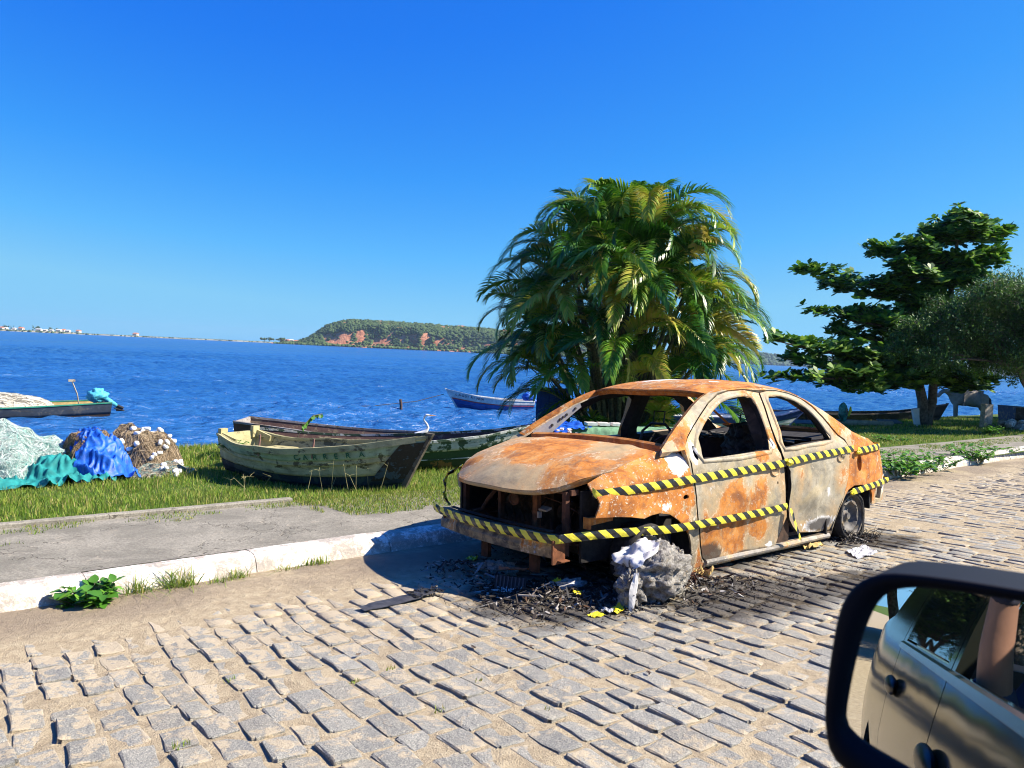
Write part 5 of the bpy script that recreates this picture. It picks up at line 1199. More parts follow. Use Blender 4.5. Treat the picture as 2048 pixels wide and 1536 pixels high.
HR = [(.26, .24), (.25, .24), (.22, .20), (.25, .23), (.25, .22), (.15, .14), (.17, .11), (.14, .08), (.11, .07), (.085, .06), (.055, .05), (.09, .08), .045, .032, .038, (.09, .08), .045, .032, .038, (.12, .09), .065, .045, .032, .038, (.12, .09), .065, .045, .032, .038]
HR = [(tuple(q * (1.5 if i < 6 else 1.3) for q in r) if hasattr(r, '__len__') else r * 1.4) for i, r in enumerate(HR)]
skin('body', [tuple(q * s for q in v) for v in HV], HE, HR, M_HORSE, ho)
m = MB()
for y_ in (-.05, .05): m.tube([(1.02 * s, y_, 1.17 * s), (1.04 * s, y_ * 1.3, 1.27 * s)], [.03, .004], 5)
m.build('ears', M_HORSE, ho)
m = MB(); rows = [[(x_ * s, -.012, z_ * s), (x_ * s, 0, (z_ + h) * s), (x_ * s, .012, z_ * s)] for x_, z_, h in ((.40, 1.08, .02), (.55, 1.12, .07), (.7, 1.17, .08), (.85, 1.22, .08), (.98, 1.22, .06), (1.06, 1.17, .02))]; m.grid(rows); m.build('mane', simple('dark_mane', (.07, .06, .05), .9), ho)
m = MB(); m.tube([(-.76 * s, 0, .98 * s), (-.88 * s, 0, .84 * s), (-.92 * s, .02, .6 * s), (-.90 * s, .02, .34 * s)], [.035, .06, .055, .015], 7); m.build('tail', bpy.data.materials['dark_mane'], ho)
# ================================================================== THINGS ALONG THE SHORE AT THE RIGHT
o = MB(); o.box((0, 0, .26), (.34, .10, .58), Matrix.Rotation(.0, 3, 'Y')); q = o.build('leaning_slab', simple('white_slab', (.80, .79, .77), .85, 0, .08, 9, .3), loc=(20.53, 6.20, -.17), rz=math.radians(-38), label='white painted slab leaning against the forked tree trunk', cat='slab'); q.rotation_euler = (0, -.25, math.radians(-38))
o = MB(); o.box((0, 0, .33), (.30, .16, .72)); q = o.build('concrete_post', simple('old_concrete_post', (.42, .37, .30), .9, 0, .35, 18, .6), loc=(21.1, 4.6, -.06), rz=math.radians(-22), label='short square concrete post standing right of the horse', cat='post')
o = MB(); o.tube([(17.4, 7.5, -.12), (18.4, 7.0, -.11), (19.3, 6.5, -.10)], [.075, .085, .08], 9); o.build('log', wood('pale_log', (.42, .34, .24), peel=.2), label='pale log lying on the grass before the dark boats', cat='log')
for i, (x0, y0, L) in enumerate([(17.6, 8.2, 1.0), (18.8, 7.5, .9), (20.0, 6.9, .7)]):
    m = MB(); m.box((0, 0, .12), (L, .32, .03), Matrix.Rotation(.25, 3, 'X')); m.box((-L * .35, .08, .05), (.05, .05, .2)); m.build('ramp_board', wood('grey_board%d' % i, (.16, .155, .15), peel=.2), None, loc=(x0, y0, gz(x0, y0)), rz=-.55, label=['grey tilted board nearest the car behind the log', 'middle grey tilted board behind the log', 'grey tilted board beside the white slab'][i], cat='board', group='grey boards by the dark boats')
b6 = empty('rowing_boat', (24.9, 7.6, -.62), math.radians(-33), label='long black boat hull drawn up on the shore behind the white slab', cat='boat')
P6 = dict(L=7.4, rake=.5, b=itp((0, .5), (.5, .7), (1, .03)), s=itp((0, .55), (.4, .50), (.8, .66), (1, 1.0)), k=itp((0, 0), (1, .12)), f=itp((0, .35), (.5, .4), (1, .02)))
bk = wood('black_hull', (.03, .03, .035), (.06, .06, .07), .3, .3); hull(b6, P6, [(0, .5, bk, 0), (.5, 1, bk, .01)], bk, wood('dark_rail', (.07, .07, .08)))
b7 = empty('rowing_boat', (27.0, 6.9, -.30), math.radians(148), label='dark boat resting behind the concrete post at the right edge', cat='boat')
b7.matrix_world = Matrix.Translation((33.1, 1.4, -.45)) @ Matrix.Rotation(math.radians(-38), 4, 'Z')
P7 = dict(L=7.5, rake=.4, b=itp((0, .5), (.5, .7), (1, .03)), s=itp((0, .85), (.5, .75), (1, 1.0)), k=itp((0, 0), (1, .1)), f=itp((0, .35), (.5, .4), (1, .02)))
hull(b7, P7, [(0, .5, bk, 0), (.5, 1, bk, .01)], bk, wood('blue_grey_rail', (.05, .06, .10)))
b8 = empty('rowing_boat', (15.2, 7.6, -.30), math.radians(-25), label='dark blue and white boat bow lettered CA seen through the rear window opening', cat='boat')
P8 = dict(L=3.6, rake=.75, b=itp((0, .5), (.5, .6), (.8, .4), (1, .02)), s=itp((0, .35), (.5, .36), (.8, .44), (1, .66)), k=itp((0, 0), (1, .02)), f=itp((0, .35), (.5, .4), (1, .02)))
nb = wood('navy_bow_paint', (.02, .05, .17), peel=.05, dirt=.2); hull(b8, P8, [(0, .35, w5, 0), (.35, .6, w5, .008), (.6, 1, nb, .01)], w5, nb)
pa = hullpt(P8, .76, .78, -1); pb = hullpt(P8, .92, .78, -1); text_on(b8, 'CA', .17, pa + Vector((0, -.04, -.03)), pb - pa, (0, -.2, 1), simple('pale_letters', (.5, .55, .65), .7), th=.004)
e = empty('wooden_rack', (19.0, 10.3, -.75), math.radians(-35), label='dark timber rack on posts at the water edge', cat='rack')
for z_ in (.42, .62): m = MB(); m.box((0, 0, z_), (2.6, .07, .09)); m.build('rail', M_SOOT2, e)
for x_ in (-1.2, -.4, .5, 1.2): m = MB(); m.box((x_, 0, .3), (.10, .10, .75)); m.build('post', M_SOOT2, e)
blobmesh('plastic_bag', (0, 0, .22), (.15, .12, .27), simple('green_yellow_bag', (.04, .24, .20), .35, 0, .9, 5, .6), .3, 2.5, None, ridg=.5, loc=(17.7, 7.2, -.02), label='green and yellow plastic bag standing on the dark boat', cat='bag')
bg2 = MB(); bg2.tube([(17.72, 7.05, .1), (17.78, 7.03, .25), (17.82, 7.05, .38)], [.02, .05, .02], 6); bg2.build('yellow_rag', simple('yellow_rag', (.75, .65, .05), .6), label='yellow rag tucked beside the green plastic bag', cat='rag')
rg = np.random.default_rng(31); rk = []
for i in range(26):
    x_, y_ = 20.6 + rg.uniform(0, 1.6), 3.9 + rg.uniform(-.5, .5); z_ = gz(x_, y_) + rg.uniform(.02, .22)
    r = rg.uniform(.09, .19)
    blobmesh('rubble_stone', (0, 0, 0), (r, r * .8, r * .6), M_KERB if i % 3 else M_CONC, .3, 1.6, None, 9, 6, seed=i, smooth=False, loc=(x_ - (z_ > .1) * .1, y_, z_), label='rough whitish stone in the rubble heap at the right edge', cat='stone', group='stones of the rubble heap')
# ================================================================== PALM CLUMP
def leafmat(name, ramp_, rough=.4, spec=.5, tr=.25, objrand=True):
    t = NT(name, rough, 0, spec); ob = t.n('ShaderNodeObjectInfo').outputs['Random']; isl = t.n('ShaderNodeNewGeometry').outputs['Random Per Island']; P = t.geo()
    n_ = t.noise(2.2, 3, .6, .2, P)
    k = t.m1('ADD', t.m1('MULTIPLY', ob, .62 if objrand else 0), t.m1('ADD', t.m1('MULTIPLY', isl, .22 if objrand else .6), t.m1('MULTIPLY', t.m1('SUBTRACT', n_, .5), .5)))
    t.done(t.ramp(k, ramp_)); two_sided(t); ms = [n for n in t.t.nodes if n.type == 'MIX_SHADER'][0]; ms.inputs[0].default_value = tr
    return t.m
M_FROND = leafmat('palm_leaflets', [(0, (.016, .065, .010)), (.22, (.035, .14, .012)), (.38, (.10, .26, .02)), (.54, (.24, .37, .03)), (.70, (.46, .42, .06)), (.88, (.46, .30, .10))], .36, .5, .25)
M_RACH = simple('palm_rachis', (.28, .26, .06), .5, 0, .3)
M_CANE = simple('palm_cane', (.10, .10, .05), .7, 0, .5, 25, .4)
def frond_mesh(L, e0, e1, seed, nl=54, dead=False):
    rg = np.random.default_rng(seed); n = 26; P = [np.zeros(3)]; D = []
    for i in range(n):
        t_ = i / (n - 1); e = math.radians(e0 + (e1 - e0) * t_ ** 1.25); d = np.array([math.cos(e), .05 * math.sin(t_ * 3 + seed), math.sin(e)]); D.append(d / np.linalg.norm(d))
        if i < n - 1: P.append(P[-1] + D[-1] * L / (n - 1))
    P = np.array(P); D = np.array(D); m = MB(); m.tube([tuple(p) for p in P[::2]], [.014 * (1 - i / (n / 2) * .85) for i in range(len(P[::2]))], 5, mi=1)
    for s_ in (-1, 1):
        for k in range(nl):
            t_ = .14 + .85 * (k + rg.uniform(-.3, .3)) / nl; f_ = t_ * (n - 1); i = min(n - 2, int(f_)); fr = f_ - i
            p = P[i] * (1 - fr) + P[i + 1] * fr; d = D[i]; sd = np.cross(d, [0, 0, 1.]); sd /= np.linalg.norm(sd) + 1e-9; up_ = np.cross(sd, d)
            ll = .46 * L / 2.0 * math.sin(PI * min(1, .12 + t_ * .83)) ** .6 * rg.uniform(.88, 1.1); sw = .55 + .55 * t_
            dr = s_ * sd * math.cos(sw) + d * math.sin(sw) + up_ * (.55 * (1 - t_ * .6) + rg.normal(0, .08)); dr /= np.linalg.norm(dr)
            w_ = .0205 * (1.1 - .4 * t_); q = [p]; dd = dr.copy(); Q = p.copy()
            for j in range(3):
                Q = Q + dd * ll / 3; q.append(Q.copy()); dd = dd + np.array([0, 0, -.34 - .1 * j]); dd /= np.linalg.norm(dd)
            wn = np.cross(dr, up_ * .8 + sd * .2 * s_); wn /= np.linalg.norm(wn) + 1e-9
            V = [q[0] - wn * w_ * .5, q[0] + wn * w_ * .5, q[1] - wn * w_, q[1] + wn * w_, q[2] - wn * w_ * .75, q[2] + wn * w_ * .75, q[3]]
            m.add(V, [(0, 1, 3, 2), (2, 3, 5, 4), (4, 5, 6)], 0)
    me = bpy.data.meshes.new('frond'); me.from_pydata([tuple(map(float, v)) for v in m.v], [], m.f); me.materials.append(M_FROND); me.materials.append(M_RACH)
    me.polygons.foreach_set('material_index', np.array(m.m, dtype=np.int32)); me.update(); return me
FM = [frond_mesh(2.1, 82, -55, 1), frond_mesh(2.2, 70, -75, 2), frond_mesh(2.0, 62, -85, 3), frond_mesh(1.9, 48, -88, 4), frond_mesh(1.7, 85, -20, 5), frond_mesh(1.8, 30, -88, 6), frond_mesh(1.3, 80, -30, 7, 32)]
palm = empty('palm_clump', (7.45, 6.55, -.25), label='huge rounded clump of areca palm with arching feathery fronds', cat='palm')
palm.scale = (1.14, 1.14, 1.16)
rg = np.random.default_rng(17); nfr = 0
for i in range(52):
    th = math.acos(1 - 1.22 * (i + .5) / 52); a = i * 2.399 + rg.uniform(-.25, .25)
    R1 = 1.42 * rg.uniform(.8, 1.08); tx, ty, h = R1 * math.sin(th) * math.cos(a), R1 * math.sin(th) * math.sin(a), 1.62 + 2.25 * math.cos(th) * rg.uniform(.86, 1.04)
    bx, by = .28 * tx, .28 * ty; m = MB(); m.tube([(bx, by, -.1), (bx * .55 + tx * .45, by * .55 + ty * .45, h * .55), (tx, ty, h)], [.042, .036, .028], 7); m.build('stem', M_CANE, palm)
    for k in range(5):
        fa = a + (k - 2) * .62 + rg.uniform(-.25, .25) if th > .6 else a + k * 1.257 + rg.uniform(-.3, .3)
        kind = int(rg.choice([0, 1, 2, 1, 4])) if th < .75 else int(rg.choice([1, 2, 3, 3, 2, 5]))
        o = obj('frond', FM[kind], palm); s_ = rg.uniform(.72, .95) * (1.02 if th < .7 else .95)
        o.matrix_local = Matrix.Translation((tx, ty, h - .1 * (k % 3))) @ Matrix.Rotation(fa, 4, 'Z') @ Matrix.Rotation(rg.normal(0, .12), 4, 'Y') @ Matrix.Rotation(rg.normal(0, .3), 4, 'X') @ Matrix.Scale(s_, 4); nfr += 1
for k in range(38):      # young shoots and low fronds round the foot
    a = rg.uniform(0, 2 * PI); r0 = rg.uniform(.3, 1.45); o = obj('frond', FM[int(rg.choice([2, 3, 4, 6, 1]))], palm)
    o.matrix_local = Matrix.Translation((r0 * math.cos(a), r0 * math.sin(a), rg.uniform(-.1, 1.35))) @ Matrix.Rotation(a + rg.normal(0, .5), 4, 'Z') @ Matrix.Rotation(rg.normal(0, .2), 4, 'X') @ Matrix.Scale(rg.uniform(.6, .95), 4)
# ================================================================== TREES AT THE RIGHT
M_ALM = leafmat('almond_leaves', [(0, (.018, .07, .012)), (.20, (.04, .13, .015)), (.38, (.10, .24, .025)), (.56, (.21, .36, .04)), (.78, (.30, .42, .06)), (.985, (.26, .30, .05)), (1, (.6, .12, .03))], .5, .35, .3, False)
M_BARK = simple('grey_bark', (.12, .095, .075), .9, 0, .5, 14, .8)
alm = empty('almond_tree', (20.75, 6.0, -.2), label='tropical almond tree with broad layered leafy branches and forked trunk', cat='tree')
T0 = Vector(alm.location)
def limb(m, a, b, r0, r1, sag=.1, n=6, seed=0):
    a, b = Vector(a), Vector(b); P = []
    for i in range(n + 1):
        t_ = i / n; p = a.lerp(b, t_); p.z += sag * math.sin(PI * t_); p += Vector((fbm((t_ * 3, seed, 1), 1, 2), fbm((t_ * 3, seed, 5), 1, 2), 0)) * .10 * math.sin(PI * t_); P.append(p)
    m.tube(P, [r0 + (r1 - r0) * i / n for i in range(n + 1)], 7); return P
m = MB()
A0 = limb(m, (20.66, 6.10, -.3), (20.30, 6.39, 2.35), .17, .11, 0); A1 = limb(m, (20.70, 6.07, -.3), (20.92, 5.9, 2.4), .14, .12, 0); A2 = limb(m, (21.05, 5.8, 2.4), (21.5, 5.9, 6.0), .11, .04, 0)
m.v = [tuple(Vector(v) - T0) for v in m.v]; m.build('trunk', M_BARK, alm, True)
ends = [(15.40, 8.37, 2.24), (15.10, 7.97, 1.15), (17.45, 8.66, 4.47), (17.24, 8.18, 3.22), (16.68, 7.35, 2.14), (19.08, 8.64, 4.13), (19.95, 7.94, 5.42), (19.14, 6.67, 4.72), (20.09, 6.55, 5.47), (21.60, 6.63, 6.10), (21.76, 5.87, 6.51), (21.79, 5.20, 6.13), (23.50, 5.13, 6.16), (22.20, 4.88, 5.25), (17.31, 6.85, 0.90), (17.10, 7.66, 1.0), (18.31, 6.05, 1.18), (22.25, 6.12, 1.29), (23.82, 5.51, 1.3), (21.78, 5.21, 1.05), (18.61, 6.46, 2.97), (19.32, 7.17, 4.24), (20.36, 8.26, 3.42), (24.48, 5.62, 4.0), (16.0, 8.2, 1.7), (16.6, 7.2, 1.45), (18.2, 7.6, 2.0), (19, 5.6, 2.0), (20.5, 4.4, 2.4), (22.8, 4.4, 3.0), (23.2, 7.2, 2.6), (21.4, 8.2, 1.9), (18.0, 8.0, 2.7), (18.6, 7.6, 1.6), (19.2, 6.8, 2.2), (19.8, 7.4, 2.9), (20.6, 6.6, 3.6), (21.6, 5.4, 4.6), (22.4, 6.2, 4.9), (19.0, 7.9, 3.3), (21, 6.1, 1.7), (24.6, 6.8, 1.5)]
ros = []; m = MB(); rg = np.random.default_rng(41)
for i, e_ in enumerate(ends):
    e_ = Vector(e_); zb = min(5.6, max(1.5, e_.z - .25 - .1 * (e_ - T0).length * .5)); b0 = Vector((20.7 + (zb - 1.5) * .12, 6.05, zb)); P = limb(m, b0, e_, .05, .015, -.10, 8, i)
    for k in range(len(P) - 1):
        if k < 1: continue
        for q in range(3):
            sd_ = Vector((rg.normal(0, 1), rg.normal(0, 1), rg.normal(0, .12))).normalized() * rg.uniform(.1, .75) * (1.15 - .1 * k)
            tip = P[k].lerp(P[k + 1], rg.random()) + sd_
            m.tube([P[k], tip], [.012, .006], 4, caps=False); ros.append((tip, (tip - P[k]).normalized()))
            for z_ in range(4):
                t2 = P[k].lerp(tip, rg.uniform(.4, .95)) + Vector((rg.normal(0, .22), rg.normal(0, .22), rg.uniform(-.1, .20))); ros.append((t2, sd_.normalized()))
    ros.append((P[-1], (P[-1] - P[-2]).normalized()))
m.v = [tuple(Vector(v) - T0) for v in m.v]; m.build('branches', M_BARK, alm, True)
VV = []; FF = []; b = 0
for (c, d) in ros:
    nl = 9; ax = Vector((d.x * .5, d.y * .5, 1)).normalized(); X_ = ax.cross(Vector((0, 1, .1))).normalized(); Y2 = ax.cross(X_); a0 = rg.uniform(0, 6)
    for k in range(nl):
        a = a0 + k * 2.4; el = rg.uniform(.05, .75); ld = (X_ * math.cos(a) + Y2 * math.sin(a)) * math.cos(el) + ax * math.sin(el); sd_ = ld.cross(ax).normalized(); L = rg.uniform(.18, .29); wd = L * .31; up_ = sd_.cross(ld)
        p = [c - T0 + ld * L * t_ + up_ * (-.12 * L * t_ * t_) for t_ in (0.02, .35, .72, 1.0)]
        VV += [p[0], p[1] - sd_ * wd * .62, p[1] + sd_ * wd * .62, p[2] - sd_ * wd, p[2] + sd_ * wd, p[3]]; FF += [(b, b + 1, b + 2), (b + 1, b + 3, b + 4), (b + 1, b + 4, b + 2), (b + 3, b + 5, b + 4)]; b += 6
mesh('crown', VV, np.array(FF), M_ALM, alm, kind='stuff')
M_BUSH = leafmat('bush_leaves', [(0, (.03, .075, .02)), (.3, (.06, .14, .03)), (.6, (.12, .23, .05)), (.85, (.20, .32, .09)), (1, (.27, .38, .13))], .6, .3, .25, False)
bush = empty('bush_tree', (19.9, 2.9, -.1), label='fine leaved grey green tree overhanging the right edge', cat='tree')
T1 = Vector(bush.location); m = MB()
limb(m, (20.0, 2.9, -.2), (19.6, 3.1, 1.2), .16, .13, 0); limb(m, (19.6, 3.1, 1.2), (18.7, 3.5, 2.2), .12, .07, .1); limb(m, (19.6, 3.1, 1.2), (19.7, 2.6, 2.8), .12, .06, 0)
lobes = [((17.92, 3.95, 2.55), 1.0), ((18.35, 3.6, 3.55), .95), ((19.2, 2.9, 3.2), 1.2), ((17.2, 4.9, 2.55), .85), ((16.9, 4.4, 1.85), .7), ((18.3, 3.0, 2.05), .85), ((20.2, 2.6, 2.4), 1.3), ((17.75, 4.55, 3.15), .75), ((16.75, 5.3, 2.05), .5), ((19.4, 2.2, 4.0), .9), ((18.9, 4.4, 2.9), 1.1), ((21.2, 3.2, 3.4), 1.2), ((19.0, 4.1, 2.0), .7), ((20.3, 4.6, 2.3), .9), ((18.7, 2.6, 2.7), .9), ((19.2, 3.4, 1.75), .6), ((18.4, 4.0, 1.85), .6), ((21.5, 4.2, 3.4), 1.5), ((23.0, 4.6, 3.6), 1.5), ((24.2, 3.6, 2.6), 1.4)]
VV = []; b = 0
for li, (c, r) in enumerate(lobes):
    limb(m, (19.4, 3.1, 1.7), c, .05, .012, .1, 6, li)
    nt_ = int(150 * r * r)
    for k in range(nt_):
        d = Vector(rg.normal(0, 1, 3)).normalized(); rr = r * (rg.uniform(.35, 1.05)); tip = Vector(c) + Vector((d.x, d.y, d.z * .75)) * rr * (1 + .25 * fbm(d * 2 + Vector((li, 0, 0)), 1, 2)); st_ = Vector(c) + (tip - Vector(c)) * .55
        m.tube([st_, (st_ + tip) / 2 + Vector((0, 0, .04)), tip], [.008, .005, .002], 3, caps=False)
        for q in range(34):
            t_ = rg.uniform(.2, 1.1); p = st_.lerp(tip, t_) + Vector(rg.normal(0, .085, 3)); ld = Vector(rg.normal(0, 1, 3)).normalized(); sd_ = ld.cross(Vector((0, 0, 1))).normalized(); L = rg.uniform(.06, .10); p = p - T1
            VV += [p, p + ld * L * .5 + sd_ * L * .24, p + ld * L, p + ld * L * .5 - sd_ * L * .24]
m.v = [tuple(Vector(v) - T1) for v in m.v]; m.build('trunk', M_BARK, bush, True)
mesh('crown', VV, np.arange(len(VV)).reshape(-1, 4), M_BUSH, bush, kind='stuff')
# trees further along the verge: one beyond the horse, others back along the street (they show only in the door mirror)
def copy_tree(src, loc, rz, sc, label):
    r = src.copy(); COL.objects.link(r); r.location = loc; r.rotation_euler = (0, 0, rz); r.scale = (sc, sc, sc); r['label'] = label
    for ch in list(src.children):
        c = ch.copy(); COL.objects.link(c); c.parent = r
    return r
copy_tree(bush, (33.6, 6.6, -.2), 2.4, 1.25, 'dense dark tree beyond the horse that keeps it in the shade')
copy_tree(bush, (26.5, 1.0, .1), .4, 1.1, 'tree at the far end of the street outside the right edge')
copy_tree(alm, (-13.5, 5.2, -.1), 1.9, 1.0, 'broad leaved tree back along the verge reflected in the car windows')
copy_tree(bush, (-11.5, 6.3, -.2), 2.9, 1.3, 'rounded tree back along the verge reflected in the mirror')
copy_tree(alm, (-22.5, 3.5, -.1), 4.0, 1.2, 'tall tree farthest back along the street seen in the mirror')
for i, (x_, y_, s_, r_) in enumerate([(-30, -4, 2.0, 1), (-34, 3, 2.3, 2), (-29, 9, 2.0, 3), (-31, -11, 2.1, 4), (-27, 6, 1.2, 5), (-26, -8.5, 1.2, 0), (-35, 0, 1.3, 2.5), (-33, -6, 1.3, 4.4), (-36, 7, 1.4, 1.2)]):
    r = copy_tree(bush, (x_, y_, 0), r_, s_, 'tree of the grove closing the street behind the viewer'); r['group'] = 'grove behind the viewer'
copy_tree(bush, (-17, -9.5, .5), .9, 1.5, 'large tree on the inland side of the street behind the viewer')
for i, (x_, y_, s_, r_) in enumerate([(-9.5, 7.6, 1.3, .5), (-12.8, 8.2, 1.4, 2.2), (-16.5, 7.4, 1.5, 3.6), (-20.5, 8.4, 1.6, 5.0), (-25, 7.6, 1.7, 1.2), (-30, 8, 1.8, 3)]):
    r = copy_tree(bush, (x_, y_, -1.9), r_, s_, 'bushy tree lining the shore behind the viewer'); r['group'] = 'shore bushes behind the viewer'
# ================================================================== LOW PLANTS
M_WEED = leafmat('weed_leaves', [(0, (.045, .15, .015)), (.3, (.09, .26, .025)), (.6, (.18, .38, .04)), (1, (.32, .48, .08))], .45, .4, .3, False)
def leafy(loc, R_, H, n, L, label, wd=.38, seed=0, gr=None):
    rg2 = np.random.default_rng(seed); e = empty('leafy_weed', loc, label=label, cat='plant', group=gr); m = MB(); V = []; Fq = []; b = 0
    ns = max(5, n // 9)
    for i in range(ns):
        a = rg2.uniform(0, 2 * PI); rr = R_ * math.sqrt(rg2.random()); tip = Vector((rr * math.cos(a), rr * math.sin(a), H * rg2.uniform(.45, 1) * (1 - .4 * rr / R_))); base_ = Vector((rr * .35 * math.cos(a), rr * .35 * math.sin(a), 0)); m.tube([base_, (base_ + tip) / 2 + Vector((0, 0, .02)), tip], [.005, .004, .002], 4, caps=False)
        for k in range(n // ns):
            t_ = rg2.uniform(.3, 1.05); p = base_.lerp(tip, t_); az = rg2.uniform(0, 2 * PI); el = rg2.uniform(-.3, .7); ld = Vector((math.cos(az) * math.cos(el), math.sin(az) * math.cos(el), math.sin(el))); sd_ = ld.cross(Vector((0, 0, 1))).normalized(); up_ = sd_.cross(ld); l_ = L * rg2.uniform(.6, 1.15); w_ = l_ * wd
            V += [p, p + ld * l_ * .4 - sd_ * w_ + up_ * l_ * .1, p + ld * l_ * .45, p + ld * l_ * .4 + sd_ * w_ + up_ * l_ * .1, p + ld * l_ - up_ * l_ * .12, p + ld * l_ * .72 - sd_ * w_ * .7, p + ld * l_ * .72 + sd_ * w_ * .7]
            Fq += [(b, b + 1, b + 2), (b, b + 2, b + 3), (b + 1, b + 5, b + 2), (b + 2, b + 6, b + 3), (b + 5, b + 4, b + 2), (b + 2, b + 4, b + 6)]; b += 7
    m.build('stems', M_CANE, e); mesh('leaves', V, np.array(Fq), M_WEED, e, kind='stuff'); return e
leafy((-2.93, .80, -.04), .15, .24, 150, .085, 'bright green leafy weed growing against the white kerb at the left', .34, 1)
leafy((7.45, 1.0, .0), .50, .42, 420, .10, 'large leafy bush on the kerb just behind the burnt car', .36, 2); leafy((9.0, 1.12, -.02), .42, .34, 300, .09, 'yellowish leafy plant beside a gap in the white kerb', .36, 3); leafy((10.6, 1.15, -.02), .50, .42, 380, .09, 'bushy plant draped over the kerb near the right edge', .36, 4); leafy((8.2, .95, 0), .3, .22, 160, .08, 'small leafy plant between the two kerb bushes nearest the car', .36, 5); leafy((12.6, 1.35, .0), .3, .18, 120, .08, 'low plant on the kerb at the right edge of the photo', .36, 6); leafy((17.6, 3.3, -.02), .28, .34, 150, .10, 'pale green plant on the grass before the rubble heap', .36, 7); leafy((12.9, 3.6, -.02), .45, .16, 200, .07, 'yellow green patch of leaves on the grass beyond the pavement', .36, 8)
def tuft(loc, R_, H, n, label, seed=0, w_=.006, lean=.6, gr=None):
    rg2 = np.random.default_rng(seed); a = rg2.uniform(0, 2 * PI, n); r = R_ * np.sqrt(rg2.random(n)); V, T = blades(r * np.cos(a) * 1.5, r * np.sin(a) * .6, np.zeros(n), H * rg2.uniform(.35, 1.1, n), rg2.uniform(.6, 1.2, n) * w_, lean, rg2); return mesh('grass_tuft', V, T, M_GRASS, loc=loc, label=label, cat='grass tuft', group=gr)
tuft((-2.66, .86, -.045), .055, .17, 130, 'spiky grass tuft right of the leafy weed at the kerb', 1, .006, 1.1); tuft((-2.42, .84, -.04), .06, .19, 150, 'tallest yellowish grass tuft below the kerb', 2, .006, 1.0); tuft((-2.19, .80, -.035), .06, .09, 110, 'low flat grass tuft farther along the kerb', 3, .006, 1.2); tuft((-2.07, .84, -.035), .045, .11, 80, 'small grass tuft beside a joint of the kerb', 4, .006, 1.1); tuft((-1.72, .86, -.035), .06, .08, 90, 'low green tuft left of the twiggy weed', 5, .006, 1.2); tuft((-1.52, .88, -.035), .06, .11, 100, 'green tuft with reddish roots nearest the car shadow', 6); tuft((-3.18, .82, -.04), .03, .07, 14, 'sparse dry tuft at the far left of the kerb', 7)
for i, (x_, y_, n_, h) in enumerate([(-2.2, -1.05, 14, .03), (-2.0, -1.0, 14, .03), (-2.95, -1.2, 26, .035), (-2.62, -.72, 10, .03), (-1.75, -1.35, 10, .025), (-1.72, -1.75, 12, .03), (-2.05, -1.5, 12, .03)]):
    tuft((x_, y_, -.05 * y_ + .004), .022, h, n_, 'tiny green weed sprouting in a joint between the setts', 20 + i, .004, .8, 'weeds in the paving joints')
# seed stalks in front of the skiff
rg = np.random.default_rng(77)
for i in range(16):
    x_, y_ = rg.uniform(-1.2, .2), 0; y_ = 3.1 + (.3 - x_) * .75 * rg.uniform(.5, 1.1) - .25; h = rg.uniform(.14, .30); m = MB(); b0 = Vector((0, 0, 0)); tp = Vector((rg.normal(0, .05), rg.normal(0, .05), h)); m.tube([b0, tp * .5, tp], [.0025, .002, .0015], 4)
    for k in range(3): m.tube([tp, tp + Vector((rg.normal(0, .04), rg.normal(0, .04), rg.uniform(-.01, .05)))], [.0015, .001], 3)
    m.build('seed_stalk', simple('dry_stalk', (.30, .28, .13), .8) if 'dry_stalk' not in bpy.data.materials else bpy.data.materials['dry_stalk'], loc=(x_, y_, gz(x_, y_)), label='thin dry grass stalk rising before the dark boat bottom', cat='grass stalk', group='seed stalks before the skiff')
e = empty('vine_shoot', (.25, 5.4, -.15), label='dark leafy vine shoot arching above the skiff stern', cat='plant'); m = MB(); pts_ = [(0, 0, 0), (-.06, 0, .45), (.02, 0, .60), (.14, 0, .72), (.27, 0, .74)]; m.tube(pts_, .006, 4); m.build('stem', M_CANE, e); V = []; Fq = []; b = 0
for i in range(18):
    t_ = .45 + .55 * i / 17; p = Vector(catmull(pts_, 8)[int(t_ * 32)]); d = Vector((rg.normal(0, .3), rg.normal(0, .6), -1)).normalized(); sd_ = d.cross(Vector((0, 1, 0))).normalized(); V += [p, p + d * .03 + sd_ * .022, p + d * .065, p + d * .03 - sd_ * .022]; Fq.append((b, b + 1, b + 2, b + 3)); b += 4
mesh('leaves', V, np.array(Fq), M_WEED, e, kind='stuff')
leafy((-.78, 4.95, .22), .22, .14, 90, .05, 'weeds growing inside the stern of the yellow skiff', .3, 9)
# ================================================================== FAR SHORES
def far_pt(px, D):       # px: bearing measured across the view at distance D
    d = _f * D + _r * ((px - 1024) / 1493 * D); return Vector((CAM.x + d.x, CAM.y + d.y, 0))
t = NT('clay_cliff', .9, 0, .1); P = t.geo(); a = t.noise(.05, 6, .7, 1.0, P); b_ = t.noise(.3, 5, .7, .5, P)
c = t.mix(t.step(a, .35, .65), (.30, .11, .06), (.52, .25, .15)); c = t.mix(t.m1('MULTIPLY', t.step(b_, .55, .65), .5), c, (.24, .10, .06)); M_CLAY = t.done(c, nrm=t.bump(b_, 1, 3))
def canopy_mat(nm, c0, c1):
    t = NT(nm, .9, 0, .1); isl = t.n('ShaderNodeNewGeometry').outputs['Random Per Island']; n_ = t.noise(.6, 4, .7, 0, t.geo()); return t.done(t.mix(isl, c0, c1), nrm=t.bump(n_, .9, 1.5))
M_CAN = canopy_mat('far_canopy', (.035, .065, .028), (.09, .135, .05)); M_CAN2 = canopy_mat('mangrove', (.055, .10, .035), (.11, .16, .06)); M_CAN3 = canopy_mat('farther_canopy', (.035, .065, .045), (.08, .12, .07))
_ico = None
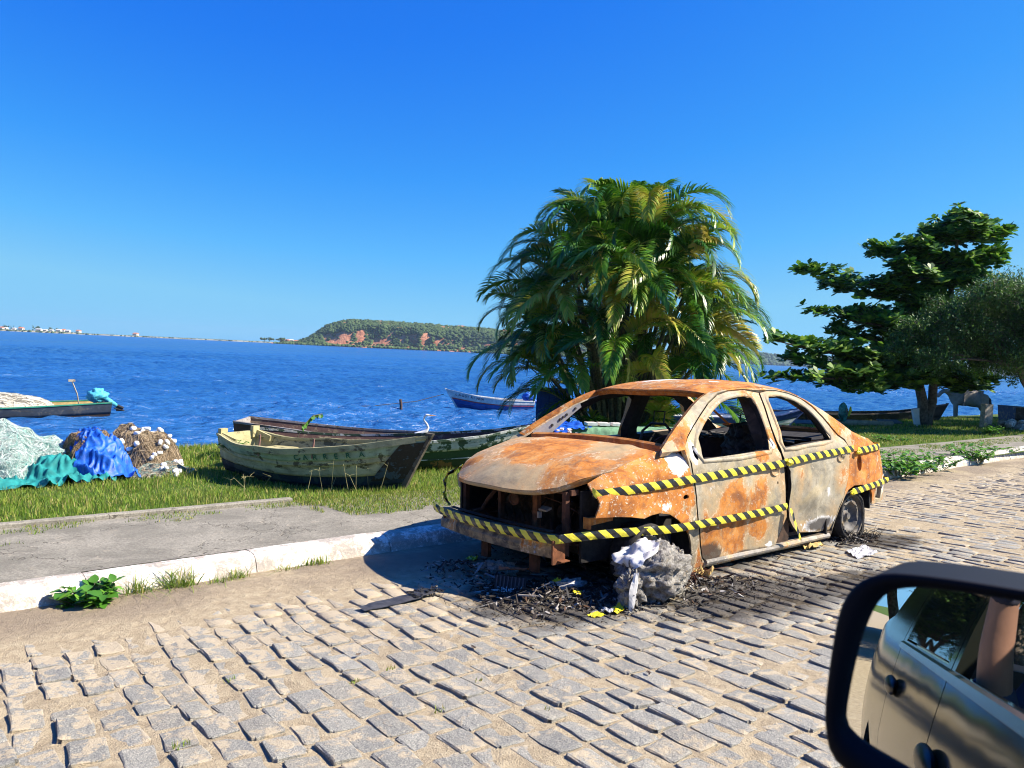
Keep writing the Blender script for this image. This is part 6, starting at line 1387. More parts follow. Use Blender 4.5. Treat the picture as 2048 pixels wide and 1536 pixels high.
def icoV():
    global _ico
    if _ico is None:
        import bmesh
        bm = bmesh.new(); bmesh.ops.create_icosphere(bm, subdivisions=2, radius=1); _ico = (np.array([v.co[:] for v in bm.verts]), np.array([[v.index for v in f.verts] for f in bm.faces])); bm.free()
    return _ico
def clumps(name, C_, R_, mat, parent=None, seed=0, **k):
    V0, F0 = icoV(); rg2 = np.random.default_rng(seed); VV = []; FF = []
    for i, (c, r) in enumerate(zip(C_, R_)):
        V = V0 * (1 + rg2.normal(0, .16, (len(V0), 1))) * r * np.array([1, 1, rg2.uniform(.65, 1.0)]); VV.append(V + np.array(c)); FF.append(F0 + i * len(V0))
    return mesh(name, np.concatenate(VV), np.concatenate(FF), mat, parent, **k)
HP = [(540, 1.2), (590, 3), (612, 9), (630, 18), (645, 26), (655, 31), (680, 36.5), (700, 38.5), (740, 39), (790, 38), (850, 37), (900, 36), (960, 35), (1010, 32), (1100, 27), (1200, 22), (1330, 12)]
def hh(px): return float(np.interp(px, [p[0] for p in HP], [p[1] for p in HP]))
RED = [(647, 700, .08, .55), (708, 724, .12, .62), (742, 784, .12, .34), (796, 806, .15, .5), (817, 831, .10, .58), (839, 856, .14, .62), (866, 881, .14, .52), (919, 932, .12, .45), (966, 978, .15, .4)]
m = MB(); rows = []
for px in range(540, 1332, 6):
    row = []
    for (dd, hf) in ((0, -.06), (6, .03), (22, .06), (30, .22), (38, .55), (48, .74), (80, .9), (130, 1.0), (220, .85), (420, .1)):
        p = far_pt(px + 3 * fbm((px * .02, dd * .1, 0), 1, 3), 960 + dd + 14 * fbm((px * .015, 2, dd * .02), 1, 3)); p.z = -.7 + hh(px) * hf * (1 + .10 * fbm((px * .03, dd * .05, 3), 1, 3)); row.append(p)
    rows.append(row)
m.grid(rows, flip=True); m.build('headland', M_CLAY, None, True, kind='structure', label='long wooded headland with red clay cliffs across the lagoon')
C_ = []; R_ = []; rg = np.random.default_rng(51)
for i in range(8200):
    px = rg.uniform(560, 1325); dd = abs(rg.normal(0, 1)) * 60 + 24 if rg.random() < .5 else (rg.uniform(24, 60) if rg.random() < .7 else rg.uniform(20, 300))
    dd = min(dd, 330); hf = float(np.interp(dd, [0, 6, 22, 30, 38, 48, 80, 130, 220, 420], [-.06, .03, .06, .22, .55, .74, .9, 1, .85, .1])); 
    if any(a < px + 4 * fbm((px * .1, hf * 5, 1), 1, 2) < b2_ and lo < hf < hi + .05 * fbm((px * .1, 3, 1), 1, 2) for a, b2_, lo, hi in RED) and rg.random() < .93: continue
    p = far_pt(px, 960 + dd + 14 * fbm((px * .015, 2, dd * .02), 1, 3)); p.z = -.7 + hh(px) * hf; r = rg.uniform(1.3, 2.9); C_.append((p.x, p.y, p.z + r * .15)); R_.append(r)
clumps('headland_forest', C_, R_, M_CAN, kind='stuff', label='dark green woodland covering the headland', seed=1)
C_ = []; R_ = []
for i in range(900):
    px = rg.uniform(545, 1330); p = far_pt(px, 955 + rg.uniform(0, 26)); r = rg.uniform(1.2, 2.6) * (1 if px > 640 else .7); C_.append((p.x, p.y, -.5 + r * .5)); R_.append(r)
clumps('mangrove_fringe', C_, R_, M_CAN2, kind='stuff', label='lighter green mangrove fringe along the foot of the headland', seed=2)
m = MB(); rows = []
for px in range(1180, 2300, 20):
    H = float(np.interp(px, [1180, 1300, 1440, 1500, 1550, 1700, 2300], [10, 24, 30, 30, 26, 26, 20])) * (1 + .08 * fbm((px * .02, 1, 1), 1, 3)); row = []
    for dd, hf in ((0, -.1), (20, .05), (90, .6), (200, 1), (500, .1)): p = far_pt(px, 1750 + dd); p.z = -.7 + H * hf; row.append(p)
    rows.append(row)
m.grid(rows, flip=True); m.build('far_hills', M_CAN3, None, True, kind='structure', label='low bluish hills on the farthest shore at the right')
C_ = []; R_ = []
for i in range(2600):
    px = rg.uniform(1190, 2200); dd = rg.uniform(0, 230); H = float(np.interp(px, [1180, 1300, 1440, 1500, 1550, 1700, 2300], [10, 24, 30, 30, 26, 26, 20])); hf = float(np.interp(dd, [0, 20, 90, 200, 500], [0, .05, .6, 1, .1])); p = far_pt(px, 1750 + dd); r = rg.uniform(2.5, 5); C_.append((p.x, p.y, -.7 + H * hf + r * .3)); R_.append(r)
clumps('far_hills_forest', C_, R_, M_CAN3, kind='stuff', label='hazy woodland on the farthest hills', seed=3)
# low spit with houses on the left
m = MB(); rows = []
for px in range(-500, 620, 20):
    row = []
    H = 2.6 if px < 150 else 1.6
    for dd, hf in ((0, -.5), (6, .5), (30, 1), (120, 1), (200, -1)): p = far_pt(px, 1300 + dd + max(0, -px) * .3); p.z = -.7 + H * hf + .5; row.append(p)
    rows.append(row)
m.grid(rows, flip=True); m.build('far_spit', simple('sandy_spit', (.30, .27, .19), .95, 0, .3, .02), None, True, kind='structure', label='low sandy spit on the horizon at the left')
C_ = []; R_ = []
for i in range(1500):
    px = rg.uniform(-400, 600); p = far_pt(px, 1300 + rg.uniform(2, 40) + max(0, -px) * .3); r = rg.uniform(1.0, 2.2) * (1.25 if px < 160 else .75); C_.append((p.x, p.y, .3)); R_.append(r)
clumps('spit_scrub', C_, R_, M_CAN, kind='stuff', label='green scrub along the low spit', seed=4)
M_WHW = simple('white_wall', (.50, .49, .47), .85, 0, .06, .5); M_TILE = simple('terracotta_roof', (.48, .16, .07), .85, 0, .2, .8); M_WIN = simple('dark_window', (.03, .035, .045), .3)
def house(px, D, W_h, H, red, label, wall=None):
    p = far_pt(px, D); e = empty('house', (p.x, p.y, 1.6), math.atan2(_r.y, _r.x) + .15 * math.sin(px), label=label, cat='house', group='houses on the far shore'); m = MB(); m.box((0, 0, H / 2), (W_h, 7, H)); m.build('wall', wall or M_WHW, e)
    m = MB(); R2 = H * .45; a, b2_ = W_h / 2 + .5, 4.1; m.add([(-a, -b2_, H), (a, -b2_, H), (a, b2_, H), (-a, b2_, H), (-a * .7, 0, H + R2), (a * .7, 0, H + R2)], [(0, 1, 5, 4), (2, 3, 4, 5), (1, 2, 5), (3, 0, 4), (3, 2, 1, 0)]); m.build('roof', M_TILE if red else M_WHW, e)
    for k in range(3): m = MB(); m.box((-W_h * .3 + k * W_h * .3, -3.52, H * .5), (W_h * .12, .1, H * .35)); m.build('window', M_WIN, e)
    return e
for i, (px, w_, h, rd) in enumerate([(2, 5, 3.6, 1), (9, 7, 3.2, 0), (27, 5, 3, 0), (41, 7, 4, 1), (76, 9, 3.4, 0), (89, 6, 2.8, 0), (101, 6, 2.8, 0), (116, 8, 3.8, 0), (125, 6, 4.2, 1), (134, 7, 3.4, 0), (155, 6, 4, 1), (269, 8, 3.6, 1)]):
    house(px, 1330 + (i % 3) * 12, w_, h, rd, ['small orange roofed house at the very left edge', 'long white house next to the left edge', 'small white hut between two tree groups', 'white house with orange roof under a round tree', 'long white building right of the tall dark trees', 'low white wall house in the middle of the spit', 'low white shed right of the middle of the spit', 'broad white house behind a tree', 'tall orange roofed house among white ones', 'white house sloping down at the end of the village', 'reddish house standing alone at the end of the village', 'lone red roofed boathouse far along the low spit'][i])
for i, (px, D, w_, h, rd) in enumerate([(572, 1010, 7, 4, 1), (579, 1015, 8, 4.5, 0), (590, 1008, 6, 3.6, 1)]):
    house(px, D, w_ * .8, h * .7, rd, ['orange roofed house at the left foot of the headland', 'white house between trees at the foot of the headland', 'small red house closest to the headland slope'][i], simple('tan_wall%d' % i, (.6, .5, .38), .9, 0, .1))
def fartree(px, D, H, r, n, label, tall=False, sp=1.6):
    p = far_pt(px, D); e = empty('shore_tree', (p.x, p.y, 1.0), label=label, cat='tree', group='trees on the far shore'); m = MB(); m.tube([(0, 0, 0), (.1, 0, H * .6)], [.35, .2], 6); m.build('trunk', M_BARK, e); rg2 = np.random.default_rng(int(px))
    C2 = [(rg2.normal(0, r * (.4 if tall else sp)), rg2.normal(0, r), H * (rg2.uniform(.2, 1) if tall else rg2.uniform(.6, 1))) for _ in range(n)]; clumps('crown', C2, [r * rg2.uniform(.6, 1.1) for _ in range(n)], M_CAN, e, seed=int(px))
for px, H, r, n, tall, lb in [(8, 9, 1.2, 9, 0, 'spreading tree behind the houses at the left edge'), (14, 8.5, 1.2, 8, 0, 'second spreading tree behind the long white house'), (20, 10, .8, 9, 1, 'tall narrow tree left of its twin'), (25, 9, .8, 8, 1, 'tall narrow tree right of its twin'), (39, 7, 1.3, 9, 0, 'round tree behind the orange roofed house'), (64, 10, 1.1, 8, 1, 'tall tree at the left of the airy pair'), (73, 9, 1.5, 12, 0, 'wide airy tree above the white building'), (98, 7.5, 1.4, 10, 0, 'round tree in the middle of the spit village'), (86, 4, 1.0, 6, 0, 'low round tree before the white wall'), (115, 6.5, 1.4, 10, 0, 'round tree behind the broad white house')]:
    fartree(px, 1360, H, r, n, lb, tall)
for px, H, r, n, lb in [(527, 5, 1.6, 12, 'bushy tree group farthest left of the headland'), (537, 5.5, 1.6, 10, 'second bushy tree left of the headland'), (560, 5.5, 1.7, 12, 'bushy tree beside the headland houses'), (602, 7, 1.0, 7, 'pointed tree at the start of the headland slope')]:
    fartree(px, 990, H, r, n, lb, False, 1.8)
# ================================================================== REMAINS ON THE STREET
def mat_foam():
    t = NT('scorched_wadding', .95, 0, .1); O = t.co(); a = t.noise(9, 6, .7, 1.2, O); b = t.noise(60, 5, .75, .4, O); d = t.noise(22, 5, .7, 1.5, O)
    c = t.ramp(a, [(.26, (.07, .065, .06)), (.38, (.26, .245, .225)), (.55, (.46, .44, .40)), (.75, (.62, .57, .48))])
    c = t.mix(t.m1('MULTIPLY', t.step(d, .55, .68), .7), c, (.42, .30, .15)); c = t.mix(t.m1('MULTIPLY', t.step(b, .45, .62), .5), c, (.06, .055, .05))
    return t.done(c, nrm=t.bump(t.m1('ADD', a, t.m1('MULTIPLY', b, .8)), 1.0, .03))
M_FOAM = mat_foam(); M_COVER = simple('white_cover_film', (.70, .69, .67), .6, 0, .1, 16, .5)
foam = empty('burnt_seat_cushion', (-.14, -.93, .045), label='grey charred seat cushion with a white cover propped at the front wheel', cat='seat cushion')
def foamf(th, a, off_=0.0, det=1.0):
    d = Vector((math.sin(th) * math.cos(a), math.sin(th) * math.sin(a), math.cos(th)))
    n_ = fbm(d * 2.1 + Vector((3, 0, 0)), 1, 4); rd = abs(mnoise.noise(d * 4.5)); rd2 = abs(mnoise.noise(d * 11 + Vector((5, 5, 5))))
    r = 1.06 + .26 * n_ - det * (.30 * rd + .10 * rd2 - .03 * fbm(d * 22, 1, 2)) - (1 - det) * .13 + off_
    q = Vector((d.x * .26 * r, d.y * .20 * r, .165 + d.z * .17 * r)); q.x += .16 * (q.z - .22) ; return q
m = MB(); m.grid([[foamf(PI * i / 46, 2 * PI * (j % 72) / 72) for j in range(73)] for i in range(47)], flip=True); m.build('wadding', M_FOAM, foam, True)
camdir = (CAM - Vector(foam.location)); ca = math.atan2(camdir.y, camdir.x)
m = MB(); m.grid([[foamf(th, ca + a, .10 + .012 * fbm((th * 4, a * 4, 0), 1, 3), .08) + Vector((0, 0, .006)) for a in np.linspace(-2.3 + .08 * math.sin(th * 9), .75 - .95 * th + .06 * math.sin(th * 13), 30)] for th in np.linspace(.02, 1.22, 20)], flip=False); m.build('cover', M_COVER, foam, True)
m = MB(); rows = []
for i in range(9):
    row = []
    for j in range(5):
        u, v = j / 4 - .5, i / 8; w_ = .085 * (1 - .55 * abs(v - .45) * 2); row.append(Vector((-.285 - .03 * v + u * w_ * 1.1, -.13 + u * w_ * .2 - .012 * math.cos(u * 5), .235 - v * .235)) + Vector((.008 * fbm((u * 4, v * 4, 1), 1, 2), 0, 0)))
    rows.append(row)
m.grid(rows); m.build('cover_flap', M_COVER, foam, False)
blobmesh('wadding_lobe', (-.27, -.07, .11), (.075, .08, .11), M_FOAM, .5, 2.5, foam, 26, 18, ridg=.8, seed=4, smooth=False)
blobmesh('wadding_lobe', (.24, .02, .13), (.10, .09, .14), M_FOAM, .5, 2.5, foam, 26, 18, ridg=.9, seed=9, smooth=False)
# ash and small charred debris
def shards(name, spots, cols, sz, seed, label, flat_=.25, parent=None):
    rg2 = np.random.default_rng(seed); t = NT(name + '_mat', .85, 0, .25); isl = t.n('ShaderNodeNewGeometry').outputs['Random Per Island']; t.done(t.ramp(isl, [(i / (len(cols) - 1), c_) for i, c_ in enumerate(cols)]))
    m = MB()
    for (c, r, n) in spots:
        for k in range(n):
            a, q = rg2.uniform(0, 2 * PI), math.sqrt(rg2.random()); x_, y_ = c[0] + r[0] * q * math.cos(a), c[1] + r[1] * q * math.sin(a); hh_ = (1 - q) * c[2] * rg2.uniform(.2, 1.1)
            L, W2, T_ = sz * rg2.uniform(.3, 1.6) * (3 if rg2.random() < .12 else 1), sz * rg2.uniform(.15, .6), sz * rg2.uniform(.05, flat_)
            Rm = Matrix.Rotation(rg2.uniform(0, 6.3), 3, 'Z') @ Matrix.Rotation(rg2.normal(0, .4), 3, 'Y') @ Matrix.Rotation(rg2.normal(0, .4), 3, 'X')
            P = [Vector((-L / 2, -W2 / 2 * rg2.uniform(.3, 1), 0)), Vector((L * rg2.uniform(-.1, .2), -W2 / 2, 0)), Vector((L / 2, rg2.uniform(-.3, .3) * W2, 0)), Vector((0, W2 / 2, 0)), Vector((-L / 2, W2 / 2 * rg2.uniform(.3, 1), 0))]
            o_ = Vector((x_, y_, -.05 * y_ + .012 + hh_)); up_ = Rm @ Vector((0, 0, T_)); V = [Rm @ p + o_ for p in P]; V += [v + up_ for v in V]
            m.add(V, [(4, 3, 2, 1, 0), (5, 6, 7, 8, 9)] + [(i, (i + 1) % 5, 5 + (i + 1) % 5, 5 + i) for i in range(5)])
    return m.build(name, t.m, parent, label=label, kind='stuff')
BK = [(.012, .011, .010), (.03, .026, .024), (.018, .016, .015), (.06, .045, .035), (.02, .018, .018), (.14, .12, .10), (.015, .014, .013), (.10, .055, .03), (.42, .40, .37), (.03, .028, .025)]
shards('ash_debris', [((-.72, -.55, .07), (.36, .42, 0), 520), ((-.78, .10, .10), (.25, .5, 0), 260), ((-.35, -.8, .04), (.40, .32, 0), 300), ((.2, -1.05, .02), (.55, .22, 0), 220), ((-.2, 0, .06), (.6, .8, 0), 200), ((2.6, -.80, .05), (.35, .16, 0), 200), ((1.5, -.5, .02), (1.0, .35, 0), 160), ((.38, -.82, .05), (.16, .14, 0), 120)], BK, .034, 5, 'black ash and charred fragments spread under and before the burnt car')
shards('ash_dust', [((-.70, -.72, .015), (.55, .42, 0), 700), ((.3, -1.2, .006), (.85, .32, 0), 700), ((.9, -1.25, .003), (1.1, .30, 0), 420), ((-.9, -.3, .01), (.4, .6, 0), 200)], BK[:5] + [(.2, .18, .16)], .012, 6, 'fine soot crumbs over the setts beside the front wheel')
rg = np.random.default_rng(61); m = MB()
for k in range(90):
    a = Vector((.36 + rg.normal(0, .05), -.83 + rg.normal(0, .04), .05)); b_ = a + Vector((rg.normal(0, .07), rg.normal(0, .05), rg.uniform(.02, .10))); m.tube([a, (a + b_) / 2 + Vector((0, 0, .025)), b_], .0015, 3, caps=False)
m.build('wire_tangle', simple('rusty_wire', (.14, .05, .025), .8, 0, .4), label='tangle of thin rusty wires right of the charred cushion', cat='wires')
m = MB()
for k in range(160):
    c = Vector((2.66, -.84, .05)); a = c + Vector((rg.normal(0, .13), rg.normal(0, .045), 0)); b_ = a + Vector((rg.normal(0, .06), rg.normal(0, .05), rg.uniform(.0, .09))); m.tube([a, (a + b_) / 2 + Vector((0, 0, .02)), b_], .0018, 3, caps=False)
m.build('tyre_wires', M_SOOT, label='black steel cords of the burnt tyre tangled by the rear wheel', cat='wires')
def sheet(name, P, mat, loc, rz, label, cat, th=.004, cr=.012, n=12, fr=4, seed=0, uvs=False):
    """crumpled flat piece from a four-sided outline"""
    m = MB(); rows = []
    for i in range(n + 1):
        row = []
        for j in range(n + 1):
            u, v = i / n, j / n; p = (1 - u) * (1 - v) * np.array(P[0]) + u * (1 - v) * np.array(P[1]) + u * v * np.array(P[2]) + (1 - u) * v * np.array(P[3]); h = cr * (fbm((u * fr + seed, v * fr, 0), 1, 3) + .9) ; row.append((p[0], p[1], h))
        rows.append(row)
    m.grid(rows); m.grid([[(a[0], a[1], a[2] - th) for a in r] for r in rows], flip=True); return m.build(name, mat, None, False, loc=loc, rz=rz, label=label, cat=cat)
ps = empty('burnt_plastic_strip', (-1.45, -.135, .012), math.radians(5.5), label='flat charred plastic strip lying alone on the sand left of the debris', cat='strip')
m = MB(); m.grid([[(x_, 1.5 * y_ * (1 - .25 * (x_ < -.2)), .018 + .006 * math.cos(y_ * 40) + .004 * fbm((x_ * 9, y_ * 9, 0), 1, 2) + (.012 if x_ > .12 else 0)) for y_ in np.linspace(-.035, .035, 7)] for x_ in np.linspace(-.27, .22, 18)]); m.grid([[(x_, y_ * (1 - .25 * (x_ < -.2)), .0) for y_ in (-.035, .035)] for x_ in (-.27, .22)], flip=True); m.build('panel', simple('grey_burnt_plastic', (.04, .04, .043), .55, 0, .4, 30, .4), ps, True)
m = MB()
for k in range(60): m.box((rg.uniform(.08, .30), rg.uniform(-.045, .05), rg.uniform(.012, .045)), (rg.uniform(.01, .05), rg.uniform(.004, .02), .006), Matrix.Rotation(rg.uniform(0, 6), 3, 'Z') @ Matrix.Rotation(rg.normal(0, .6), 3, 'X'))
m.build('melted_end', simple('melted_plastic', (.02, .02, .021), .5, 0, .6, 30), ps, kind='stuff')
t = NT('printed_sheet', .7, 0, .3); n_ = t.noise(22, 5, .7, 2.5); t.done(t.mix(t.step(n_, .46, .54), (.62, .62, .64), (.26, .27, .30)), nrm=t.bump(n_, .6, .01))
sheet('paper_sheet', [(-.24, -.05), (.10, -.09), (.28, .06), (-.04, .10)], t.m, (2.12, -1.12, .062), .15, 'crumpled grey and white sheet lying on the setts behind the car', 'paper', cr=.018, seed=2)
M_YL = bpy.data.materials['yellow_plastic']
for i, (P, loc, rz, lb) in enumerate([([(-.09, -.03), (0, -.045), (0, .02), (-.09, .03)], (-.66, -1.00, .058), .2, 'yellow and grey tape scrap lying in front of the charred cushion'), ([(-.03, -.02), (.03, -.03), (.04, .02), (-.03, .03)], (-.55, -.70, .07), .9, 'bent yellow tape scrap in the soot left of the cushion'), ([(-.03, -.015), (.03, -.015), (.03, .015), (-.03, .015)], (-.54, -.50, .09), .2, 'small yellow tape scrap higher up in the debris'), ([(-.05, -.03), (.04, -.04), (.06, .02), (-.03, .04)], (-.53, .43, .0), .7, 'yellow tape scrap in the shade under the bumper beam')]):
    sheet('tape_scrap', P, M_YL, loc, rz, lb, 'tape scrap', .002, .016, 6, 3, i)
sheet('tape_scrap', [(-.06, -.03), (.10, -.05), (.10, .02), (-.06, .03)], M_YL, (-.54, -1.02, .058), .5, 'yellow tape scrap touching the white flap of the cushion', 'tape scrap', .002, .02, 6, 3, 8)
sheet('tape_scrap', [(-.025, -.03), (.03, -.03), (.03, .03), (-.025, .03)], simple('grey_tape', (.33, .34, .37), .35, 0, .1), (-.61, -1.015, .064), .4, 'grey piece between the two yellow tape scraps', 'tape scrap', .002, .02, 6, 3, 9)
M_DRY = simple('dry_yellow_leaf', (.52, .36, .12), .7, 0, .4, 16, .5)
sheet('dry_leaf', [(-.06, -.03), (.05, -.05), (.06, .03), (-.04, .05)], M_DRY, (.46, -.87, .06), .2, 'curled yellow dry leaf just behind the charred cushion', 'leaf', .002, .05, 8, 2.5, 3)
sheet('dry_leaf', [(-.13, -.03), (.08, -.06), (.14, .03), (-.10, .05)], M_DRY, (1.98, -.79, .045), .1, 'long pale dry leaf lying below the rear of the sill', 'leaf', .002, .04, 10, 3, 5)
sheet('dry_leaf', [(-.10, -.02), (.06, -.025), (.12, .01), (-.06, .025)], simple('red_brown_leaf', (.30, .12, .06), .7, 0, .3), (-.68, -.24, .115), -.6, 'reddish brown leaf caught on the debris below the beam', 'leaf', .002, .02, 8, 3, 6)
for i, (x_, y_, lb) in enumerate([(-2.05, -.78, 'small dark leaf on the setts at lower left of the centre'), (-1.55, -1.02, 'small dark leaf on the setts left of the tape scrap'), (-1.32, -1.18, 'small dark leaf between two setts near the picture centre'), (-1.1, -1.75, 'small dark leaf low in the middle of the setts'), (-1.02, .72, 'brown leaf lying in the car shadow on the sand')]):
    sheet('dry_leaf', [(-.022, -.006), (0, -.011), (.022, .004), (0, .011)], simple('dark_leaf%d' % i, (.10, .07, .05), .7), (x_, y_, -.05 * y_ + .016), i * 1.3, lb, 'leaf', .001, .006, 4, 2, i)
gr = empty('rubber_pad', (-.80, -.36, .02), math.radians(-52), label='ribbed black rubber piece with white lettering in the debris', cat='rubber piece')
m = MB(); m.box((0, 0, .05), (.20, .012, .11), Matrix.Rotation(-.35, 3, 'X')); m.build('pad', M_BLK, gr)
for k in range(8): m = MB(); m.box((-.085 + k * .024, -.006, .075), (.007, .008, .07), Matrix.Rotation(-.35, 3, 'X')); m.build('rib', simple('worn_rubber', (.06, .06, .07), .5) if 'worn_rubber' not in bpy.data.materials else bpy.data.materials['worn_rubber'], gr)
text_on(gr, 'Ribheu', .045, (-.08, -.022, .010), (1, 0, .12), (0, .35, 1), simple('white_print', (.75, .75, .78), .6), th=.001)
m = MB(); m.tube([(-.72, .02, .02), (-.76, -.05, .06), (-.74, -.14, .05), (-.78, -.22, .04)], .008, 5); m.build('burnt_stick', simple('grey_ash_stick', (.20, .20, .21), .8), label='thin grey burnt stick lying before the tow bracket', cat='stick')
blobmesh('ash_log', (0, 0, 0), (.14, .05, .05), M_FOAM, .4, 3, None, 24, 14, ridg=.6, loc=(-.62, .0, .06), rz=-.9, smooth=False, label='grey ashy chunk under the bumper beam', cat='debris')
blobmesh('ash_log', (0, 0, 0), (.15, .05, .035), simple('white_ash_chunk', (.42, .41, .40), .95, 0, .5, 30, .9), .4, 3, None, 24, 14, ridg=.6, loc=(-.46, -.50, .06), rz=-.2, smooth=False, label='whitish ash chunk between the beam and the charred cushion', cat='debris')
blobmesh('stone_chip', (0, 0, 0), (.022, .018, .015), M_CONC, .3, 2, None, 10, 7, loc=(-.97, .62, -.015), smooth=False, label='small stone chip lying in the shadow by the kerb', cat='stone')
# ================================================================== OWN CAR WITH ITS DOOR MIRROR
CX0, CY0 = CAM.x, CAM.y
own = empty('parked_car', (CX0 - .8, CY0 - .7, .2), label='dark glossy car whose black door mirror fills the lower right corner', cat='car')
O0 = Vector(own.location)
t = NT('dark_glossy_paint', .10, 0, .35); t.b.inputs['IOR'].default_value = 1.22; PA = t.done((.014, .016, .013))
M_GLASS = NT('tinted_glass', .02, 0, .8).done((.01, .012, .012)); M_TRIM = simple('black_trim', (.010, .010, .013), .35, 0, .2, 8)
_py = [(.36, -.05), (.50, .07), (.70, .115), (.90, .125), (1.08, .115), (1.19, .095), (1.30, .055), (1.45, .0), (1.60, -.06), (1.70, -.14)]
_oy = np.poly1d(np.polyfit([p[0] for p in _py], [p[1] for p in _py], 4))
def oy(z_): return float(_oy(z_))
def omap(x_, z_): return Vector((CX0 + x_, CY0 + oy(z_) - .05 * max(0, -x_ - 2.3) ** 2 - .06 * max(0, x_ - 1.2) ** 2, z_)) - O0
def opanel(name, P, mats, hol=(), sp=.10, th=.03, par=None): return panel(name, P, list(hol), lambda a, b: omap(a, b), mats, par or own, sp, th, flip=True)
fd_ = [(.78, .42), (.80, 1.17), (.62, 1.19), (.34, 1.42), (.10, 1.60), (-.44, 1.62), (-.52, 1.19), (-.50, .42)]
fw_ = [(.56, 1.21), (.30, 1.42), (.09, 1.565), (-.40, 1.585), (-.47, 1.21)]
rd_ = [(-.51, .42), (-.53, 1.19), (-.45, 1.62), (-1.05, 1.60), (-1.42, 1.48), (-1.62, 1.20), (-1.58, .90), (-1.42, .72), (-1.36, .42)]
rw_ = [(-.58, 1.215), (-.50, 1.58), (-1.03, 1.56), (-1.36, 1.45), (-1.52, 1.215)]
d1 = opanel('front_door', fd_, [PA, M_TRIM], [fw_]); d2 = opanel('rear_door', rd_, [PA, M_TRIM], [rw_])
opanel('rear_wing', [(-1.37, .42), (-1.43, .72), (-1.59, .90), (-1.63, 1.20), (-1.43, 1.49), (-1.06, 1.61), (-.45, 1.63), (.10, 1.61), (.10, 1.66), (-1.1, 1.67), (-1.6, 1.60), (-2.3, 1.28), (-3.05, 1.20), (-3.25, .95), (-3.28, .5), (-2.45, .45), (-2.38, .70), (-2.10, .86), (-1.82, .80), (-1.70, .60), (-1.66, .42)], [PA, M_TRIM])
opanel('front_wing', [(.79, .42), (.81, 1.17), (1.2, 1.14), (1.75, 1.02), (1.9, .8), (1.88, .5), (1.72, .48), (1.66, .72), (1.38, .88), (1.10, .78), (1.0, .5), (.98, .42)], [PA, M_TRIM])
opanel('side_glass', [(-.57, 1.222), (-.49, 1.578), (-1.03, 1.558), (-1.355, 1.448), (-1.515, 1.222)], [M_GLASS, M_GLASS], par=d2, th=.004)
for (x_, z_, par) in ((-.40, 1.03, d1), (-1.42, 1.07, d2)):
    blobmesh('door_handle', omap(x_, z_) + Vector((0, .012, 0)), (.10, .018, .030), M_TRIM, .02, 1, par, 18, 10)
m = MB(); m.grid([[omap(x_, .66 + dz) + Vector((0, d, 0)) for dz, d in ((-.03, 0), (-.02, .014), (.02, .014), (.03, 0))] for x_ in np.linspace(.76, -1.3, 14)], flip=True); m.build('side_moulding', M_TRIM, own)
m = MB(); m.grid([[omap(x_, 1.195 + dz) + Vector((0, d, 0)) for dz, d in ((-.012, .002), (-.008, .010), (.010, .010), (.014, 0))] for x_ in np.linspace(.6, -1.6, 14)], flip=True); m.build('window_sill_strip', simple('bright_strip', (.30, .32, .36), .2, .8, .05), own)
m = MB(); m.box((0, -.15, 1.46), (2.3, 1.25, .05)); m.box((.1, -.75, .6), (4.3, .06, .75)); m.box((.1, 0, .22), (4.4, 1.3, .12)); m.box((1.75, -.1, .75), (1.1, 1.4, .35)); m.box((-1.9, -.1, .78), (.9, 1.35, .38)); m.build('body', M_TRIM, own)
for x_ in (1.38, -2.10):
    m = MB(); m.lathe([(.001, .02), (.12, .03), (.2, .02), (.215, .0), (.29, .01), (.31, -.03), (.31, -.2), (.001, -.2)], 28, omap(x_, .5) + Vector((0, -.02, 0))); m.build('wheel', simple('tyre_rubber', (.02, .02, .02), .7) if 'tyre_rubber' not in bpy.data.materials else bpy.data.materials['tyre_rubber'], own, True)
# seat seen from behind the camera, and the mirror itself
m = MB(); m.box((-.15, -.28, .62), (.16, .48, .62), Matrix.Rotation(-.18, 3, 'Y')); m.box((-.22, -.28, 1.02), (.10, .26, .20)); m.build('seat', simple('dark_seat_cloth', (.03, .03, .034), .9, 0, .2), own)
O_ = [(-0.0916, -0.0474), (-0.0929, -0.0213), (-0.0916, 0.0191), (-0.0889, 0.0489), (-0.0834, 0.0673), (-0.0741, 0.0805), (-0.0606, 0.0897), (-0.045, 0.0944), (-0.0072, 0.0983), (0.0443, 0.1005), (0.0921, 0.1012), (0.1215, 0.0954), (0.1349, 0.0773), (0.1386, 0.0078), (0.1353, -0.056), (0.1176, -0.0845), (0.0897, -0.1006), (0.0434, -0.1101), (-0.0094, -0.1012), (-0.0567, -0.0868), (-0.0737, -0.0803), (-0.085, -0.0714)]
G_ = [(-0.0787, -0.0366), (-0.0772, -0.0121), (-0.0735, 0.0197), (-0.0683, 0.0443), (-0.0622, 0.0625), (-0.0543, 0.0736), (-0.0422, 0.0811), (-0.0248, 0.0855), (0.0098, 0.0885), (0.045, 0.0903), (0.0867, 0.0919), (0.1105, 0.0882), (0.1228, 0.0704), (0.1265, 0.0036), (0.124, -0.0502), (0.1085, -0.0744), (0.0799, -0.0886), (0.0416, -0.0861), (-0.0044, -0.0731), (-0.0358, -0.0648), (-0.0577, -0.0592), (-0.0717, -0.0529), (-0.0773, -0.0462)]
O2 = [tuple(p) for p in catmull(O_, 4, True)]; G2 = [tuple(p) for p in catmull(G_, 4, True)]
nM = Vector((-.962, -.234, .140)).normalized(); yM = (Vector((0, 0, 1)) - nM * nM.z).normalized(); xM = yM.cross(nM)
mir = bpy.data.objects.new('door_mirror', None); COL.objects.link(mir); mir.parent = own
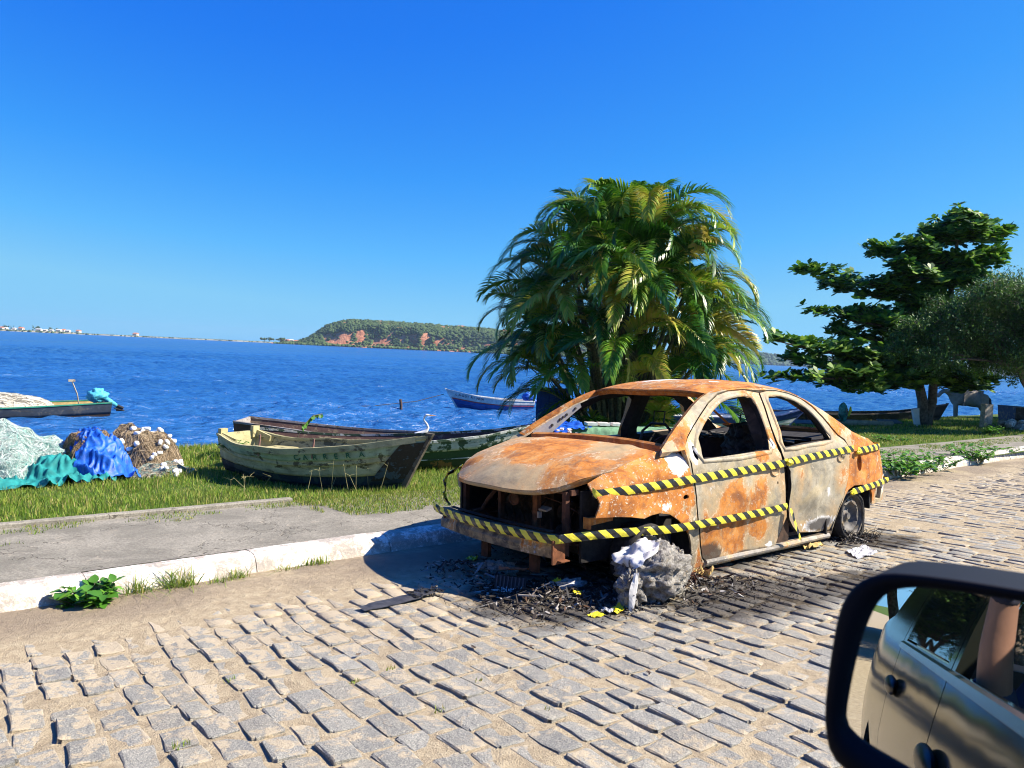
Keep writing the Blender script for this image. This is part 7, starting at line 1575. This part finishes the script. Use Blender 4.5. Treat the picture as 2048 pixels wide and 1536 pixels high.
mir.matrix_local = Matrix.Translation(-O0) @ Matrix(((xM.x, yM.x, nM.x, -3.022), (xM.y, yM.y, nM.y, -3.681), (xM.z, yM.z, nM.z, 1.25), (0, 0, 0, 1)))
def resn(L, n):
    L = [np.array(p) for p in L]; cx_ = sum(L) / len(L); out = []
    ang = [math.atan2(p[1] - cx_[1], p[0] - cx_[0]) for p in L]
    for k in range(n):
        a = -PI + 2 * PI * k / n; best = None
        for i in range(len(L)):
            p, q = L[i] - cx_, L[(i + 1) % len(L)] - cx_; dx = np.array([math.cos(a), math.sin(a)]); den = (q - p)[0] * dx[1] - (q - p)[1] * dx[0]
            if abs(den) < 1e-12: continue
            s_ = -(p[0] * dx[1] - p[1] * dx[0]) / den
            if -1e-9 <= s_ <= 1 + 1e-9:
                h = (p + (q - p) * s_) @ dx
                if h > 0: best = h
        out.append(cx_ + np.array([math.cos(a), math.sin(a)]) * best)
    return out
OO = resn(O2, 72); GG = resn(G2, 72); c0 = sum(OO) / 72
m = MB(); rings = []
for (mixv, sc_, z_) in ((1, 1.0, -.012), (1, 1.0, .0), (.72, 1.0, .008), (.15, 1.0, .010), (0, 1, .007), (0, .996, .0), (0, 1.03, -.13), (0, .97, -.20), (0, .7, -.25), (0, .02, -.26)):
    L = []
    for k in range(73):
        a, b_ = OO[k % 72], GG[k % 72]; p = b_ * mixv + a * (1 - mixv); p = c0 + (p - c0) * sc_
        if z_ < -.05: p = p * np.array([1, 1]) 
        L.append((p[0], p[1], z_))
    rings.append(L)
m.grid(rings, flip=False); m.build('housing', simple('mirror_housing', (.006, .006, .009), .6, 0, .2, 4, spec=.2), mir, True)
Mm = NT('mirror_glass', .0, 1.0, .5).done((.86, .88, .88)); 
m = MB(); m.add([(p[0], p[1], -.006) for p in GG], [tuple(range(72))]); m.build('glass', Mm, mir)
m = MB(); m.box((.15, -.02, -.10), (.14, .10, .10)); m.build('arm', M_TRIM, mir)
# photographer: hand and forearm out of the window, seen only in the mirror
M_SKIN = simple('skin', (.27, .145, .10), .55, 0, .1, 9, .2); M_SLV = simple('dark_sleeve', (.03, .03, .05), .9, 0, .2)
pe = empty('person', (CX0 - .55, CY0 - .35, .45), label='photographer in a dark shirt whose raised hand shows only in the door mirror', cat='person'); E0 = Vector(pe.location)
K = lambda x_, y_, z_: Vector((CX0 + x_, CY0 + y_, 1.52 + z_)) - E0
V = [K(-.42, -.28, -.75), K(-.44, -.28, -.50), K(-.46, -.28, -.30), K(-.44, -.28, -.14), K(-.40, -.27, .0), K(-.46, -.10, -.28), K(-.44, .0, -.46), K(-.34, .04, -.30), K(-.25, .045, -.14), K(-.46, -.46, -.30), K(-.40, -.50, -.55), K(-.15, -.45, -.55), K(-.20, -.35, -.85), K(.1, -.35, -.85), K(-.20, -.2, -.85), K(.1, -.2, -.85)]
skin('torso', V, [(0, 1), (1, 2), (2, 3), (3, 4), (2, 5), (5, 6), (2, 9), (9, 10), (10, 11), (0, 12), (12, 13), (0, 14), (14, 15), (6, 7)], [(.15, .10), (.16, .11), (.15, .10), .06, .05, .06, .05, .045, .03, .065, .05, .04, .08, .07, .08, .07], M_SLV, pe)
hnd = skin('forearm', [K(-.40, .02, -.40), K(-.31, .042, -.25), K(-.25, .045, -.14), K(-.215, .04, -.085), K(-.19, .03, -.05)], [(0, 1), (1, 2), (2, 3), (3, 4)], [.036, .031, .024, (.036, .022), (.038, .018)], M_SKIN, pe)
for i, (dx, ln) in enumerate([(-.030, .062), (-.010, .074), (.010, .070), (.028, .055)]):
    b0 = K(-.195 + dx * .55, .03 - dx * .5, -.045); skin('finger', [b0, b0 + Vector((.004, -.004, ln * .45)), b0 + Vector((.004, -.022, ln * .8)), b0 + Vector((.002, -.042, ln * .85))], [(0, 1), (1, 2), (2, 3)], [.010, .0092, .0085, .0075], M_SKIN, hnd)
b0 = K(-.215, .018, -.085); skin('thumb', [b0, b0 + Vector((.0, -.03, .025)), b0 + Vector((.004, -.055, .05))], [(0, 1), (1, 2)], [.014, .0115, .009], M_SKIN, hnd)
blobmesh('head', K(-.30, -.30, .09), (.10, .078, .12), M_SKIN, .06, 1.5, pe, 24, 16)
blobmesh('hair', K(-.33, -.30, .135), (.105, .088, .10), simple('dark_hair', (.02, .015, .012), .6), .08, 2, pe, 24, 16)
# ================================================================== AIR
hz = MB(); hz.box((700, 1400, 22), (6200, 3700, 58)); ho_ = hz.build('haze', None, None, label='thin blue air haze over the lagoon', kind='stuff')
t = bpy.data.materials.new('haze_air'); t.use_nodes = True; t.node_tree.nodes.clear(); pv = t.node_tree.nodes.new('ShaderNodeVolumePrincipled'); ou = t.node_tree.nodes.new('ShaderNodeOutputMaterial')
pv.inputs['Color'].default_value = (.55, .75, 1.0, 1); pv.inputs['Density'].default_value = .00011; pv.inputs['Anisotropy'].default_value = .2
t.node_tree.links.new(pv.outputs[0], ou.inputs['Volume']); ho_.data.materials.append(t)
SC.cycles.volume_bounces = 0
